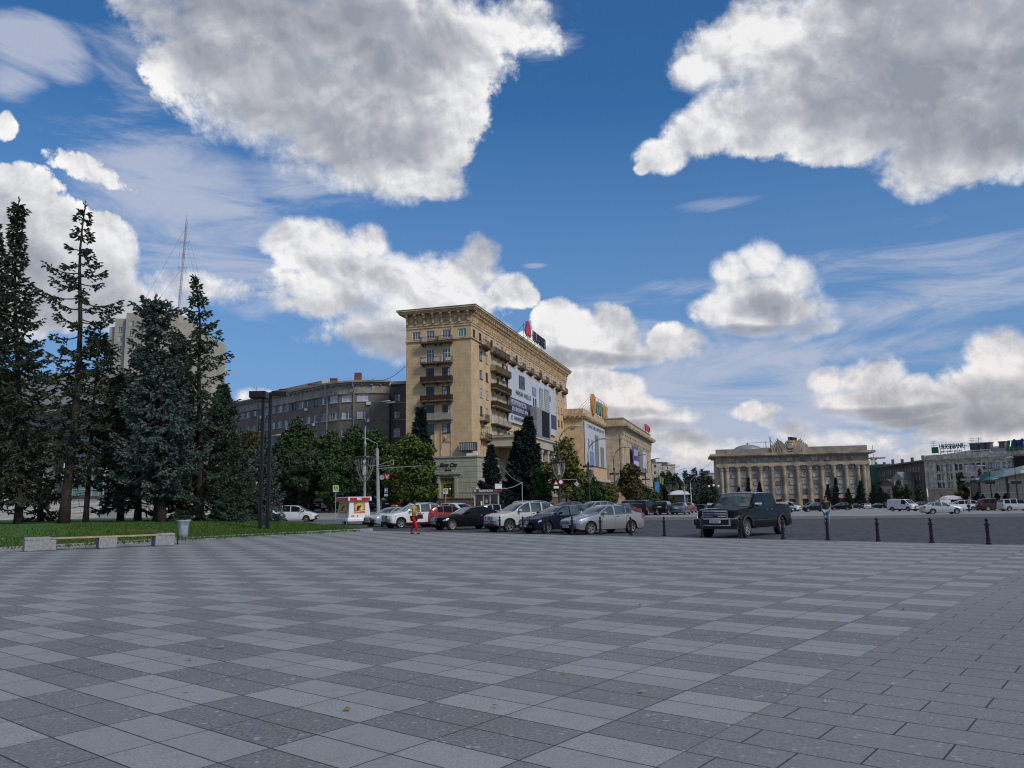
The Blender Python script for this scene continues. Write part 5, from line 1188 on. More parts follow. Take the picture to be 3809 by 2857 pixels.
def wheel_meshes(r,w,sp,rm):
    k=(r,w,sp,rm)
    if k in WHEELS: return WHEELS[k]
    ri=r*.66; mb=MB(); mb.lathe([(ri,-w/2+.01),(r*.93,-w/2),(r,-w/2+.03),(r,w/2-.03),(r*.93,w/2),(ri,w/2-.01)],28,axis='y'); ty=mb.mesh('tyre','rubber',smooth=50)
    mb=MB(); mb.lathe([(ri+.002,-w/2+.012),(ri*.93,-w/2+.02),(ri*.90,-w/2+.07),(ri*.9,w/2-.02),(0,w/2-.02)],28,axis='y',mi=1)
    mb.lathe([(ri+.002,-w/2+.01),(ri*.99,-w/2+.0),(ri*.93,-w/2+.004),(ri*.915,-w/2+.03)],28,axis='y')
    for i in range(sp):
        a=2*PI*i/sp
        for da in((-.11,.11) if sp<=6 else (0,)):
            ca,sa=math.cos(a),math.sin(a); c2,s2=math.cos(a+da*2.2),math.sin(a+da*2.2); wd=.020 if sp<=6 else .026
            p=Vector((ca*ri*.12,-w/2+.03,sa*ri*.12)); q=Vector((c2*ri*.95,-w/2+.012,s2*ri*.95)); t=(q-p); nrm=Vector((-t.z,0,t.x)).normalized()*wd
            mb.obox(p-nrm,t,nrm*2,Vector((0,.035,0)))
    mb.lathe([(0,-w/2+.01),(ri*.16,-w/2+.012),(ri*.2,-w/2+.03),(ri*.2,-w/2+.06)],14,axis='y'); rm_=mb.mesh('rim',[rm,'underbody'],smooth=40)
    WHEELS[k]=(ty,rm_); return WHEELS[k]
CARS={}
def car_build(key,T,B,P,L,W,wb,fo,r,xc,xh,xr,xe,side,gc=.25,tum=.30,head=(.55,.72,.75),tail=(.55,.72,.9),clad=0,sp=5,rails=0,rim='alloy',grille=None,glass='car_glass',bedx=None,tailx=.30,headx=.55,nose=.12,hl='headlamp',wtyre=.21,chromeline=0,zshoulder=.955,bump_z=(.28,.50)):
    """T top profile, B belt line, P plan half width (all over distance p from the nose)"""
    T=smooth_pts(T); B=smooth_pts(B); xw=[fo,fo+wb]; Ra=r+.055
    def zbot(p):
        for c in xw:
            d=abs(p-c)
            if d<Ra: return max(gc,r+math.sqrt(max(Ra*Ra-d*d,0)))
        e=min(p,L-p); return gc+(.06*(1-min(1,e/.35)))
    st=set([0,.02,.06,.14,.25,.4,headx,.75,1.0,xc,xh,xr,xe,L-tailx,L-.4,L-.22,L-.12,L-.05,L-.015,L])
    for a,b in side: st|={a,b}
    for c in xw:
        for k in range(9): an=PI*k/8; st.add(round(c+math.cos(an)*Ra*.9999,4))
        st|={round(c-Ra-.001,4),round(c+Ra+.001,4)}
    st|={round(L*k/26,3) for k in range(27)}
    st|={round(xc+(xh-xc)*k/4,3) for k in range(5)}|{round(xr+(xe-xr)*k/4,3) for k in range(5)}
    st=sorted(x for x in st if 0<=x<=L); S=[]
    for x in st:
        if not S or x-S[-1]>.008: S.append(x)
        elif any(abs(x-k)<1e-6 for k in [xc,xh,xr,xe,L]+[q for s in side for q in s]): S[-1]=x
    NL,NG,NR=7,3,6
    X=lambda p,y,hw: L/2-p-nose*(1-min(1,p/.7))**1.5*(y/hw)**2*1.6+.06*(1-min(1,(L-p)/.5))*(y/hw)**2
    secs=[];
    for p in S:
        t=interp(T,p); b=min(interp(B,p),t-.07); z0=min(zbot(p),b-.05); hw=interp(P,p); gh=t-.045-b; sec=[]
        hwf=max(hw,.3)
        def yb(z):
            if z<.55: return hw*(1-.045*((.55-z)/.3)**2)
            return hw*(1-(1-zshoulder)*((z-.55)/max(b-.55,.15))**2)
        for k in range(NL): z=z0+(b-z0)*k/(NL-1); sec.append((yb(z),z))
        yg=hw*zshoulder-.025; zr=t-.055 if t-b>.16 else t-.035; yr=yg-tum*max(zr-b,0)
        if bedx and p>bedx: yr=yg
        for k in range(NG+1): q=k/NG; z=b+.012+(zr-b-.012)*q; bul=.02*math.sin(PI*q) if gh>.2 else 0; sec.append((yg+(yr-yg)*q+bul,z))
        for k in range(1,NR+1): q=k/NR; sec.append((yr*(1-q**1.15),zr+(t-zr)*(1-(1-q)**2.6)))
        secs.append((p,sec,hwf))
    faces={}
    def add(tag,f): faces.setdefault(tag,[]).append(f)
    n=len(secs[0][1]); V=[]
    for (p,sec,hw) in secs:
        for sg in(-1,1):
            for (y,z) in sec: V.append((X(p,y,hw),sg*y,z))
    def vid(i,sg,k): return (i*2+(1 if sg>0 else 0))*n+k
    def inside(a,b): 
        m=(a+b)/2; return any(s[0]-.001<=m<=s[1]+.001 for s in side)
    for i in range(len(S)-1):
        a,b=S[i],S[i+1]; m=(a+b)/2; t=interp(T,m); bl=interp(B,m); zb_=[secs[i][1][k][1] for k in range(NL)]
        for sg in(-1,1):
            for k in range(n-1):
                tag='body'
                zm=(secs[i][1][k][1]+secs[i][1][k+1][1])/2
                if NL<=k<NL+NG and inside(a,b) and t-bl>.17: tag='side_window_'+('L' if sg>0 else 'R')
                elif NL-1<=k<NL and inside(a,b) and t-bl>.17: tag='trim' if chromeline else 'body'
                elif k>=NL+NG:
                    q=(k-NL-NG)/NR
                    if xc<=m<=xh and (k>NL+NG): tag='windshield'
                    if xr<=m<=xe and (k>NL+NG): tag='rear_window'
                if k<NL-1:
                    if m<headx and head[0]<zm<head[1]: tag='headlight_'+('L' if sg>0 else 'R')
                    if m>L-tailx and tail[0]<zm<tail[1]: tag='taillight_'+('L' if sg>0 else 'R')
                    if clad and zm<gc+clad and tag=='body': tag='cladding'
                    if clad and tag=='body' and k==0 and any(abs(m-c)<Ra for c in xw): tag='cladding'
                f=(vid(i,sg,k),vid(i+1,sg,k),vid(i+1,sg,k+1),vid(i,sg,k+1)); add(tag,f if sg<0 else f[::-1])
    # end caps as quads across
    for i,sgn in((0,1),(len(S)-1,-1)):
        for k in range(n-1):
            tag='body'; zm=(secs[i][1][k][1]+secs[i][1][k+1][1])/2
            if clad and zm<gc+clad: tag='cladding'
            f=(vid(i,-1,k),vid(i,1,k),vid(i,1,k+1),vid(i,-1,k+1)); add(tag,f if sgn<0 else f[::-1])
    parts={}
    for tag,fs in faces.items():
        used=sorted({v for f in fs for v in f}); mp={v:j for j,v in enumerate(used)}
        me=D.meshes.new(tag.split('_L')[0].split('_R')[0]); me.from_pydata([V[v] for v in used],[],[tuple(mp[v] for v in f) for f in fs]); 
        bm=bmesh.new(); bm.from_mesh(me); bmesh.ops.remove_doubles(bm,verts=bm.verts,dist=.0008); bmesh.ops.recalc_face_normals(bm,faces=bm.faces)
        # outward check on open shells: compare with direction from centre
        s=sum((f.normal.dot(f.calc_center_median()-Vector((0,0,.6))))*f.calc_area() for f in bm.faces)
        if s<0: bmesh.ops.reverse_faces(bm,faces=bm.faces)
        bm.to_mesh(me); bm.free(); me.polygons.foreach_set('use_smooth',[True]*len(me.polygons)); me.set_sharp_from_angle(angle=R(32)); parts[tag]=me
    CARS[key]=dict(parts=parts,L=L,W=W,wb=wb,fo=fo,r=r,sp=sp,rails=rails,rim=rim,glass=glass,T=T,B=B,P=P,grille=grille,X=X,gc=gc,hl=hl,wt=wtyre,xr=xr,xe=xe,xc=xc,xh=xh,tail=tail,head=head,nose=nose,bump=bump_z,bedx=bedx,side=side)
def extras(key):
    """bumper, grille, plates, seams, mirrors, handles for one kind of car (meshes, made once)"""
    c=CARS[key]; L=c['L']; hw=c['W']/2; out={}
    fx=lambda y: L/2-c['nose']*1.6*(y/hw)**2
    def patch(y0,y1,z0,z1,o,th,name,m,front=True,mats=None,ny=8):
        mb=MB(); vs=[]
        for i in range(ny+1):
            y=y0+(y1-y0)*i/ny; x=(fx(y)+o) if front else -(L/2-.06*(y/hw)**2+o-.0)
            for d in(0,-th if front else th):
                for z in(z0,z1): vs.append((x+d,y,z))
        fs=[]
        for i in range(ny): a=i*4; fs+=[(a,a+4,a+5,a+1),(a+2,a+3,a+7,a+6),(a+1,a+5,a+7,a+3),(a,a+2,a+6,a+4)]
        fs+=[(0,1,3,2),(ny*4,ny*4+2,ny*4+3,ny*4+1)]; mb.add(vs,fs); return mb.mesh(name,m)
    g=c['grille'] or (.40,.52,.68,3,'black_plastic')
    gw,z0,z1,nb,gm=g[:5]; out['grille']=[patch(-gw,gw,z0,z1,.012,.05,'grille','black_plastic')]
    bars=[]
    mb=MB()
    for i in range(nb):
        z=z0+(z1-z0)*(i+.5)/nb; vs=[]
        for j in range(9): y=-gw+.03+(2*gw-.06)*j/8; x=fx(y)+.02; vs+=[(x,y,z-.012),(x+.008,y,z),(x,y,z+.012)]
        mb.add(vs,[(j*3+k,j*3+3+k,j*3+4+k,j*3+1+k) for j in range(8) for k in range(2)])
    for s in(-gw,gw): mb.box(fx(s)-.02,fx(s)+.02,s-.015,s+.015,z0,z1)
    for z in(z0,z1): 
        vs=[]
        for j in range(9): y=-gw+2*gw*j/8; x=fx(y)+.018; vs+=[(x,y,z-.014),(x,y,z+.014)]
        mb.add(vs,[(j*2,j*2+2,j*2+3,j*2+1) for j in range(8)])
    if nb: out['grille'].append(mb.mesh('grille_bar','chrome'))
    out['intake']=[patch(-hw*.66,hw*.66,c['gc']+.07,c['gc']+.20,.008,.04,'air_intake','black_plastic')]
    zp=z0-.15; out['plate']=[patch(-.26,.26,zp,zp+.11,.028,.01,'licence_plate','plate')]
    mb=MB(); zt=(c['tail'][0]+c['tail'][1])/2-.02
    out['rplate']=[patch(-.26,.26,zt-.06,zt+.06,.02,.01,'licence_plate','plate',front=False)]
    # seams: thin dark strips just proud of the side
    mb=MB(); B=c['B']; s0=c['side'][0][0]; s1=c['side'][-1][1]
    if len(c['side'])>1: mids=[(a[1]+b[0])/2 for a,b in zip(c['side'],c['side'][1:])]
    else: mids=[(s0+s1)/2]
    for p in [s0+.05]+mids[:1]+[s1-.12 if not c['bedx'] else c['bedx']-.02]:
        p=min(p,c['fo']+c['wb']-c['r']-.02)
        for sg in(-1,1):
            pts_=[]
            for k in range(7):
                zb_=interp(B,p); z=c['gc']+.12+(zb_-c['gc']-.16)*k/6; hwp=interp(c['P'],p)
                y=hwp*(1-.045*((.55-z)/.3)**2) if z<.55 else hwp*(1-.045*((z-.55)/max(zb_-.55,.15))**2)
                pts_.append((L/2-p,sg*(y+.003),z))
            mb.add([(x-.006,y,z) for x,y,z in pts_]+[(x+.006,y,z) for x,y,z in pts_],[(k,k+1,k+8,k+7) for k in range(6)])
    out['seam']=[mb.mesh('door_seam','underbody')]
    ms=[]
    for sg in(-1,1):
        mb=MB(); p=c['xc']+(c['xh']-c['xc'])*.42; zb_=interp(B,p)+.06; y=interp(c['P'],p)-.02
        big=1.35 if c['bedx'] else 1; mb.box(L/2-p-.07*big,L/2-p+.07*big,min(sg*(y+.02),sg*(y+.2*big)),max(sg*(y+.02),sg*(y+.2*big)),zb_,zb_+.13*big,0,.035); ms.append(mb.mesh('mirror','chrome' if c['bedx'] else 'MIRROR',smooth=60) if c['bedx'] else (mb,))
    out['mirror']=ms
    hs=[]
    for sg in(-1,1):
        for p in [m+.16 for m in mids[:1]]+[min((s1-.35),c['fo']+c['wb']-.05)]:
            if c['bedx']: p=min(p,c['bedx']-.25)
            z=interp(B,p)-.10; y=interp(c['P'],p)*.965; mb=MB(); mb.box(L/2-p-.09,L/2-p+.09,min(sg*y,sg*(y+.03)),max(sg*y,sg*(y+.03)),z,z+.035,0,.008); hs.append(mb.mesh('door_handle','chrome'))
    out['handle']=hs
    mb=MB(); mb.box(-L/2+.25,L/2-.3,-hw+.12,hw-.12,c['gc']-.04,c['gc']+.25)
    for p in(c['fo'],c['fo']+c['wb']): mb.box(L/2-p-c['r']-.05,L/2-p+c['r']+.05,-hw+.09,hw-.09,c['gc']+.1,c['r']*2+.04)
    out['under']=[mb.mesh('underbody','underbody')]
    if c['rails']:
        rs=[]
        for sg in(-1,1):
            mb=MB(); y=interp(c['P'],L/2)*.955-.025-.30*(c['T'][len(c['T'])//2][1]-interp(B,L/2))+.06
            pts_=[]
            for k in range(8): p=c['xh']+.1+(c['xr']-c['xh']-.1)*k/7; pts_.append((L/2-p,sg*(hw*.68),interp(c['T'],p)+(.0 if k in(0,7) else .035)))
            mb.tube(pts_,.018,6); rs.append(mb.mesh('roof_rail',c['rails']))
        out['rail']=rs
    c['ex']=out
def car(key,paintm,loc,rz,label,cat='car',group=None,detail=2,name='parked_car',cladm='black_plastic',plate_txt=None,glass=None,rim=None):
    c=CARS[key]; 
    if 'ex' not in c: extras(key)
    root=empty(name,loc,rz,label,cat,group); ex=c['ex']
    gl=glass or c['glass']; L=c['L']
    mm={'body':paintm,'windshield':'car_glass_clear' if detail>1 else gl,'rear_window':'car_glass','trim':'chrome','cladding':cladm}
    def put(me,m,nm=None):
        o=link(nm or me.name.split('.')[0],me,root)
        if m:
            if not me.materials: me.materials.append(M[m])
            o.material_slots[0].link='OBJECT'; o.material_slots[0].material=M[m]
        return o
    body=None
    for tag,me in c['parts'].items():
        if tag.startswith('side_window'): put(me,'car_glass' if gl=='car_glass' or key=='pickup' else gl,'side_window')
        elif tag.startswith('headlight'): put(me,c['hl'],'headlight')
        elif tag.startswith('taillight'): put(me,'taillamp','taillight')
        else: put(me,mm[tag],tag)
    for k in('grille','intake','plate','rplate','handle','under','rail','seam'):
        if k in ex and (detail>1 or k in('plate','rplate','under','grille')):
            for me in ex[k]: put(me,None)
    if detail>1:
        for q in ex['mirror']:
            if isinstance(q,tuple):
                kk=('mir',key,id(q)); 
                if kk not in WHEELS: WHEELS[kk]=q[0].mesh('mirror',paintm,smooth=60)
                put(WHEELS[kk],paintm)
            else: put(q,None)
    ty,rm=wheel_meshes(c['r'],c['wt'],c['sp'],rim or c['rim'])
    for p in(c['fo'],c['fo']+c['wb']):
        for sg in(-1,1):
            w=empty('wheel',(L/2-p,sg*(c['W']/2-c['wt']/2-.015),c['r']),0 if sg<0 else PI); w.parent=root
            w.rotation_euler=(0,0,0 if sg<0 else PI); link('tyre',ty,w); link('rim',rm,w)
    if plate_txt:
        g=c['grille'] or (.4,.52,.68,3,'x'); zp=g[1]-.15
        text(plate_txt,root,(L/2+.035,-.22,zp+.02),w=.44,h=.07,m='blue_sign',ang=PI/2,ext=.002)
    return root
W_=.91
car_build('sedan',[(0,.60),(.04,.70),(.2,.78),(.8,.90),(1.25,.97),(1.42,1.01),(2.05,1.36),(2.35,1.44),(2.8,1.46),(3.2,1.42),(3.55,1.28),(3.98,1.08),(4.2,1.05),(4.45,1.02),(4.56,.90),(4.6,.72)],
   [(0,.60),(1.4,.93),(2.5,.95),(3.6,.99),(4.6,.95)],[(0,.70),(.12,.82),(.35,.88),(.8,.905),(3.8,.905),(4.3,.86),(4.5,.80),(4.6,.74)],4.6,1.82,2.62,.92,.325,1.42,2.16,3.12,3.92,[(1.58,2.45),(2.53,3.22),(3.26,3.62)],head=(.62,.76,0),tail=(.72,.95,0),sp=5,chromeline=1,glass='car_glass_clear')
car_build('luxury',[(0,.60),(.03,.74),(.2,.82),(.8,.91),(1.4,.97),(1.58,1.01),(2.25,1.36),(2.55,1.43),(3.0,1.45),(3.45,1.41),(3.85,1.25),(4.2,1.10),(4.45,1.07),(4.75,1.04),(4.86,.9),(4.88,.72)],
   [(0,.62),(1.5,.93),(2.7,.96),(3.8,1.0),(4.88,.96)],[(0,.74),(.1,.84),(.35,.90),(.9,.925),(4.0,.925),(4.6,.87),(4.8,.80),(4.88,.74)],4.88,1.86,2.87,.84,.34,1.58,2.33,3.38,4.12,[(1.75,2.72),(2.80,3.52),(3.56,3.86)],head=(.60,.78,0),tail=(.72,.95,0),sp=10,chromeline=1,grille=(.34,.56,.76,5,'c'),headx=.6)
car_build('crossover',[(0,.66),(.03,.86),(.15,.95),(.7,1.06),(1.1,1.10),(1.25,1.14),(1.95,1.56),(2.3,1.66),(3.0,1.68),(3.7,1.62),(4.0,1.50),(4.36,1.20),(4.48,1.05),(4.53,.75)],
   [(0,.75),(1.3,1.06),(2.5,1.08),(3.6,1.13),(4.2,1.18),(4.53,1.10)],[(0,.72),(.12,.84),(.4,.90),(.9,.915),(3.8,.915),(4.3,.87),(4.48,.82),(4.53,.78)],4.53,1.84,2.62,.90,.355,1.25,2.02,3.86,4.34,[(1.5,2.36),(2.44,3.14),(3.22,3.80)],head=(.80,.96,0),tail=(.85,1.15,0),clad=.14,sp=5,rails='chrome',gc=.27,tum=.25,grille=(.42,.70,.86,3,'c'),glass='car_glass_clear',chromeline=1,headx=.62)
car_build('suv',[(0,.70),(.03,.92),(.15,1.02),(.8,1.12),(1.3,1.16),(1.45,1.20),(2.0,1.66),(2.4,1.80),(3.2,1.83),(4.2,1.80),(4.55,1.70),(4.82,1.30),(4.92,1.12),(4.96,.8)],
   [(0,.8),(1.4,1.10),(2.5,1.12),(4.0,1.15),(4.96,1.12)],[(0,.78),(.12,.88),(.4,.94),(.9,.96),(4.4,.96),(4.8,.92),(4.96,.86)],4.96,1.94,2.95,.90,.38,1.45,2.12,4.48,4.80,[(1.68,2.60),(2.68,3.52),(3.62,4.36)],head=(.82,1.0,0),tail=(.86,1.10,0),clad=.12,sp=10,rails='chrome',gc=.28,tum=.20,grille=(.46,.66,.92,3,'c'),chromeline=1)
car_build('hatch',[(0,.62),(.03,.76),(.2,.86),(.7,.96),(1.0,1.0),(1.12,1.04),(1.85,1.42),(2.2,1.51),(2.8,1.52),(3.4,1.47),(3.75,1.36),(4.0,1.12),(4.10,.98),(4.14,.7)],
   [(0,.66),(1.1,.96),(2.4,1.0),(3.4,1.06),(4.14,1.04)],[(0,.68),(.12,.80),(.4,.86),(.8,.88),(3.5,.88),(3.9,.84),(4.14,.76)],4.14,1.76,2.55,.82,.32,1.12,1.95,3.60,3.98,[(1.35,2.2),(2.28,2.92),(3.0,3.42)],head=(.68,.84,0),tail=(.78,1.02,0),sp=5,tum=.26)
car_build('minivan',[(0,.62),(.03,.74),(.2,.84),(.6,.96),(.85,1.03),(.95,1.07),(1.75,1.56),(2.1,1.66),(2.8,1.70),(3.8,1.68),(4.3,1.60),(4.55,1.25),(4.62,1.0),(4.66,.7)],
   [(0,.66),(1.0,1.0),(2.4,1.03),(4.0,1.06),(4.66,1.04)],[(0,.70),(.12,.82),(.4,.89),(.9,.92),(4.2,.92),(4.5,.88),(4.66,.80)],4.66,1.85,2.80,.92,.33,.95,1.85,4.22,4.56,[(1.15,1.55),(1.62,2.55),(2.63,3.45),(3.53,4.25)],head=(.70,.86,0),tail=(.9,1.30,0),sp=7,tum=.22,tailx=.16)
car_build('van',[(0,.70),(.03,.92),(.15,1.05),(.5,1.16),(.7,1.22),(.8,1.26),(1.5,1.86),(1.8,1.97),(2.6,2.0),(4.6,1.99),(4.92,1.94),(4.96,1.5),(4.97,.8)],
   [(0,.8),(.8,1.15),(2.0,1.17),(4.97,1.17)],[(0,.78),(.12,.88),(.4,.95),(.9,.98),(4.7,.98),(4.97,.95)],4.97,1.99,2.93,.98,.34,.8,1.58,4.93,4.95,[(1.05,1.40),(1.46,2.2)],head=(.86,1.10,0),tail=(1.0,1.5,0),sp=7,tum=.10,clad=.16,tailx=.06,grille=(.44,.74,.9,2,'c'),headx=.42)
car_build('pickup',[(0,.80),(.03,1.12),(.12,1.22),(.7,1.28),(1.4,1.31),(1.62,1.34),(2.16,1.82),(2.4,1.92),(3.2,1.955),(3.9,1.93),(4.16,1.88),(4.30,1.45),(4.34,1.40),(4.6,1.395),(5.84,1.38),(5.88,1.2),(5.89,.85)],
   [(0,.9),(1.6,1.24),(2.6,1.25),(4.2,1.27),(4.34,1.35),(5.89,1.33)],[(0,.86),(.08,.95),(.3,1.0),(.9,1.015),(5.7,1.015),(5.89,.98)],5.89,2.03,3.68,.96,.415,1.62,2.24,4.17,4.31,[(1.84,2.84),(2.94,3.94)],head=(.86,1.14,0),tail=(.90,1.28,0),sp=6,tum=.20,gc=.42,grille=(.56,.80,1.16,5,'c'),bedx=4.33,headx=.34,nose=.05,hl='headlamp_dark',wtyre=.27,tailx=.10)
def wheel_place(key,u1,v1,u2,front_left=True,zfix=None):
    """near-side front wheel touches ground at pixel column u1, row v1; near-side rear wheel in column u2"""
    c=CARS[key]; p=G(u1,v1) if zfix is None else G(u1,v1,zfix); wb=c['wb']; best=None
    for k in range(0,3600):
        a=R(k*.1); q=p-Vector((math.cos(a),math.sin(a),0))*wb; d=q-Vector((0,0,CH)); w=d.dot(_f)
        u=1904.5+FPX*d.dot(_R)/w
        # heading choice: nose towards the camera side or away
        e=abs(u-u2)
        toward=(math.sin(a)<0)
        if front_left is not None and toward!=front_left: continue
        if best is None or e<best[0]: best=(e,a)
    a=best[1]; h=Vector((math.cos(a),math.sin(a),0)); left=Vector((-h.y,h.x,0))
    # near side is the one facing the camera
    side=left if left.dot(-p.normalized())>0 else -left
    ctr=p-h*(c['L']/2-c['fo'])-side*(c['W']/2-.1); ctr.z=gz(ctr.x,ctr.y)+.004
    return ctr,a
def place_car(key,pm,u1,v1,u2,label,toward=True,**k):
    loc,a=wheel_place(key,u1,v1,u2,toward); return car(key,pm,loc,a,label,**k)
GRP='cars parked along the plaza edge'
place_car('sedan','paint_silver',2196,1990,2346.6,'silver grey liftback saloon at the right end of the near parked row',plate_txt='AX 7384 ET')
c=place_car('sedan','paint_navy',2034,1986,2178,'dark saloon between the white crossover and the silver grey saloon',glass='car_glass_clear')
place_car('crossover','paint_pearl',1893,1980,2035,'pearl white crossover with chrome grille and roof rails in the near row',plate_txt='AX 7900 EB')
place_car('luxury','paint_black',1681,1973.5,1830,'black executive saloon with upright chrome grille next to the red hatchback',plate_txt='AX 2044 KA')
place_car('crossover','paint_white',1490,1966.5,1618,'white crossover with black lower trim behind the woman in red trousers',rim='alloy',plate_txt='AX 5126 BI')
place_car('sedan','paint_pale_silver',1430,1961,1530,'silver saloon with yellow roof sign beside the ice cream trailer',plate_txt='AX 9031 CT')
o=car('hatch','paint_red',(0,0,0),0,'bright red hatchback parked nose away beside the black executive saloon'); q=G(1640,1963); o.location=(q.x+.4,q.y+2.0,q.z); o.rotation_euler=(0,0,R(34))
# pickup
loc,a=wheel_place('pickup',2776,2001,2905,True); trk=car('pickup','paint_black',loc,a,'black crew cab pickup truck with big chrome grille on the cobbles','pickup truck',glass='car_glass_clear',name='pickup_truck')
mb=MB(); mb.box(2.86,2.97,-.70,.70,.80,.845,0,.01); mb.box(2.86,2.965,-.70,-.63,.52,.799,0,.01); mb.box(2.86,2.965,.63,.70,.52,.799,0,.01); mb.box(2.87,2.96,-.629,.629,.52,.56,0,.01); mb.box(2.86,2.93,-1.01,-.701,.80,.835,0,.01); mb.box(2.86,2.93,.701,1.01,.80,.835,0,.01); mb.box(-3.0,-2.88,-.98,.98,.55,.78,0,.04)
mb.build('bumper','chrome',trk,smooth=40)
mb=MB(); mb.box(2.8,2.925,-1.01,1.01,.56,.799,0,.03); mb.box(2.4,2.9,-.95,.95,.40,.60); mb.build('bumper_valance','black_plastic',trk)
for s in(-1,1):
    mb=MB(); mb.box(-1.45,1.45,s*1.0-.012,s*1.0+.012,.70,.735); mb.build('side_moulding','chrome',trk)
    mb=MB(); mb.box(-.9,1.2,s*.93-.07,s*.93+.07,.36,.42,0,.02); mb.build('side_step','chrome',trk)
for p in(.96,4.64):
    for s in(-1,1):
        mb=MB(); X0=5.89/2-p; P_=[]
        for k in range(13): an=PI*k/12; P_.append((X0+.50*math.cos(an),s*1.02,.415+.50*math.sin(an)))
        mb.tube(P_,.055,6); mb.build('wheel_arch','black_plastic',trk,smooth=True)
mb=MB(); mb.lathe([(0,-.02),(.11,-.015),(.125,.0)],20,(0,0,0),'x'); mb.v=[(2.985-x*.6,y*1.1,.98+z*.45) for x,y,z in mb.v]; mb.build('badge','blue_sign',trk)
text('AX 1677',trk,(3.01,-.18,.665),w=.36,h=.07,m='blue_sign',ang=PI/2,ext=.002); mb=MB(); mb.box(2.975,3.0,-.24,.24,.64,.76); mb.build('licence_plate','plate',trk)
mb=MB(); mb.box(-2.8,-1.45,-.86,.86,1.392,1.40); mb.build('bed_cover','black_plastic',trk)
# taxi sign on the silver saloon
t=[o for o in COL.objects if o.get('label','').startswith('silver saloon with yellow')][0]; mb=MB(); mb.box(-.35,-.15,-.28,.28,1.455,1.60,0,.04); mb.build('roof_sign','yellow_letters',t)
# left: white people carrier on the road
place_car('minivan','paint_white',1154,1938,1063,'white people carrier on the road behind the lawn',toward=False,rim='alloy')
c_=[o for o in COL.objects if o.get('label','').startswith('white people carrier')][0]
p=G(1112,1938,-.15); c_.location=(at(1100,1900,84).x,84,-.14); c_.rotation_euler=(0,0,R(-4))
# right of the square
def simple(key,pm,u,v,rz,label,y=None,**k):
    """car centred at the ground point seen at (u,v)"""
    p=G(u,v); k.setdefault('detail',1); p.z=gz(p.x,p.y)+.01; return car(key,pm,p,R(rz),label,**k)
simple('sedan','paint_pale_silver',3503,1913,-8,'silver saloon driving alone across the square towards the right',detail=2,name='moving_car')
simple('van','paint_white',3362,1902,-62,'white panel van facing the camera behind the silver saloon',cat='van',name='panel_van',detail=2)
far=[('minivan','paint_white',3578,1900,170,'white estate car with side windows behind the silver saloon nose'),('hatch','paint_dark_grey',3618,1899,120,'dark hatchback half hidden behind the standing man'),
 ('hatch','paint_white',3652,1898.5,110,'small white hatchback left of the dark brown SUV'),('suv','paint_brown',3702,1900,-6,'dark brown SUV with roof rails at the right of the square'),('hatch','paint_navy',3737,1899,100,'navy hatchback between brown SUV and silver minivan'),('minivan','paint_pale_silver',3782,1901,-4,'silver minivan cut by the right edge of the picture'),
 ('van','paint_white',3498,1889,178,'long white van roof showing over the silver saloon'),
 # dark row left of the pickup
 ('suv','paint_black',2400,1918,60,'big black SUV seen from behind with chrome bumper'),('crossover','paint_black',2470,1915,66,'black crossover between the big SUV and the grey saloon'),('sedan','paint_steel_blue',2532,1914,66,'steel grey saloon seen from behind in the middle row'),('sedan','paint_red',2562,1908,66,'red saloon with red tail peeping past the steel grey one'),('suv','paint_navy',2592,1905,150,'navy SUV side on just left of the pickup truck'),
 ('crossover','paint_dark_grey',2352,1909,62,'dark crossover half hidden left of the big black SUV'),
 # behind pickup
 ('crossover','paint_dark_grey',2906,1908,-50,'dark crossover tail beside the pickup truck bed'),('van','paint_white',2935,1903,-40,'white van behind the dark crossover'),('crossover','paint_navy',3030,1904,176,'navy crossover side on behind the man in green'),
 ('crossover','paint_black',3128,1899,165,'black crossover just right of the man in green'),('hatch','paint_yellow',3140,1896,-10,'yellow taxi behind the black crossover'),
 ('sedan','paint_dark_grey',3178,1893,150,'dark saloon right of the yellow taxi'),('hatch','paint_black',3212,1892,100,'black hatchback under the first large spruce'),('sedan','paint_white',3230,1892.5,60,'white saloon in front of the spruce row'),('sedan','paint_navy',3262,1892,178,'navy saloon side on under the big spruce'),('hatch','paint_wine',3290,1891,110,'wine red hatchback left of the white van'),('sedan','paint_silver',3310,1891,120,'silver saloon touching the white van in view'),
 ('van','paint_teal',3016,1893,178,'teal covered van behind the navy crossover'),('crossover','paint_white',2690,1893,10,'white car roof right behind the pickup cab'),
 ('hatch','paint_silver',3440,1889,10,'silver hatchback behind the white panel van'),('sedan','paint_yellow',3546,1889,178,'yellow car glimpsed beyond the silver saloon roof'),('crossover','paint_dark_grey',3420,1890,170,'dark grey crossover right of the white panel van')]
for k,pm,u,v,rz,lab in far: simple(k,pm,u,v,rz,lab)
# second and third rows behind the near cars
for k,pm,u,y,rz,lab in (('crossover','paint_white',1655,62,145,'white estate with grey roof behind the red hatchback'),('hatch','paint_silver',1845,66,30,'small grey hatchback between the black saloon and the white crossover'),
  ('sedan','paint_dark_grey',2120,60,215,'dark grey saloon roof behind the pearl crossover'),('crossover','paint_silver',2195,66,215,'silver roofed car behind the dark saloon'),('crossover','paint_dark_grey',2090,76,215,'dark car in the second row under the lamp post'),('sedan','paint_wine',2285,72,215,'wine red saloon roof above the silver grey saloon'),('hatch','paint_black',2320,84,200,'black hatchback far behind the silver grey saloon'),('sedan','paint_pale_silver',2215,84,200,'pale car roof left of the wine red saloon'),('sedan','paint_beige',2250,92,190,'beige saloon in the third row')):
    x=(u-1904.5)/FPX*y*1.0; car(k,pm,(x,y,gz(x,y)+.01),R(rz),lab,detail=1)
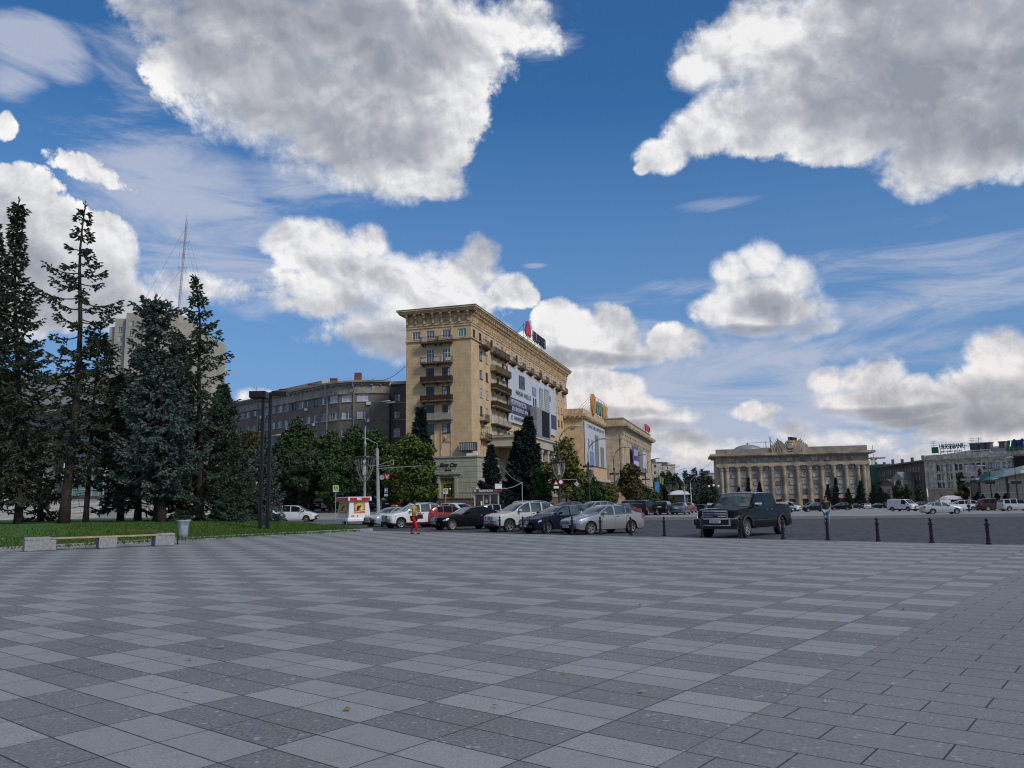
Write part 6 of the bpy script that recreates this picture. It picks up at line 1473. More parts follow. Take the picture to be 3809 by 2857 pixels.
# cars under the trees on the left, on the raised street
for k,pm,u,y,rz,lab in (('suv','paint_black',1085,119,8,'long black SUV under the trees left of the person in ochre'),('sedan','paint_navy',1030,121,10,'navy saloon at the left end of the tree lined row'),('sedan','paint_dark_grey',1112,127,60,'dark saloon behind the long black SUV'),('crossover','paint_pale_silver',1140,124,-70,'pale silver car facing out beside the person in ochre'),('sedan','paint_black',1186,123,100,'black saloon with red tail lamps right of the person in ochre'),
  ('suv','paint_white',1222,122,98,'white SUV tail in front of the pedestrian sign'),('suv','paint_black',1252,123,96,'black SUV hidden partly by the ice cream trailer'),('suv','paint_blue',1388,122,95,'dark blue SUV between trailer and concrete pole'),('sedan','paint_wine',1485,122,170,'dark red saloon under the lime trees'),('sedan','paint_black',1532,124,0,'black saloon right of the pushing couple'),('hatch','paint_navy',1445,126,90,'navy hatchback beside the parking sign')):
    x=(u-1904.5)/FPX*y; car(k,pm,(x,y,gz(x,y)+.01),R(rz),lab,detail=1)
# ------------------------------------------------------------------ trees
def leafmat(name,dark,light,tint=None,sc=.9):
    m=D.materials.new(name); m.use_nodes=True; T=NT(m.node_tree); T.n.clear(); M[name]=m
    b=T.new('ShaderNodeBsdfPrincipled'); o=T.new('ShaderNodeOutputMaterial')
    p=T.new('ShaderNodeTexCoord').outputs['Object']; g=T.new('ShaderNodeNewGeometry')
    rnd=g.outputs['Random Per Island']; c=T.mix(rnd,dark,light); n=T.ss(T.noise(p,sc,3,.6),.35,.68)
    c=T.mix(T.m('MULTIPLY',n,.55),c,tint or light)
    T.l.new(c,b.inputs['Base Color']); b.inputs['Roughness'].default_value=.75; b.inputs['Specular IOR Level'].default_value=.25
    T.l.new(b.outputs[0],o.inputs[0])
leafmat('needles_dark',(.014,.026,.016),(.080,.105,.068)); leafmat('needles_blue',(.018,.036,.032),(.13,.185,.165)); leafmat('needles_green',(.013,.030,.018),(.070,.115,.075)); leafmat('needles_far',(.010,.022,.020),(.035,.058,.052))
leafmat('leaves_lime',(.014,.036,.008),(.080,.122,.022),(.11,.15,.03)); leafmat('leaves_green',(.012,.032,.010),(.048,.088,.024)); leafmat('leaves_dark',(.012,.026,.014),(.040,.066,.030)); leafmat('leaves_rusty',(.030,.036,.012),(.085,.080,.028),(.11,.075,.03)); leafmat('leaves_far',(.014,.028,.020),(.038,.060,.042)); leafmat('leaves_olive',(.04,.055,.012),(.13,.14,.03),(.16,.13,.035))
mat('bark_dark',(.035,.028,.024),.95,var=.25,scale=3,bump=.6,bscale=14); mat('bark_far',(.03,.026,.024),.95,var=.1)
def path_at(path,t):
    n=len(path)-1; s=min(int(t*n),n-1); k=t*n-s; return path[s].lerp(path[s+1],k)
def bez(P,n=14):
    """smooth path through points, parameterised by height"""
    out=[]; zs=[p.z for p in P]
    for i in range(n+1):
        z=zs[0]+(zs[-1]-zs[0])*i/n; x=interp([(p.z,p.x) for p in P],z); y=interp([(p.z,p.y) for p in P],z); out.append(Vector((x,y,z)))
    for _ in range(2): out=[out[0]]+[(out[i-1]+out[i]*2+out[i+1])/4 for i in range(1,n)]+[out[-1]]
    return out
def cards(P,Dv,Ln,Wd,rng):
    """kite shaped card per tuft: base P, direction D, length, width; two crossed quads"""
    n=len(P); P=np.asarray(P);Dv=np.asarray(Dv);Ln=np.asarray(Ln)[:,None];Wd=np.asarray(Wd)[:,None]
    Dv=Dv/np.linalg.norm(Dv,axis=1)[:,None]; r=rng.normal(size=(n,3)); s=np.cross(Dv,r); s/=np.linalg.norm(s,axis=1)[:,None]+1e-9; s2=np.cross(Dv,s)
    V=[]
    for q in(s,s2): V+= [P,P+Dv*Ln*.45+q*Wd,P+Dv*Ln,P+Dv*Ln*.5-q*Wd]
    V=np.stack(V,1).reshape(-1,3); return V
def card_mesh(name,V,m):
    nq=len(V)//4; me=D.meshes.new(name); me.vertices.add(len(V)); me.vertices.foreach_set('co',V.ravel().astype(np.float32)); me.loops.add(len(V)); me.loops.foreach_set('vertex_index',np.arange(len(V),dtype=np.int32)); me.polygons.add(nq); me.polygons.foreach_set('loop_start',np.arange(0,len(V),4,dtype=np.int32)); me.update(calc_edges=True); me.materials.append(M[m]); me.validate(); return me
def conifer(name,label,trunk,rad,prof,leaf,seed,cat='tree',group=None,whorl=.42,dens=1.0,droop=.25,up=.35,inner=.15,tuft=.29,limbs=5,r0=.22,bare=True,tw=.062,dead=0):
    """trunk: list of world points base..top; rad: radius profile [(height fraction, limb length, side bias)]"""
    rng=np.random.default_rng(seed); P=bez(trunk); base=trunk[0]; root=empty(name,base,0,label,cat,group); H=P[-1].z-P[0].z
    mb=MB(); n=len(P); mb.tube([p-base+(Vector((0,0,-.25)) if i==0 else Vector((0,0,0))) for i,p in enumerate(P)],[r0*(1.25 if i==0 else 1)*(1-.93*(i/(n-1))**.9)+.012 for i in range(n)],9)
    Pp=[];Dd=[];Ll=[];Ww=[]; h0=prof[0][0]; h=h0
    while h<.995:
        L=interp([(a[0],a[1]) for a in prof],h)*rng.uniform(.78,1.15); q=path_at(P,h)-base; k=limbs if L>.5 else max(3,limbs-1); ph=rng.random()*6.28
        for i in range(k):
            a=ph+i*2*PI/k+rng.normal()*.3; l=L*rng.uniform(.62,1.15)
            if rng.random()<.06: l*=.4
            zz=q.z+rng.normal()*.10; d=Vector((math.cos(a),math.sin(a),0)); el=up*(h-.5)*1.2+rng.normal()*.08
            m=7; lp_=[]
            for j in range(m):
                t=j/(m-1); lp_.append(Vector((q.x+d.x*l*t,q.y+d.y*l*t,zz+l*(el*t-droop*math.sin(PI*t*.85)*(1-.3*h)+.14*t*t))))
            if L>.35: mb.tube(lp_,[max(.006,r0*.16*(1-.8*j/(m-1))) for j in range(m)],4,0,False)
            nt=int((7+l*14)*dens)
            for j in range(nt):
                t=inner+(1-inner)*rng.random()**.8; x=t*(m-1); s=min(int(x),m-2); c=lp_[s].lerp(lp_[s+1],x-s); side=rng.choice([-1,1]); tl=(.12+.30*l*(1-t)**.7*.75)*rng.uniform(.5,1.1); tl=min(tl,.75)
                sd=Vector((-d.y*side,d.x*side,0))*.9+d*.75+Vector((0,0,-.12-.3*rng.random())); sd.normalize()
                k2=max(1,int(tl/.16))
                for e in range(k2+1):
                    b=c+sd*tl*(e/max(k2,1))+Vector((0,0,-.10*(e/max(k2,1))**2)); dd=sd+Vector((rng.normal()*.45,rng.normal()*.45,rng.normal()*.3-.12)); Pp.append(b);Dd.append(dd);Ll.append(tuft*rng.uniform(.6,1.15));Ww.append(tw*rng.uniform(.6,1.2))
            for _ in range(2): Pp.append(lp_[-1]);Dd.append(d+Vector((rng.normal()*.3,rng.normal()*.3,.1)));Ll.append(tuft);Ww.append(tw*.8)
        h+=whorl/H*rng.uniform(.75,1.25)*(1 if h<.85 else .6)
    for j in range(14): 
        q=path_at(P,min(1,.93+.07*j/13))-base; Pp.append(q);Dd.append(Vector((rng.normal()*.5,rng.normal()*.5,.9)));Ll.append(.3);Ww.append(.06)
    for j in range(dead):
        t=rng.uniform(.08,h0*1.15); q=path_at(P,t)-base; a=rng.random()*6.28; l=rng.uniform(.8,1.8); mb.tube([q,q+Vector((math.cos(a)*l*.6,math.sin(a)*l*.6,-.1*l)),q+Vector((math.cos(a)*l*.8,math.sin(a)*l*.8,-.7*l))],[.03,.02,.008],4)
    mb.build('trunk','bark_dark',root,smooth=True,fix=False)
    link('crown',card_mesh('crown',cards([tuple(p) for p in Pp],[tuple(x) for x in Dd],Ll,Ww,rng),leaf),root); return root
DT=50
def tr(pts,y=DT): return [at(u,v,y) for u,v in pts]
def px(r,y=DT): return r*y/FPX
SG='spruces standing on the lawn'
def sp(lab,pts,prof,leaf,seed,y=DT,**k):
    T_=tr(pts,y); T_[0].z=lz(T_[0].x,T_[0].y)-.05 if T_[0].y<80 and T_[0].x<-10 else T_[0].z
    return conifer('spruce_tree',lab,T_,1,[(a,px(b,y)) for a,b in prof],leaf,seed,group=SG,**k)
sp('tall dark spruce at the left edge of the lawn with a hooked thin top',[(66,1953),(85,1700),(62,1300),(52,1000),(70,745)],[(.10,110),(.3,125),(.5,115),(.62,92),(.74,64),(.82,34),(.90,22),(.96,26),(.99,8)],'needles_dark',1,droop=.32,dens=1.05,dead=6)
sp('dark spruce cut by the left picture edge',[(-45,1955),(-40,1500),(-12,830)],[(.08,120),(.4,120),(.7,85),(.9,30),(.99,8)],'needles_dark',2,y=53,droop=.3,dens=.9)
sp('sparse tall spruce with long bare limbs and thick leaning trunk',[(236,1950),(262,1700),(290,1450),(302,1150),(290,950),(318,760)],[(.17,75),(.27,125),(.4,135),(.47,110),(.55,120),(.68,135),(.79,105),(.83,46),(.93,28),(.99,8)],'needles_dark',3,whorl=.82,limbs=4,dens=.95,inner=.35,up=.45,droop=.18,r0=.30,dead=10,y=49)
sp('thin trunked spruce close to the right of the sparse tall one',[(318,1948),(335,1700),(352,1450),(375,1230)],[(.22,85),(.4,125),(.6,130),(.85,80),(.98,20)],'needles_dark',4,dens=.8,r0=.17,y=51.5,dead=6,inner=.25)
sp('spruce with drooping low boughs left of the big blue spruce',[(512,1940),(520,1700),(545,1450),(520,1290)],[(.10,80),(.28,100),(.5,105),(.8,70),(.98,20)],'needles_green',5,dens=.85,y=52,dead=8)
sp('big dense blue green spruce with forked flat top beside the leaning stem',[(600,1940),(605,1600),(590,1300),(580,1105)],[(.15,105),(.25,150),(.40,175),(.50,150),(.60,135),(.70,92),(.80,105),(.88,58),(.93,85),(.97,60),(.995,22)],'needles_blue',6,dens=1.1,whorl=.44,limbs=6,y=49.5,r0=.28,tw=.07,dead=10,droop=.3)
sp('blue spruce with thin bent leader at the right of the clump',[(745,1938),(745,1650),(738,1350),(750,1180),(722,1030)],[(.05,130),(.25,138),(.42,130),(.52,120),(.60,100),(.68,100),(.78,70),(.86,50),(.91,24),(.95,14),(.99,6)],'needles_green',7,dens=.85,whorl=.62,limbs=5,y=52,up=.5,r0=.25)
sp('dense green spruce filling the gap between big blue spruce and bent leader',[(672,1936),(670,1700),(662,1450),(668,1235)],[(.05,100),(.3,115),(.55,100),(.8,60),(.93,25),(.99,8)],'needles_green',15,dens=1.15,whorl=.42,limbs=6,y=54.5)
sp('dark green spruce behind the left flank of the big blue spruce',[(448,1940),(450,1700),(452,1500),(455,1380)],[(.12,85),(.4,95),(.7,65),(.95,18),(.99,6)],'needles_dark',16,dens=1.1,y=56)
sp('shorter green spruce sloping down at the right side of the clump',[(835,1934),(840,1700),(828,1430)],[(.02,78),(.3,84),(.6,66),(.85,40),(.98,12)],'needles_green',8,dens=1.1,whorl=.34,limbs=6,y=54)
sp('low dark spruce behind the leftmost trunks',[(150,1945),(150,1800),(148,1620)],[(.03,80),(.4,70),(.8,35),(.98,8)],'needles_dark',9,dens=.9,y=58)
sp('small leaning spruce stem just left of the big blue spruce trunk',[(575,1940),(590,1780),(612,1560)],[(.45,60),(.7,60),(.98,20)],'needles_green',10,dens=.7,y=50.5,r0=.14)
sp('small blue spruce on the lawn behind the dark lamp posts',[(985,1938),(980,1800),(978,1620)],[(.02,78),(.3,70),(.6,48),(.9,16),(.99,5)],'needles_blue',11,dens=1.2,whorl=.34,limbs=6,y=62)
sp('small dark spruce left of the one behind the lamp posts',[(905,1938),(905,1850),(903,1700)],[(.02,60),(.3,58),(.7,36),(.98,6)],'needles_green',12,dens=1.2,whorl=.34,y=60)
# spruces by the hotel and in front of the administration
def spruce_far(lab,u,vt,vb,rp,y,leaf,seed,name='spruce_tree',group=None,dens=1.0,ts=1.0):
    b=at(u,vb,y); b.z=gz(b.x,b.y)-.1; t=at(u,vt,y); H=t.z-b.z; r=px(rp,y); w=H/26
    return conifer(name,lab,[b,(b+t)/2,t],1,[(.05,r),(.25,r*.98),(.5,r*.68),(.75,r*.36),(.95,r*.10)],leaf,seed,group=group,dens=dens*3.2/max(r,1.2),whorl=w,limbs=7,tuft=.11*H*.42*ts,tw=.028*H*.45*ts,up=.2,droop=.2,inner=.1,r0=.2)
HG='spruces along the hotel street'
spruce_far('dark slim spruce rising in front of the left hotel facade',1565,1512,1900,62,122,'needles_far',20,group=HG)
spruce_far('blunt dark spruce above the coffee kiosk',1826,1655,1900,52,112,'needles_far',21,group=HG)
spruce_far('tallest dark spruce in front of the hotel portico',1965,1552,1895,80,118,'needles_far',22,group=HG,dens=1.2)
spruce_far('second top of the portico spruces a little lower left',1930,1600,1895,60,121,'needles_far',23,group=HG)
AG='spruces in front of the administration building'
for i,(u,vt,r,lab) in enumerate(((2783,1777,16,'narrow spruce left of the pickup cab against the columns'),(2825,1792,18,'broader spruce above the pickup roof'),(2748,1812,20,'bushy dark spruce at the left end of the columns'),(3079,1802,20,'spruce behind the man in green'),(3108,1777,17,'tall narrow spruce right of the man in green'),(3155,1815,22,'low wide spruce between two taller ones'),(3200,1788,26,'large broad spruce near the right end of the columns'),(3250,1803,27,'large spruce beyond the right corner column'),(3276,1815,26,'lowest spruce below the tower crane'))):
    spruce_far(lab,u,vt,1880,r,325,'needles_far',30+i,group=AG,dens=.8,ts=.8)
# broadleaved trees
def broad(label,u,vt,vb,rp,y,leaf,seed,flat=1.0,group=None,name='lime_tree',n=5200,card=.30,lobes=9,trunkh=.22,zb=None):
    rng=np.random.default_rng(seed); b=at(u,vb,y); b.z=gz(b.x,b.y)-.1 if zb is None else zb; t=at(u,vt,y); H=t.z-b.z; r=px(rp,y); root=empty(name,b,0,label,'tree' if name!='shrub' else 'shrub',group)
    zc=H*(trunkh+(1-trunkh)/2); rz_=H*(1-trunkh)/2
    L=[(0,0,zc,r*.72,rz_*.86)]
    for i in range(lobes):
        a=rng.random()*6.28; q=rng.uniform(.35,.62); zz=zc+rz_*rng.uniform(-.72,.70); w=math.sqrt(max(.12,1-((zz-zc)/rz_)**2)); L.append((math.cos(a)*r*q*w*1.15,math.sin(a)*r*q*w*1.15,zz,r*rng.uniform(.28,.46),rz_*rng.uniform(.18,.32)))
    L.append((rng.normal()*r*.1,0,zc+rz_*.72,r*.38,rz_*.30))
    vol=np.array([a[3]**2*a[4] for a in L])**.8; vol/=vol.sum(); idx=rng.choice(len(L),n,p=vol); A=np.array(L)[idx]; d=rng.normal(size=(n,3)); d/=np.linalg.norm(d,axis=1)[:,None]
    rr=rng.random(n)**.30; rr=np.where(rng.random(n)<.08,rr*1.12,rr); 
    lump=.86+.14*np.sin(d[:,0]*7+idx)*np.cos(d[:,2]*6+idx*2)
    P=A[:,:3]+d*rr[:,None]*lump[:,None]*np.stack([A[:,3],A[:,3],A[:,4]],1)
    s=card*.82*rng.uniform(.5,1.3,n); nrm=d*.5+rng.normal(size=(n,3))*.6+np.array([0,0,.3]); nrm/=np.linalg.norm(nrm,axis=1)[:,None]; ref=rng.normal(size=(n,3)); e1=np.cross(nrm,ref); e1/=np.linalg.norm(e1,axis=1)[:,None]; e2=np.cross(nrm,e1)
    V=np.stack([P-e1*s[:,None],P-e2*s[:,None]*.6,P+e1*s[:,None],P+e2*s[:,None]*.6],1).reshape(-1,3)
    link('crown',card_mesh('crown',V,leaf),root)
    mb=MB(); tp=Vector((rng.normal()*.3,0,zc)); mb.tube([(0,0,-.2),(tp.x*.4,0,H*trunkh),tp],[.028*H*.5+.05,.022*H*.5+.04,.03],7)
    for l in L[1:6]: mb.tube([(tp.x*.5,0,H*trunkh*1.1),(l[0]*.5,l[1]*.5,(H*trunkh+l[2])/2),(l[0],l[1],l[2])],[.09,.06,.02],5,0,False)
    mb.build('trunk','bark_far',root,smooth=True,fix=False); return root
TG='broadleaved trees along the street before the grey building'
for i,(u,vt,vb,r,y,lf,lab,fl) in enumerate(((1098,1540,1885,72,126,'leaves_green','tall dark green tree rising highest before the grey facade',1),(955,1590,1885,80,122,'leaves_rusty','rusty green tree just behind the dark lamp posts',1),(1050,1625,1885,62,117,'leaves_dark','dark tree between rusty tree and light green tree',1),(1150,1640,1885,70,115,'leaves_dark','very dark tree with vertical sweep over the parked cars',1),(1228,1592,1885,75,122,'leaves_green','green tree with light crown top left of the decorated lamp',1),
   (1305,1568,1885,66,126,'leaves_green','round green tree behind the decorated lamp pole',1),(1385,1582,1885,62,124,'leaves_green','green tree whose top meets the dark wing of the office building',1),(1320,1690,1885,75,114,'leaves_dark','dark low tree above the ice cream trailer',1),(1542,1598,1880,74,110,'leaves_lime','big bright yellow green tree left of the bar entrance',1),(1455,1640,1880,60,118,'leaves_lime','bright green tree merging with the big yellow green one',1),(1240,1700,1885,60,112,'leaves_green','low green tree above the pedestrian crossing sign',1),(900,1660,1890,60,118,'leaves_dark','dark tree peeping right of the blue spruce clump',1))):
    broad(lab,u,vt+8,vb,r*1.32,y,lf,50+i,group=TG,n=11000,card=.30,lobes=16,trunkh=.10)
RG='trees and bushes along the palace street'
for i,(u,vt,vb,r,y,lf,lab,nm) in enumerate(((2105,1622,1895,92,108,'leaves_olive','yellowing broad tree right of the portico spruces','lime_tree'),(2010,1735,1900,48,112,'leaves_green','small green tree left of the yellowing broad one','lime_tree'),(2190,1745,1895,50,120,'leaves_green','green bush tree below the anna banner','lime_tree'),(2230,1790,1895,48,124,'leaves_green','green shrub right of the diamond road sign','shrub'),(2275,1800,1893,40,130,'leaves_olive','olive shrub beneath the cinema slats','shrub'),(2340,1722,1893,66,138,'leaves_rusty','rusty leaved tree in front of the palace columns','lime_tree'),
   (2375,1775,1892,45,150,'leaves_rusty','second rusty tree lower right of the first','lime_tree'),(2415,1815,1890,40,165,'leaves_green','light green shrub at the palace corner','shrub'),(2447,1830,1888,30,180,'leaves_rusty','brown shrub beyond the palace corner','shrub'),(2505,1845,1885,22,200,'leaves_rusty','small rust brown hedge under the far street lamps','shrub'),(2150,1810,1900,42,112,'leaves_green','low green shrub in front of the yellowing tree','shrub'))):
    broad(lab,u,vt,vb,r,y,lf,80+i,group=RG,n=4200,card=.30,lobes=11,name=nm,trunkh=.14)
FG='dark trees at the far end of the street'
for i,(u,vt,r,y) in enumerate(((2470,1752,26,255),(2498,1748,30,265),(2525,1760,30,250),(2560,1748,32,270),(2592,1738,34,280),(2622,1742,34,290),(2648,1768,28,285),(2510,1790,34,240),(2545,1790,30,235),(2580,1795,36,238),(2620,1795,34,250),(2655,1805,24,260),(2450,1775,20,240))):
    lab=['dark street tree nearest the palace in the far row','dark tree under the first far street lamp','dark tree under the second far street lamp','dark tree behind the pale curved street lamps','tallest dark tree of the far group','dark tree right of the tallest in the far group','dark tree touching the administration building in view','lower front tree with garlanded lamp before it','lower front tree between two garlanded lamps','lower front tree behind the pale street lamp pole','lower front tree left of the globe lamp','small dark tree beside the globe lamp','small dark tree behind the street flags'][i]
    broad(lab,u,vt,1888,r,y,'leaves_far',100+i,group=FG,n=2200,card=.50,lobes=9,trunkh=.1)
BG='trees around the bank building'
for i,(u,vt,vb,r,y,lf,lab,nm) in enumerate(((3348,1782,1884,26,300,'leaves_dark','dark tree in front of the gabled yellowish house','lime_tree'),(3378,1800,1884,18,295,'leaves_dark','dark tree at the foot of the brick building','lime_tree'),(3425,1808,1884,20,290,'leaves_dark','dark tree at the left corner of the bank building','lime_tree'),(3587,1752,1882,25,262,'leaves_green','tall narrow green tree in front of the bank facade','lime_tree'),(3648,1740,1800,17,285,'leaves_green','green treetop above the pavilion roof','lime_tree'),(3580,1825,1884,30,255,'leaves_rusty','low dull tree beside the dark corner pavilion','shrub'),
   (3660,1838,1884,11,190,'leaves_green','small sapling left of the others before the beige house','shrub'),(3712,1832,1884,12,188,'leaves_rusty','thin sapling in the middle before the beige house','shrub'),(3745,1836,1884,10,186,'leaves_green','third sapling before the beige house','shrub'),(3782,1830,1884,15,184,'leaves_green','bushier sapling near the right edge before the beige house','shrub'),(3300,1830,1884,20,310,'leaves_far','dark shrub beneath the netted building','shrub'))):
    broad(lab,u,vt,vb,r,y,lf,130+i,group=BG,n=2200,card=.42 if y>240 else .28,lobes=9,name=nm,trunkh=.08,zb=None if u!=3648 else at(3648,1800,285).z-9)
# ------------------------------------------------------------------ street furniture
mat('poster_orange',(.46,.19,.035),.5,var=.06); mat('poster_yellow',(.62,.42,.03),.5,var=0); mat('bin_bag',(.30,.32,.37),.35,var=.12,scale=9)
mat('garland',(.30,.30,.28),.7,var=.2,scale=5); mat('garland_lit',(.62,.62,.66),.6,var=.35,scale=6,col2=(.16,.10,.26)); mat('sign_red',(.45,.02,.02),.4,var=0); mat('banner_sky',(.05,.20,.42),.5,var=.1); mat('concrete_pole',(.34,.34,.345),.85,var=.1,scale=2); mat('kiosk_glass',(.028,.034,.034),.08,var=.4,scale=1.4)
mat('fascia_brown',(.10,.045,.04),.5,var=.1)
# bollards
def bollard():
    mb=MB(); mb.lathe([(.085,0),(.085,.05),(.06,.07),(.055,.16),(.066,.17),(.066,.20),(.052,.21),(.050,.38),(.062,.39),(.062,.42),(.050,.43),(.048,.57),(.085,.58),(.085,.61),(.055,.63),(.055,.655),(.03,.67),(.028,.69)],14); return mb.mesh('post','black_iron',smooth=35)
bp=bollard(); mb=MB(); mb.lathe([(.001,.685),(.035,.70),(.055,.73),(.055,.76),(.035,.785),(.012,.80),(.008,.82),(.001,.825)],12); bk=mb.mesh('finial','black_iron',smooth=True)
BL=[(1859,1979),(1945,1981.5),(2033,1985),(2129,1988.5),(2234,1992),(2347,1994.5),(2472,1998.5),(2612,2002.5),(2757,2006),(2914,2010),(3080,2013.5),(3267,2017),(3467,2021.5),(3678,2025.5)]
names=['left of the dark saloon and before the pearl crossover wheel','in front of the dark saloon nose','in front of the dark saloon wheel','before the silver grey saloon bonnet','before the silver grey saloon front wheel','before the silver grey saloon rear wheel','alone on the cobbles between saloon and pickup','before the left corner of the pickup bumper','before the pickup front wheel','before the pickup rear wheel','at the feet of the man in green','first right of the man in green','below the silver saloon and the white van','rightmost of the row near the picture edge']
g0=G(*BL[0],0); g1=G(*BL[-1],0)
for i,(u,v) in enumerate(BL):
    a=ray(u,v); 
    # intersect the straight row line with the view ray column
    d=(g1-g0); n=Vector((a.y,-a.x)); t=-(g0.x*n.x+g0.y*n.y)/(d.x*n.x+d.y*n.y); p=g0+d*t
    b=empty('bollard',(p.x,p.y,.0),0,'black iron bollard '+names[i],'bollard','black bollards along the plaza edge'); link('post',bp,b); link('finial',bk,b)
# bench
q0=G(90,2053,0); q1=G(650,2030,0); bd=(q1-q0); BLn=bd.length; ba=math.atan2(bd.y,bd.x)
ben=empty('bench',q0,ba,'long bench of three granite blocks joined by a pale wooden plank','bench')
def bx(u): 
    d=ray(u,2040); n=Vector((d.y,-d.x)); return -(q0.x*n.x+q0.y*n.y)/(bd.x*n.x+bd.y*n.y)*BLn
mb=MB(); x1=bx(208); mb.box(0,x1,0,.8,0,.40,0,.03); mb.box(0,bx(192),0.002,.798,.38,.50,0,.03); mb.build('block','granite',ben,smooth=30)
mb=MB(); mb.box(bx(367),bx(435),0,.8,0,.41,0,.03); mb.build('block','granite',ben,smooth=30)
mb=MB(); mb.box(bx(577),BLn,0,.8,0,.40,0,.03); mb.box(bx(594),BLn,.002,.798,.38,.50,0,.03); mb.build('block','granite',ben,smooth=30)
xm=bx(400)
for a,b in((bx(193),xm),(xm+.012,bx(593))):
    mb=MB(); 
    for k in range(5): mb.box(a,b,.04+k*.148,.17+k*.148,.412,.462,0,.008)
    mb.build('plank','wood',ben,smooth=30)
# litter bin
p=G(673,2025,0); bn=empty('litter_bin',p,R(20),'black litter bin on a post with a pale plastic bag hanging out','bin')
mb=MB(); mb.tube([(-.13,0,0),(-.13,0,1.05)],.028,8); mb.build('post','black_iron',bn)
mb=MB(); mb.lathe([(.24,1.0),(.25,1.02),(.25,1.04),(.235,1.05)],16,(.07,0,0)); mb.lathe([(.22,1.12),(.26,1.13),(.26,1.16),(.0,1.20)],16,(.07,0,0)); [mb.tube([(.07+.23*math.cos(a),.23*math.sin(a),.98),(.07+.23*math.cos(a),.23*math.sin(a),1.14)],.012,4) for a in(0,1.57,3.14,4.71)]; mb.build('hood','black_iron',bn)
mb=MB(); n=18; pr=[(.07,.26),(.17,.30),(.19,.45),(.21,.7),(.23,.9),(.27,.95),(.28,1.0),(.24,.985)]; vs=[]; rr=random.Random(4)
for r,z in pr:
    for k in range(n): a=2*PI*k/n; q=r*(1+.10*math.sin(5*a+z*7)+rr.uniform(-.04,.04)); vs.append((.07+q*math.cos(a),q*math.sin(a),z+rr.uniform(-.015,.015)))
mb.add(vs,[(j*n+k,j*n+(k+1)%n,(j+1)*n+(k+1)%n,(j+1)*n+k) for j in range(len(pr)-1) for k in range(n)]+[tuple(range(n))[::-1]]); mb.build('bag','bin_bag',bn,smooth=True)
# dark twin post lamp on the lawn
p=at(980,1979,46); lp2=empty('plaza_lamp',(p.x,p.y,lz(p.x,p.y)-.03),0,'modern black twin post lamp with two flat heads at the lawn edge','street lamp')
for dx in(-.21,.21): mb=MB(); mb.box(dx-.085,dx+.085,-.085,.085,0,7.8 if dx>0 else 7.45); mb.build('post','black_iron',lp2)
mb=MB(); mb.box(-.124,.124,-.08,.08,.25,.8); mb.box(-.124,.124,-.06,.06,7.2,7.3); mb.build('bracket','dark_steel',lp2)
mb=MB(); mb.box(-.95,-.02,-.35,.45,7.455,7.85,0,.03); mb.build('lamp_head','black_iron',lp2); mb=MB(); mb.obox((.32,-.3,7.62),Vector((.85,0,-.05)),Vector((0,.6,0)),Vector((0,0,.22))); mb.build('lamp_head','black_iron',lp2)
def lamp_basket(parent,z0,z1,r,banner=True,n=18,m='garland'):
    g=empty('garland_basket',(0,0,0)); g.parent=parent
    mb=MB()
    for k in range(n):
        a=2*PI*k/n; P_=[]
        for j in range(8): t=j/7; q=r*(1-t**2.2)*1.0+.10; P_.append((q*math.cos(a),q*math.sin(a),z1-(z1-z0)*t))
        mb.tube(P_,.016,3,0,False)
    mb.build('ribs',m,g)
    mb=MB(); mb.lathe([(r+.1,z1-.02),(r+.14,z1+.10),(r+.10,z1+.25),(r+.02,z1+.26),(r+.04,z1)],20); mb.build('ring','dark_steel',g)
    if banner: mb=MB(); mb.box(-.16,.16,-.2,-.12,z0+(z1-z0)*.30,z1-.15); mb.build('ornament','garland_lit',g)
def street_lamp(lab,u,y,uh,vh,basket=None,vb=None,r=.10,m='dark_steel',group='curved double headed street lamps',arms=2,banner=False,hd=None):
    x=(u-1904.5)/FPX*y; 
    b=at(u,1860,y); x=b.x; z0=gz(x,y); h=at(uh,vh,y); H=h.z-z0; dx=h.x-x; root=empty('street_lamp',(x,y,z0),0,lab,'street lamp',group)
    mb=MB(); mb.lathe([(r*3,0),(r*3,.5),(r*2.2,.7),(r*2.3,1.2),(r*1.5,1.5),(r*1.3,H*.35),(r*1.5,H*.36),(r*1.15,H*.37),(r*.9,H*.62),(r*1.6,H*.63),(r*1.6,H*.65),(r*.7,H*.67),(r*.55,H*.8)],12); mb.build('pole',m,root,smooth=35)
    for k in range(arms):
        oy=(-.5 if k else .5); e=dx*(1.0 if k==0 else .84); mb=MB(); P_=[(0,0,H*.78)]
        for j in range(1,9): t=j/8; P_.append((e*(1-math.cos(t*PI/2))**1.0,oy*t,H*.78+(H*.22-.1)*math.sin(t*PI/2)))
        mb.tube(P_,.030,6); mb.build('arm','dark_steel' if m=='grey_steel' else m,root,smooth=True)
        s=1 if e>0 else -1; mb=MB(); mb.lathe([(.02,0),(.13,.15),(.17,.5),(.14,.85),(.03,1.0)],8); mb.v=[(e+s*(z-.15),oy+yy*1.0,H-.1+x_*.55+z*.10) for x_,yy,z in mb.v]; mb.build('lamp_head',hd or 'pale_steel',root,smooth=True)
    if basket: lamp_basket(root,at(u,basket[1],y).z-z0,at(u,basket[0],y).z-z0,px(basket[2],y),banner)
    return root
street_lamp('tall lamp pole with bowl shaped garland in front of the lime trees',1356,80,1437,1494,basket=(1707,1793,31),r=.10,m='grey_steel',banner=True,hd='grey_steel')
street_lamp('garlanded lamp pole carrying road signs right of the portico spruces',2082,96,2140,1584,basket=(1722,1787,20),r=.12,banner=True)
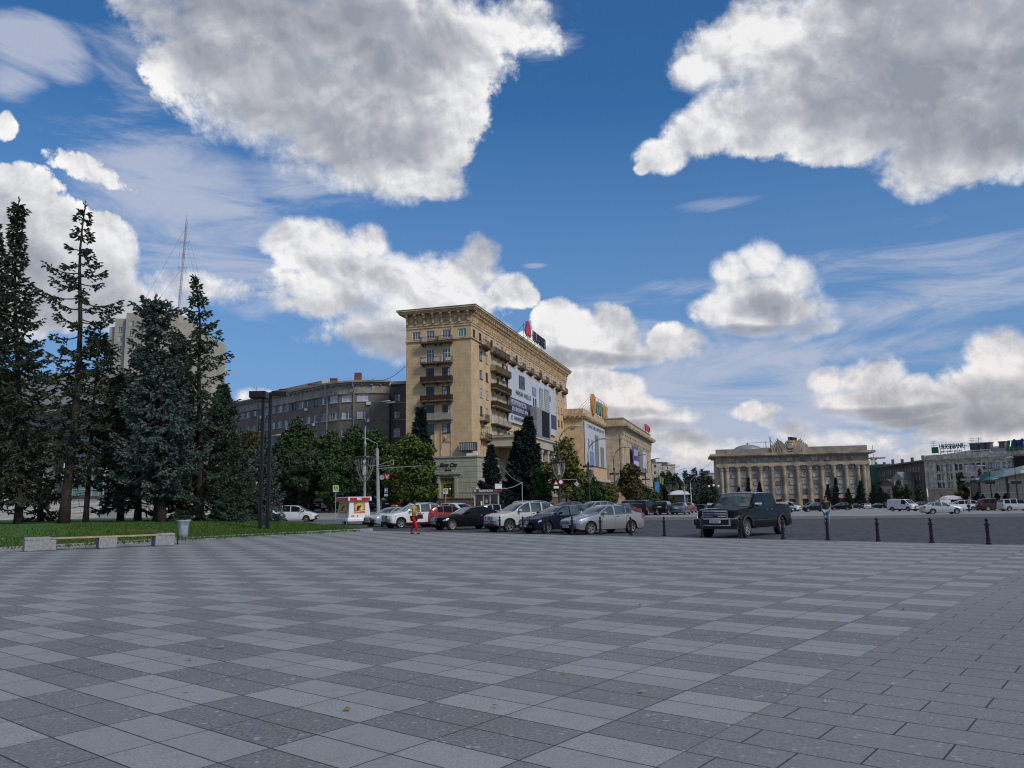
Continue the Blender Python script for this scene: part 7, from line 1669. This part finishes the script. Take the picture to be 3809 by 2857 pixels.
for i,(u,y,uh,vh,bk,lab) in enumerate(((2192,118,2248,1630,(1738,1795,18),'double headed lamp before the anna banner'),(2288,136,2332,1661,(1765,1812,15),'double headed lamp between cinema and palace'),(2352,156,2395,1690,None,'double headed lamp in front of the purple palace banner'),(2405,176,2443,1705,(1785,1822,13),'double headed lamp at the right end of the palace'),(2452,196,2484,1722,None,'lamp beside the street flags'),(2490,214,2519,1736,(1806,1832,9),'first far lamp with grey garland before the dark trees'),(2517,232,2543,1743,(1806,1832,9),'second far lamp with grey garland before the dark trees'))):
    street_lamp(lab,u,y,uh,vh,bk,r=.11,group='street lamps receding past the palace')
street_lamp('pale curved lamp left of the pickup roof',2547,205,2577,1762,(1806,1832,9),r=.12,m='pale_steel',group='pale single lamps at the far square',arms=1)
street_lamp('pale curved lamp nearest the pickup roof',2571,200,2596,1768,None,r=.12,m='pale_steel',group='pale single lamps at the far square',arms=1)
street_lamp('pale curved lamp before the rusty green tree',953,104,1018,1616,None,r=.13,m='pale_steel',group='lamps on the left street',arms=1)
for u,y,uh,vh,lab in((3690,160,3655,1732,'double lamp with dark floodlight board before the beige house'),(3787,150,3760,1700,'lamp with dark floodlight board at the right picture edge')):
    o=street_lamp(lab,u,y,uh,vh,None,r=.11,group='lamps before the beige house'); mb=MB(); z=at(u,1800,y).z-o.location.z; mb.box(-.85,.85,-.25,.25,z,z+.55,0,.05); mb.build('floodlight','black_iron',o)
# globe lamp and cup lamps
p=at(2657,1860,190); o=empty('globe_lamp',(p.x,p.y,gz(p.x,p.y)),0,'black post with three white globes beside the administration building','street lamp'); H=at(2657,1812,190).z-o.location.z
mb=MB(); mb.lathe([(.2,0),(.12,.4),(.07,1),(.06,H)],8); mb.tube([(-1.1,0,H-.5),(0,0,H-.8),(1.1,0,H-.5)],.05,5); mb.build('post','black_iron',o)
for dx in(-1.1,0,1.1): mb=MB(); mb.lathe([(.001,-.3),(.22,-.2),(.3,0),(.22,.2),(.001,.3)],12,(dx,0,H+.2+(0 if dx else .2))); mb.build('globe','lamp_glass',o,smooth=True)
for u,v,y,lab in((382,1740,100,'white cup shaped lamp on a thin pole before the teal glass wall'),(231,1770,103,'white cup shaped lamp partly behind the sparse spruce trunk')):
    p=at(u,1860,y); o=empty('cup_lamp',(p.x,p.y,-.1),0,lab,'street lamp','white cup lamps at the stairs'); H=at(u,v,y).z+.1; mb=MB(); mb.tube([(0,0,0),(0,0,H)],.08,8); mb.build('pole','pale_steel',o); mb=MB(); mb.box(-.04,.04,-.04,.04,H+1.0,H+1.6); mb.lathe([(.2,H-.6),(.32,H-.5),(.45,H+.95),(.40,H+1.0),(0,H+1.0)],12); mb.build('cup','white_paint',o,smooth=40)
# concrete pole with tram wire arms
p=at(1408,1900,108); cp=empty('concrete_pole',(p.x,p.y,gz(p.x,p.y)),0,'thick pale concrete pole with lamp arm and trolley wire brackets','pole'); Hc=at(1400,1668,108).z-cp.location.z
mb=MB(); mb.lathe([(.26,0),(.26,.3),(.235,.35),(.19,Hc),(0,Hc)],16); mb.v=[(x-.25*z/Hc,y,z) for x,y,z in mb.v]; mb.build('shaft','concrete_pole',cp,smooth=35)
Zp=lambda v,u=1400: at(u,v,108).z-cp.location.z
Xp=lambda u,v=1700: at(u,v,108).x-cp.location.x
mb=MB(); mb.tube([(-.25,0,Hc),(-.25,0,Zp(1650)),(Xp(1380),0,Zp(1640)),(Xp(1368),0,Zp(1632))],.05,6); mb.build('arm','grey_steel',cp)
mb=MB(); mb.lathe([(.02,0),(.14,.2),(.16,.7),(.03,.95)],8); mb.v=[(Xp(1372)-z,x,Zp(1634)+yy*.5+z*.25) for x,yy,z in mb.v]; mb.build('lamp_head','pale_steel',cp,smooth=True)
mb=MB(); mb.tube([(-.1,0,Zp(1731)),(Xp(1477),-3,Zp(1717))],.05,6); mb.tube([(Xp(1375),0,Zp(1735)),(-.2,0,Zp(1729))],.04,6); mb.tube([(-.1,0,Zp(1743)),(Xp(1578),-4,Zp(1741))],.055,6); mb.tube([(Xp(1477),-3,Zp(1717)),(Xp(1475),-3,Zp(1734)),(Xp(1410),-.5,Zp(1737))],.04,5); mb.build('bracket','pale_steel',cp)
mb=MB(); mb.tube([(0,0,Zp(1775)),(Xp(1445),0,Zp(1775))],.03,5); mb.build('sign_arm','pale_steel',cp)
mb=MB(); mb.lathe([(0,-.04),(.33,-.035),(.34,0)],20,(Xp(1422),-.1,Zp(1776)),'y'); mb.build('round_sign','pale_steel',cp)
mb=MB(); X0=Xp(1441); Z0=Zp(1774); mb.prism([(X0-.35,Z0+.3),(X0,Z0+.4),(X0+.35,Z0+.3),(X0+.3,Z0-.1),(X0,Z0-.42),(X0-.3,Z0-.1)],-.14,-.08); mb.build('shield_sign','sign_red',cp); mb=MB(); mb.obox((X0-.2,-.16,Z0-.2),Vector((.4,0,.42)),Vector((.05,0,-.05)),Vector((0,.015,0))); mb.obox((X0+.2,-.16,Z0-.2),Vector((-.4,0,.42)),Vector((-.05,0,-.05)),Vector((0,.015,0))); mb.build('cross','white_paint',cp)
# overhead wires, one thing each
def wire(lab,P_,r=.012,sag=.6,m='dark_steel'):
    a,b=Vector(P_[0]),Vector(P_[1]); o=empty('overhead_wire',a,0,lab,'wire','overhead wires'); mb=MB(); mb.tube([(b-a)*t-Vector((0,0,sag*4*t*(1-t))) for t in [i/12 for i in range(13)]],r,4,0,False); mb.build('cable',m,o); return o
wire('thin tram wire running left from the concrete pole past the dark lamp posts',[at(1475,1735,105),at(560,1745,112)],.03,.4)
wire('thin tram wire from the concrete pole towards the bar',[at(1477,1717,104),at(1590,1765,120)],.03,.2)
wire('thin wire from the concrete pole top down to its long bracket',[at(1402,1700,108),at(1575,1741,104)],.02,.1)
wire('pale cable slung from the hotel spruces to the thin post',[at(1865,1730,122),at(1942,1795,105)],.05,.5,'pale_steel'); wire('pale cable from the thin post down to the kiosk',[at(1942,1795,105),at(1866,1818,101)],.035,.2,'pale_steel')
wire('slack wire between office roof and hotel facade',[at(1385,1412,150),at(1508,1362,139)],.05,1.0)
wire('thin wire crossing the sky between palace and administration building',[at(2430,1728,230),at(2660,1700,360)],.05,5)
p=at(1943,1860,105); o=empty('wire_post',(p.x,p.y,gz(p.x,p.y)),0,'thin pale post holding the slung cables beside the kiosk','post'); mb=MB(); mb.tube([(0,0,0),(0,0,at(1943,1793,105).z-o.location.z)],.05,6); mb.build('shaft','pale_steel',o)
# road signs
def crossing(u,v,w,y,lab,vp):
    c=at(u,v,y); z0=gz(c.x,c.y); o=empty('crossing_sign',(c.x,y,z0),0,lab,'road sign'); s=px(w,y)/2; z=c.z-z0
    mb=MB(); mb.tube([(0,.06,0),(0,.06,z+s)],.035,6); mb.build('post','pale_steel',o); hh=s*1.15
    mb=MB(); mb.box(-s,s,-.02,.02,z-hh,z+hh); mb.build('panel','yellow_sign',o); mb=MB(); a=s*.68; mb.box(-a,a,-.03,-.021,z-a*1.15,z+a*1.15); mb.build('blue_field','blue_sign',o)
    mb=MB(); mb.prism([(-a*.85,z-a*.95),(a*.85,z-a*.95),(0,z+a*.95)],-.04,-.031); mb.build('triangle','white_paint',o)
    mb=MB(); k=a; mb.prism([(-.08*k,z+.0*k),(.1*k,z+.02*k),(.42*k,z-.8*k),(.26*k,z-.8*k),(.0,z-.3*k),(-.3*k,z-.8*k),(-.46*k,z-.8*k)],-.05,-.041); mb.lathe([(0,-.01),(.13*k,-.009),(.13*k,0)],10,(.0,-.042,z+.25*k),'y'); mb.build('walking_figure','black_paint',o)
crossing(1249,1818,21,93,'yellow edged pedestrian crossing sign left of the ice cream trailer',1902); crossing(1658,1827,17,98,'yellow edged pedestrian crossing sign in front of the bar door',1870)
c=at(1436,1825,104); z0=gz(c.x,c.y); o=empty('parking_sign',(c.x,c.y,z0),0,'blue parking sign with small plate below under the lime trees','road sign'); z=c.z-z0
mb=MB(); mb.tube([(0,.06,0),(0,.06,z+.3)],.035,6); mb.build('post','dark_steel',o); mb=MB(); mb.box(-.22,.22,-.02,.02,z-.3,z+.33); mb.build('panel','pale_steel',o); mb=MB(); mb.box(-.18,.18,-.03,-.021,z-.26,z+.29); mb.build('blue_field','blue_sign',o); text('P',o,(-.1,-.04,z-.15),h=.32,m='white_paint',ext=.004); mb=MB(); mb.box(-.22,.22,-.02,.02,z-.72,z-.42); mb.build('plate','pale_steel',o)
# signs hung on the second garlanded lamp
Y=95.6; c=at(2145,1801,Y); z0=gz(c.x,c.y); xl=at(2084,1790,Y).x
o=empty('road_sign',(xl,Y,z0),0,'cluster of road signs with white diamond on a long arm','road sign'); H=lambda v,u=2084: at(u,v,Y).z-z0
mb=MB(); mb.tube([(0,-.2,H(1785)),(c.x-xl,-.2,H(1784))],.03,5); mb.tube([(c.x-xl,-.2,H(1784)),(c.x-xl,-.2,H(1790))],.02,4); mb.build('arm','pale_steel',o)
mb=MB(); X0=c.x-xl; Z0=H(1801); s=.33; mb.prism([(X0-s,Z0),(X0,Z0+s),(X0+s,Z0),(X0,Z0-s)],-.24,-.2); mb.build('diamond_plate','pale_steel',o)
mb=MB(); mb.lathe([(0,-.04),(.27,-.035),(.27,0)],18,(.05,-.22,H(1793)),'y'); mb.lathe([(.22,-.05),(.27,-.052),(.27,-.03)],18,(.05,-.22,H(1793)),'y',1); mb.build('round_sign',['white_paint','sign_red'],o)
mb=MB(); z=H(1797); mb.prism([(-.85,z-.2),(-.2,z-.2),(-.52,z+.38)],-.24,-.2); mb.build('warning_triangle','sign_red',o); mb=MB(); mb.prism([(-.72,z-.13),(-.33,z-.13),(-.52,z+.2)],-.25,-.241); mb.box(-.8,-.2,-.24,-.2,z-.62,z-.35); mb.build('plate','white_paint',o)
# kiosk
c=at(1763,1880,100); d2=at(1857,1880,100); z0=gz(c.x,100)-.02; kw=d2.x-c.x; ko=empty('coffee_kiosk',(c.x,100,z0),0,'small grey glazed AROMA KAVA coffee kiosk with brown name board','kiosk'); Hk=lambda v: at(1810,v,100).z-z0
mb=MB(); zt=Hk(1833); 
for x in(0,kw*.36,kw*.62,kw-.18): mb.box(x,x+.12+(.06 if x in(0,) else 0),-.02,.12,0,zt)
mb.box(0,kw,-.03,2.6,zt,zt+.05); mb.box(.0,.15,.12,2.6,0,zt); mb.box(kw-.15,kw,.12,2.6,0,zt); mb.box(.15,kw-.15,2.5,2.6,0,zt); mb.box(.15,kw-.15,0,2.5,0,.12); mb.box(.15,kw-.15,-.01,.1,zt-.22,zt); mb.build('frame','pale_steel',ko)
mb=MB(); mb.box(.18,kw-.18,.03,.06,.12,zt-.22); mb.box(kw-.001,kw+.02,.3,2.3,.5,zt-.3); mb.build('glazing','kiosk_glass',ko)
mb=MB(); mb.box(kw*.46,kw*.54,.0,.02,1.5,1.9,0); mb.build('notice','yellow_letters',ko); mb=MB(); mb.box(kw*.27,kw*.33,.0,.02,1.2,1.7,0); mb.build('notice','white_paint',ko)
mb=MB(); mb.box(-.15,kw+.35,-.35,2.6,zt+.051,Hk(1820)); mb.build('name_board','fascia_brown',ko); text('AROMA KAVA',ko,(kw*.20,-.37,zt+.12),w=kw*.56,h=(Hk(1820)-zt)*.6,m='white_paint',ext=.01,bold=.02)
for x,m in((.15,'pale_steel'),(kw*.86,'sign_red')): mb=MB(); mb.lathe([(0,-.03),(.15,-.025),(.16,0)],14,(x,-.36,(zt+Hk(1820))/2+.03),'y'); mb.build('emblem',m,ko)
aircon(ko,FR((0,0,0),(1,0,0),(0,-1,0)),kw*.98,Hk(1819.5),.1)
# ice cream trailer
c=at(1296,1951,66); z0=-.15; tr_=empty('ice_cream_trailer',(c.x,66,z0),R(30),'white ice cream trailer with red roof band and orange posters beside the road','trailer')
mb=MB(); Wt,Lt=1.86,2.9; hh=[(0,.36,-.12),(0,.55,-.05),(.0,1.3,.05),(0,1.98,.14)]
def ring(z,e): return [(e,e,z),(Wt-e,e,z),(Wt-e,Lt-e,z),(e,Lt-e,z)]
vs=[];L_=[(.34,-.10),(.50,-.10),(.62,0),(1.96,.13)]
for z,e in L_: vs+=ring(z,e)
mb.add(vs,[(i*4+j,i*4+(j+1)%4,i*4+4+(j+1)%4,i*4+4+j) for i in range(len(L_)-1) for j in range(4)]+[(3,2,1,0)]); mb.build('body','white_paint',tr_,smooth=25)
mb=MB(); mb.box(-.06,Wt+.06,-.06,Lt+.06,1.961,2.30,0,.03); mb.build('roof','white_paint',tr_,smooth=30)
mb=MB(); mb.box(.08,Wt-.10,-.085,-.061,2.0,2.24); mb.build('name_band','red_paint',tr_); mb=MB(); mb.box(-.085,-.061,.15,Lt-.15,2.0,2.24); mb.build('name_band','red_paint',tr_)
mb=MB(); mb.lathe([(0,-.012),(.20,-.01),(.21,0)],20,(0,0,0),'y'); mb.v=[(.86+x*1.0,-.087+yy,2.12+z*.5) for x,yy,z in mb.v]; mb.build('emblem','white_paint',tr_); text('ХЛАДИК',tr_,(.72,-.102,2.09),w=.28,h=.06,m='red_letters',ext=.002)
text('МОРОЗИВО',tr_,(-.09,2.4,2.07),w=1.9,h=.1,m='white_paint',ang=-PI/2,ext=.002)
def poster(face):
    g=empty('poster',(0,0,0)); g.parent=tr_
    if face==0: f=lambda a,z,o: (a,.097*(z-.62)-o,z); a0,a1=.45,1.42
    else: f=lambda a,z,o: (.097*(z-.62)-o,Lt-a,z); a0,a1=.35,2.5
    def q(a,b,c_,d,o,m,nm): mb=MB(); mb.face([f(a,c_,o),f(b,c_,o),f(b,d,o),f(a,d,o)]); mb.build(nm,m,g)
    q(a0,a1,.98,1.84,.012,'poster_orange','sheet'); am=(a0+a1)/2; r=(a1-a0)*.40
    mb=MB(); mb.face([f(am+r*math.cos(t*.314),1.46+.33*math.sin(t*.314),.016) for t in range(20)]); mb.build('disc','poster_yellow',g)
    for dx,dz,s,m in((-.18,-.02,.62,'black_paint'),(.12,.10,.34,'black_paint'),(.30,-.10,.26,'white_paint'),(-.05,-.12,.22,'red_paint')):
        mb=MB(); mb.face([f(am+dx*r*1.6+s*r*.6*math.cos(t*.52),1.42+dz+s*.34*math.sin(t*.52+.5+dx),.020+(.003 if m!='black_paint' else 0)) for t in range(12)]); mb.build('printed_shape',m,g)
    for k in range(2): mb=MB(); z=1.05+k*.08; mb.face([f(a0+.05,z,.026),f(a1-.05,z+.13,.026),f(a1-.05,z+.17,.026),f(a0+.05,z+.04,.026)]); mb.build('stripe','red_letters' if k else 'white_paint',g)
    q(a0+.06,a0+.06+(a1-a0)*.28,1.74,1.80,.018,'red_letters','stripe')
poster(0); poster(1)
mb=MB(); [mb.box(x,x+.09,-.09,-.03,.76,.82) for x in(.25,.38)]; mb.build('tail_lamp','red_letters',tr_); mb=MB(); [mb.box(x,x+.04,-.06,.0,.72,.82) for x in(.72,1.45)]; mb.build('latch','black_plastic',tr_)
ty,rm=wheel_meshes(.28,.17,7,'white_paint')
for x in(.08,Wt-.08): w=empty('wheel',(x,1.3,.28)); w.parent=tr_; w.rotation_euler=(0,0,PI/2*(1 if 0 else -1)); link('tyre',ty,w); link('rim',rm,w)
for x in(.05,Wt-.15): mb=MB(); mb.tube([(x,.3,0),(x,.3,.36)],.03,6); mb.build('jack','dark_steel',tr_)
# flags and blue pillar at the palace corner
for i,(u,m,lab) in enumerate(((2436,'banner_purple','furled purple flag nearest the palace corner'),(2446,'yellow_letters','furled yellow flag second from the palace corner'),(2457,'banner_green','green flag blowing right beside the palace corner'))):
    p=at(u,1870,185+i*3); z0=gz(p.x,p.y); o=empty('street_flag',(p.x,p.y,z0),0,lab,'flag','street flags by the palace'); H=at(u,1768,p.y).z-z0; mb=MB(); mb.tube([(0,0,0),(0,0,H)],.05,6); mb.build('pole','dark_steel',o)
    mb=MB(); n=6; w=.9 if i==2 else .22
    for k in range(n): mb.face([(w*k/n+.05,.12*math.sin(k),H-.1-.10*k),(w*(k+1)/n+.05,.12*math.sin(k+1),H-.1-.10*(k+1)),(w*(k+1)/n*.8+.05,.12*math.sin(k+1),H-1.7-.12*(k+1)),(w*k/n*.8+.05,.12*math.sin(k),H-1.7-.12*k)])
    mb.build('cloth',m,o)
p=at(2446,1860,178); z0=gz(p.x,p.y); o=empty('advertising_pillar',(p.x,p.y,z0),0,'bright blue advertising panel standing at the palace corner','billboard'); mb=MB(); mb.box(-.5,.5,-.15,.15,at(2446,1832,178).z-z0,at(2446,1792,178).z-z0,0,.03); mb.build('panel','banner_sky',o); mb=MB(); mb.box(-.1,.1,-.1,.1,0,at(2446,1832,178).z-z0); mb.build('post','dark_steel',o)
# umbrella cafe kiosk far
for u,v,y,lab,m in((2528,1840,225,'small far kiosk with white rounded roof under the garlanded lamps','banner_purple'),(3545,1858,250,'small kiosk with pale rounded roof before the bank arch','concrete_dark')):
    p=at(u,v,y); z0=gz(p.x,p.y); o=empty('street_kiosk',(p.x,p.y,z0),0,lab,'kiosk'); h=p.z-z0; mb=MB(); mb.box(-2.2,2.2,0,2.5,0,h); mb.build('wall',m,o); mb=MB(); mb.prism([(-2.8,h),(2.8,h),(2.0,h+.8),(0,h+1.2),(-2.0,h+.8)],-.8,3); mb.build('roof','white_paint',o); mb=MB(); mb.box(-1.8,1.8,-.05,-.01,1,h-.5); mb.build('pane','pane_dark',o)
# ------------------------------------------------------------------ people
for nm,c in(('yellow_blouse',(.42,.36,.01)),('red_trousers',(.50,.008,.012)),('auburn_hair',(.07,.02,.008)),('red_leather',(.10,.008,.018)),('green_tee',(.045,.05,.03)),('pale_jeans',(.26,.38,.52)),('dark_hair',(.012,.010,.009)),('blue_shorts',(.03,.07,.22)),('navy_tee',(.02,.02,.03)),('ochre_jacket',(.26,.15,.055)),('dark_cloth',(.012,.012,.014)),('checked_shirt',(.12,.15,.24)),('pale_shirt',(.32,.35,.40)),('lilac_shirt',(.20,.14,.22)),('jeans',(.035,.05,.10)),('fair_hair',(.30,.18,.07))): mat('cloth_'+nm,c,.85,var=.22,scale=6,bump=.5)
def person(label,loc,rz,h,top,bot,shoes,hair,stride=.25,arms=((.05,.1,.0),(.05,.1,.0)),long_sleeve=False,shorts=False,hand=None,bulk=1.0,look=0,fingers=True,bighair=0,lean=.02):
    """figure facing +x; arms: for right then left (forward reach of elbow, forward reach of hand, lift of hand), fractions of height"""
    root=empty('person',loc,rz,label,'person'); H=h; b=bulk
    hip=.52*H; sh=.815*H; N=[];E=[]
    def nd(x,y,z,r): N.append((x,y,z,r)); return len(N)-1
    def ln(a,c): E.append((a,c))
    pel=nd(0,0,hip,(.080*H*b*.62*1.25,.080*H*b*.62*1.45)); wst=nd(lean*H*.3,0,.60*H,.056*H*b); chest=nd(lean*H*.7,0,.72*H,.064*H*b); neckb=nd(lean*H,0,.825*H,.034*H); neck=nd(lean*H+.005,0,.862*H,.028*H); jaw=nd(lean*H+.022*H,0,.893*H,.036*H); head=nd(lean*H+.012*H,0,.938*H,.050*H); crown=nd(lean*H+.004*H,0,.972*H,.036*H)
    for a,c in((pel,wst),(wst,chest),(chest,neckb),(neckb,neck),(neck,jaw),(jaw,head),(head,crown)): ln(a,c)
    legs=[];armn=[]
    for s,st in((-1,stride),(1,-stride)):
        hp=nd(.0,s*.052*H,hip-.035*H,.052*H*b); kn=nd(st*.42*H*.5+.02*H,s*.052*H,.285*H,.033*H*b); an=nd(st*.5*H,s*.05*H,.045*H+(.02*H if st<0 else 0),.021*H); toe=nd(st*.5*H+.085*H,s*.055*H,.018*H,.018*H); ln(pel,hp);ln(hp,kn);ln(kn,an);ln(an,toe); legs.append((hp,kn,an,toe))
    for s,(ex,hx,hz) in zip((-1,1),arms):
        so=nd(lean*H*.9,s*.105*H*b,sh,.030*H*b); el=nd(lean*H+ex*H,s*.135*H*b,sh-.175*H,.022*H); wr=nd(lean*H+hx*H,s*(.12-hx*.25)*H*b,sh-.175*H-.145*H*(1-min(1,hz*6))+hz*H,.0155*H); pm=nd(N[wr][0]+(.02+.03*(hz>.05))*H,N[wr][1]-s*.004*H,N[wr][2]-(.035*H if hz<.05 else -.005*H),.018*H)
        ln(chest,so);ln(so,el);ln(el,wr);ln(wr,pm); armn.append((so,el,wr,pm))
        if fingers:
            W_=Vector(N[wr][:3]); Pm=Vector(N[pm][:3]); d=(Pm-W_).normalized(); side=Vector((0,1,0)).cross(d).normalized()
            for k in range(4):
                L=.036*H*(1,1.1,1.05,.85)[k]; o=side*(k-1.5)*.0105*H; f1=nd(*(Pm+o+d*L*.6),.0050*H); f2=nd(*(Pm+o+d*L+Vector((0,-s*.010*H,0))),.0045*H); ln(pm,f1);ln(f1,f2)
            t1=nd(*(W_+(Pm-W_)*.5+side*-.024*H),.0055*H); t2=nd(*(Pm+side*-.032*H+d*.008*H),.005*H); ln(pm,t1);ln(t1,t2)
    skinmesh(N,E,'skin','body',root,1)
    def shell(idx,edges,m,name,g=1.12,add=.008,trim=None):
        mp={a:i for i,a in enumerate(idx)}; nn=[]
        for a in idx: x,y,z,r=N[a]; r=max(r) if hasattr(r,'__len__') else r; nn.append((x,y,z,r*g+add))
        if trim: trim(nn,mp)
        skinmesh(nn,[(mp[a],mp[c]) for a,c in edges],m,name,root,1)
    A0,A1=armn
    def tt(nn,mp):
        if not long_sleeve:
            for so,el,wr,pm in armn:
                a=Vector(N[so][:3]); c=Vector(N[el][:3]); q=a.lerp(c,.72); nn[mp[el]]=(q.x,q.y,q.z,.030*H)
        x,y,z,r=nn[mp[neckb]]; nn[mp[neckb]]=(x,y,z-.01*H,.036*H)
    idx=[chest,wst,pel,neckb,A0[0],A0[1],A1[0],A1[1]]+([A0[2],A1[2]] if long_sleeve else []); ed=[(chest,wst),(wst,pel),(chest,neckb),(chest,A0[0]),(A0[0],A0[1]),(chest,A1[0]),(A1[0],A1[1])]+([(A0[1],A0[2]),(A1[1],A1[2])] if long_sleeve else [])
    shell(idx,ed,top,'shirt' if not long_sleeve else 'jacket',1.16,.010,tt)
    def tl(nn,mp):
        for hp,kn,an,toe in legs:
            if shorts: a=Vector(N[kn][:3]); nn[mp[kn]]=(a.x,a.y,a.z+.01,.046*H)
            elif an in mp: x,y,z,r=nn[mp[an]]; nn[mp[an]]=(x,y,z+.01*H,.034*H)
    idx=[pel]; ed=[]
    for hp,kn,an,toe in legs:
        idx+=[hp,kn]+([] if shorts else [an]); ed+=[(pel,hp),(hp,kn)]+([] if shorts else [(kn,an)])
    shell(idx,ed,bot,'shorts' if shorts else 'trousers',1.13,.012,tl)
    for hp,kn,an,toe in legs:
        a=N[an];t=N[toe]; skinmesh([(a[0]-.02*H,a[1],.022*H,.024*H),(t[0]-.03*H,t[1],.022*H,.025*H),(t[0]+.012*H,t[1],.017*H,.017*H)],[(0,1),(1,2)],shoes,'shoe',root,1)
    hc=N[head]; mb=MB(); k=1+bighair; mb.lathe([(.001,.062*k),(.030,.055*k),(.046*k,.035),(.054*k,.005),(.050*k,-.025),(.036*k,-.045)],14); mb.v=[(hc[0]-.010*H+x*H*.98,y*H*.92,hc[2]+.006*H+z*H*(1 if 1 else 0)) for x,y,z in mb.v]
    mb.v=[(x-(.022*H if (z<hc[2]+.008*H and x>hc[0]) else 0),y,z) for x,y,z in mb.v]; mb.build('hair',hair,root,smooth=True)
    mb=MB(); fx=hc[0]+.050*H
    mb.obox((fx-.004,-.006*H,hc[2]-.022*H),Vector((.012*H,0,0)),Vector((0,.012*H,0)),Vector((0,0,.026*H))); mb.build('nose','skin',root,smooth=40)
    for s in(-1,1): mb=MB(); mb.lathe([(.001,-.004*H),(.006*H,0),(.001,.004*H)],8,(fx-.004*H,s*.019*H,hc[2]+.003*H)); mb.build('eye','cloth_dark_hair',root); mb=MB(); mb.lathe([(.001,-.012*H),(.007*H,0),(.001,.012*H)],6,(hc[0]-.002*H,s*.051*H,hc[2]-.004*H)); mb.build('ear','skin',root)
    mb=MB(); mb.box(fx-.006*H,fx-.001*H,-.014*H,.014*H,hc[2]-.036*H,hc[2]-.031*H); mb.build('mouth','cloth_red_leather',root)
    root['hx']=0; del root['hx']; return root,[Vector(N[a[3]][:3]) for a in armn]
p=G(1540,1986,0)
w_,hands=person('woman in yellow blouse and red trousers walking with a red handbag',p,R(-12),1.66,'cloth_yellow_blouse','cloth_red_trousers','cloth_red_leather','cloth_auburn_hair',stride=.24,arms=((.02,.13,.10),(.0,.10,.06)),bulk=1.12,bighair=.28,lean=.015)
bg=empty('handbag',p,R(-12),'dark red leather handbag held in front of the woman in red trousers','bag'); hd=(hands[0]+hands[1])/2
mb=MB(); mb.prism([(-.15,-.24),(.17,-.22),(.13,.0),(-.11,.0)],-.07,.07); mb.v=[(x+hd.x+.03,y+hd.y-.08,z+hd.z-.10) for x,y,z in mb.v]; mb.build('pouch','cloth_red_leather',bg,smooth=30); mb=MB(); mb.tube([(hd.x-.06,hd.y-.08,hd.z-.10),(hd.x-.03,hd.y-.07,hd.z+.02),(hd.x+.05,hd.y-.07,hd.z+.02),(hd.x+.10,hd.y-.08,hd.z-.10)],.012,6); mb.build('strap','cloth_red_leather',bg)
p=G(3078,1955); 
person('bearded man in dark green tee shirt and pale jeans on the cobbles',p,R(-115),1.80,'cloth_green_tee','cloth_pale_jeans','cloth_dark_cloth','cloth_dark_hair',stride=.10,arms=((-.02,.02,0),(.02,.05,0)),bulk=1.12)
p=G(3605,1906); person('grey haired man in checked shirt standing before the dark brown SUV',p,R(-60),1.75,'cloth_checked_shirt','cloth_dark_cloth','cloth_dark_cloth','granite',stride=.12,arms=((-.0,.08,.05),(.02,.05,.02)),bulk=1.1,fingers=False)
p=G(372,1942); p=Vector((at(372,1940,97).x,97,-.15)); person('young man with black backpack and blue shorts walking below the stairs',p,R(180),1.78,'cloth_navy_tee','cloth_blue_shorts','cloth_dark_cloth','cloth_dark_hair',stride=.2,shorts=True,arms=((.02,.12,.05),(-.02,.02,0)),fingers=False)
bp_=empty('backpack',p,R(180),'black backpack on the back of the young man in blue shorts','bag'); mb=MB(); mb.box(-.34,-.13,-.15,.15,1.02,1.48,0,.05); mb.build('pack','cloth_dark_cloth',bp_,smooth=40); mb=MB(); [mb.tube([(-.14,s*.12,1.42),(.0,s*.13,1.50),(.10,s*.12,1.40)],.016,5) for s in(-1,1)]; mb.build('strap','cloth_dark_cloth',bp_)
x=(1158-1904.5)/FPX*118; person('person in ochre jacket and black trousers before the tree shaded cars',Vector((at(1158,1880,118).x,118,gz(x,118)+.03)),R(90),1.68,'cloth_ochre_jacket','cloth_dark_cloth','cloth_dark_cloth','cloth_dark_hair',long_sleeve=True,arms=((.02,.08,.06),(.0,.08,.05)),bulk=1.15,fingers=False)
for u,y,t_,lab in((1455,117,'cloth_pale_shirt','woman in pale shirt walking under the lime trees'),(1475,118,'cloth_lilac_shirt','stooping person in lilac shirt right of the woman in pale shirt')):
    q=at(u,1860,y); person(lab,Vector((q.x,y,gz(q.x,y)+.03)),R(170),1.66,t_,'cloth_jeans','cloth_dark_cloth','cloth_fair_hair',fingers=False,lean=.02 if y<118 else .10)
q=at(2902,1880,118); person('person with fair hair standing behind the pickup bed',Vector((q.x,118,gz(q.x,118)+.02)),R(-90),1.85,'cloth_ochre_jacket','cloth_dark_cloth','cloth_dark_cloth','cloth_fair_hair',fingers=False)
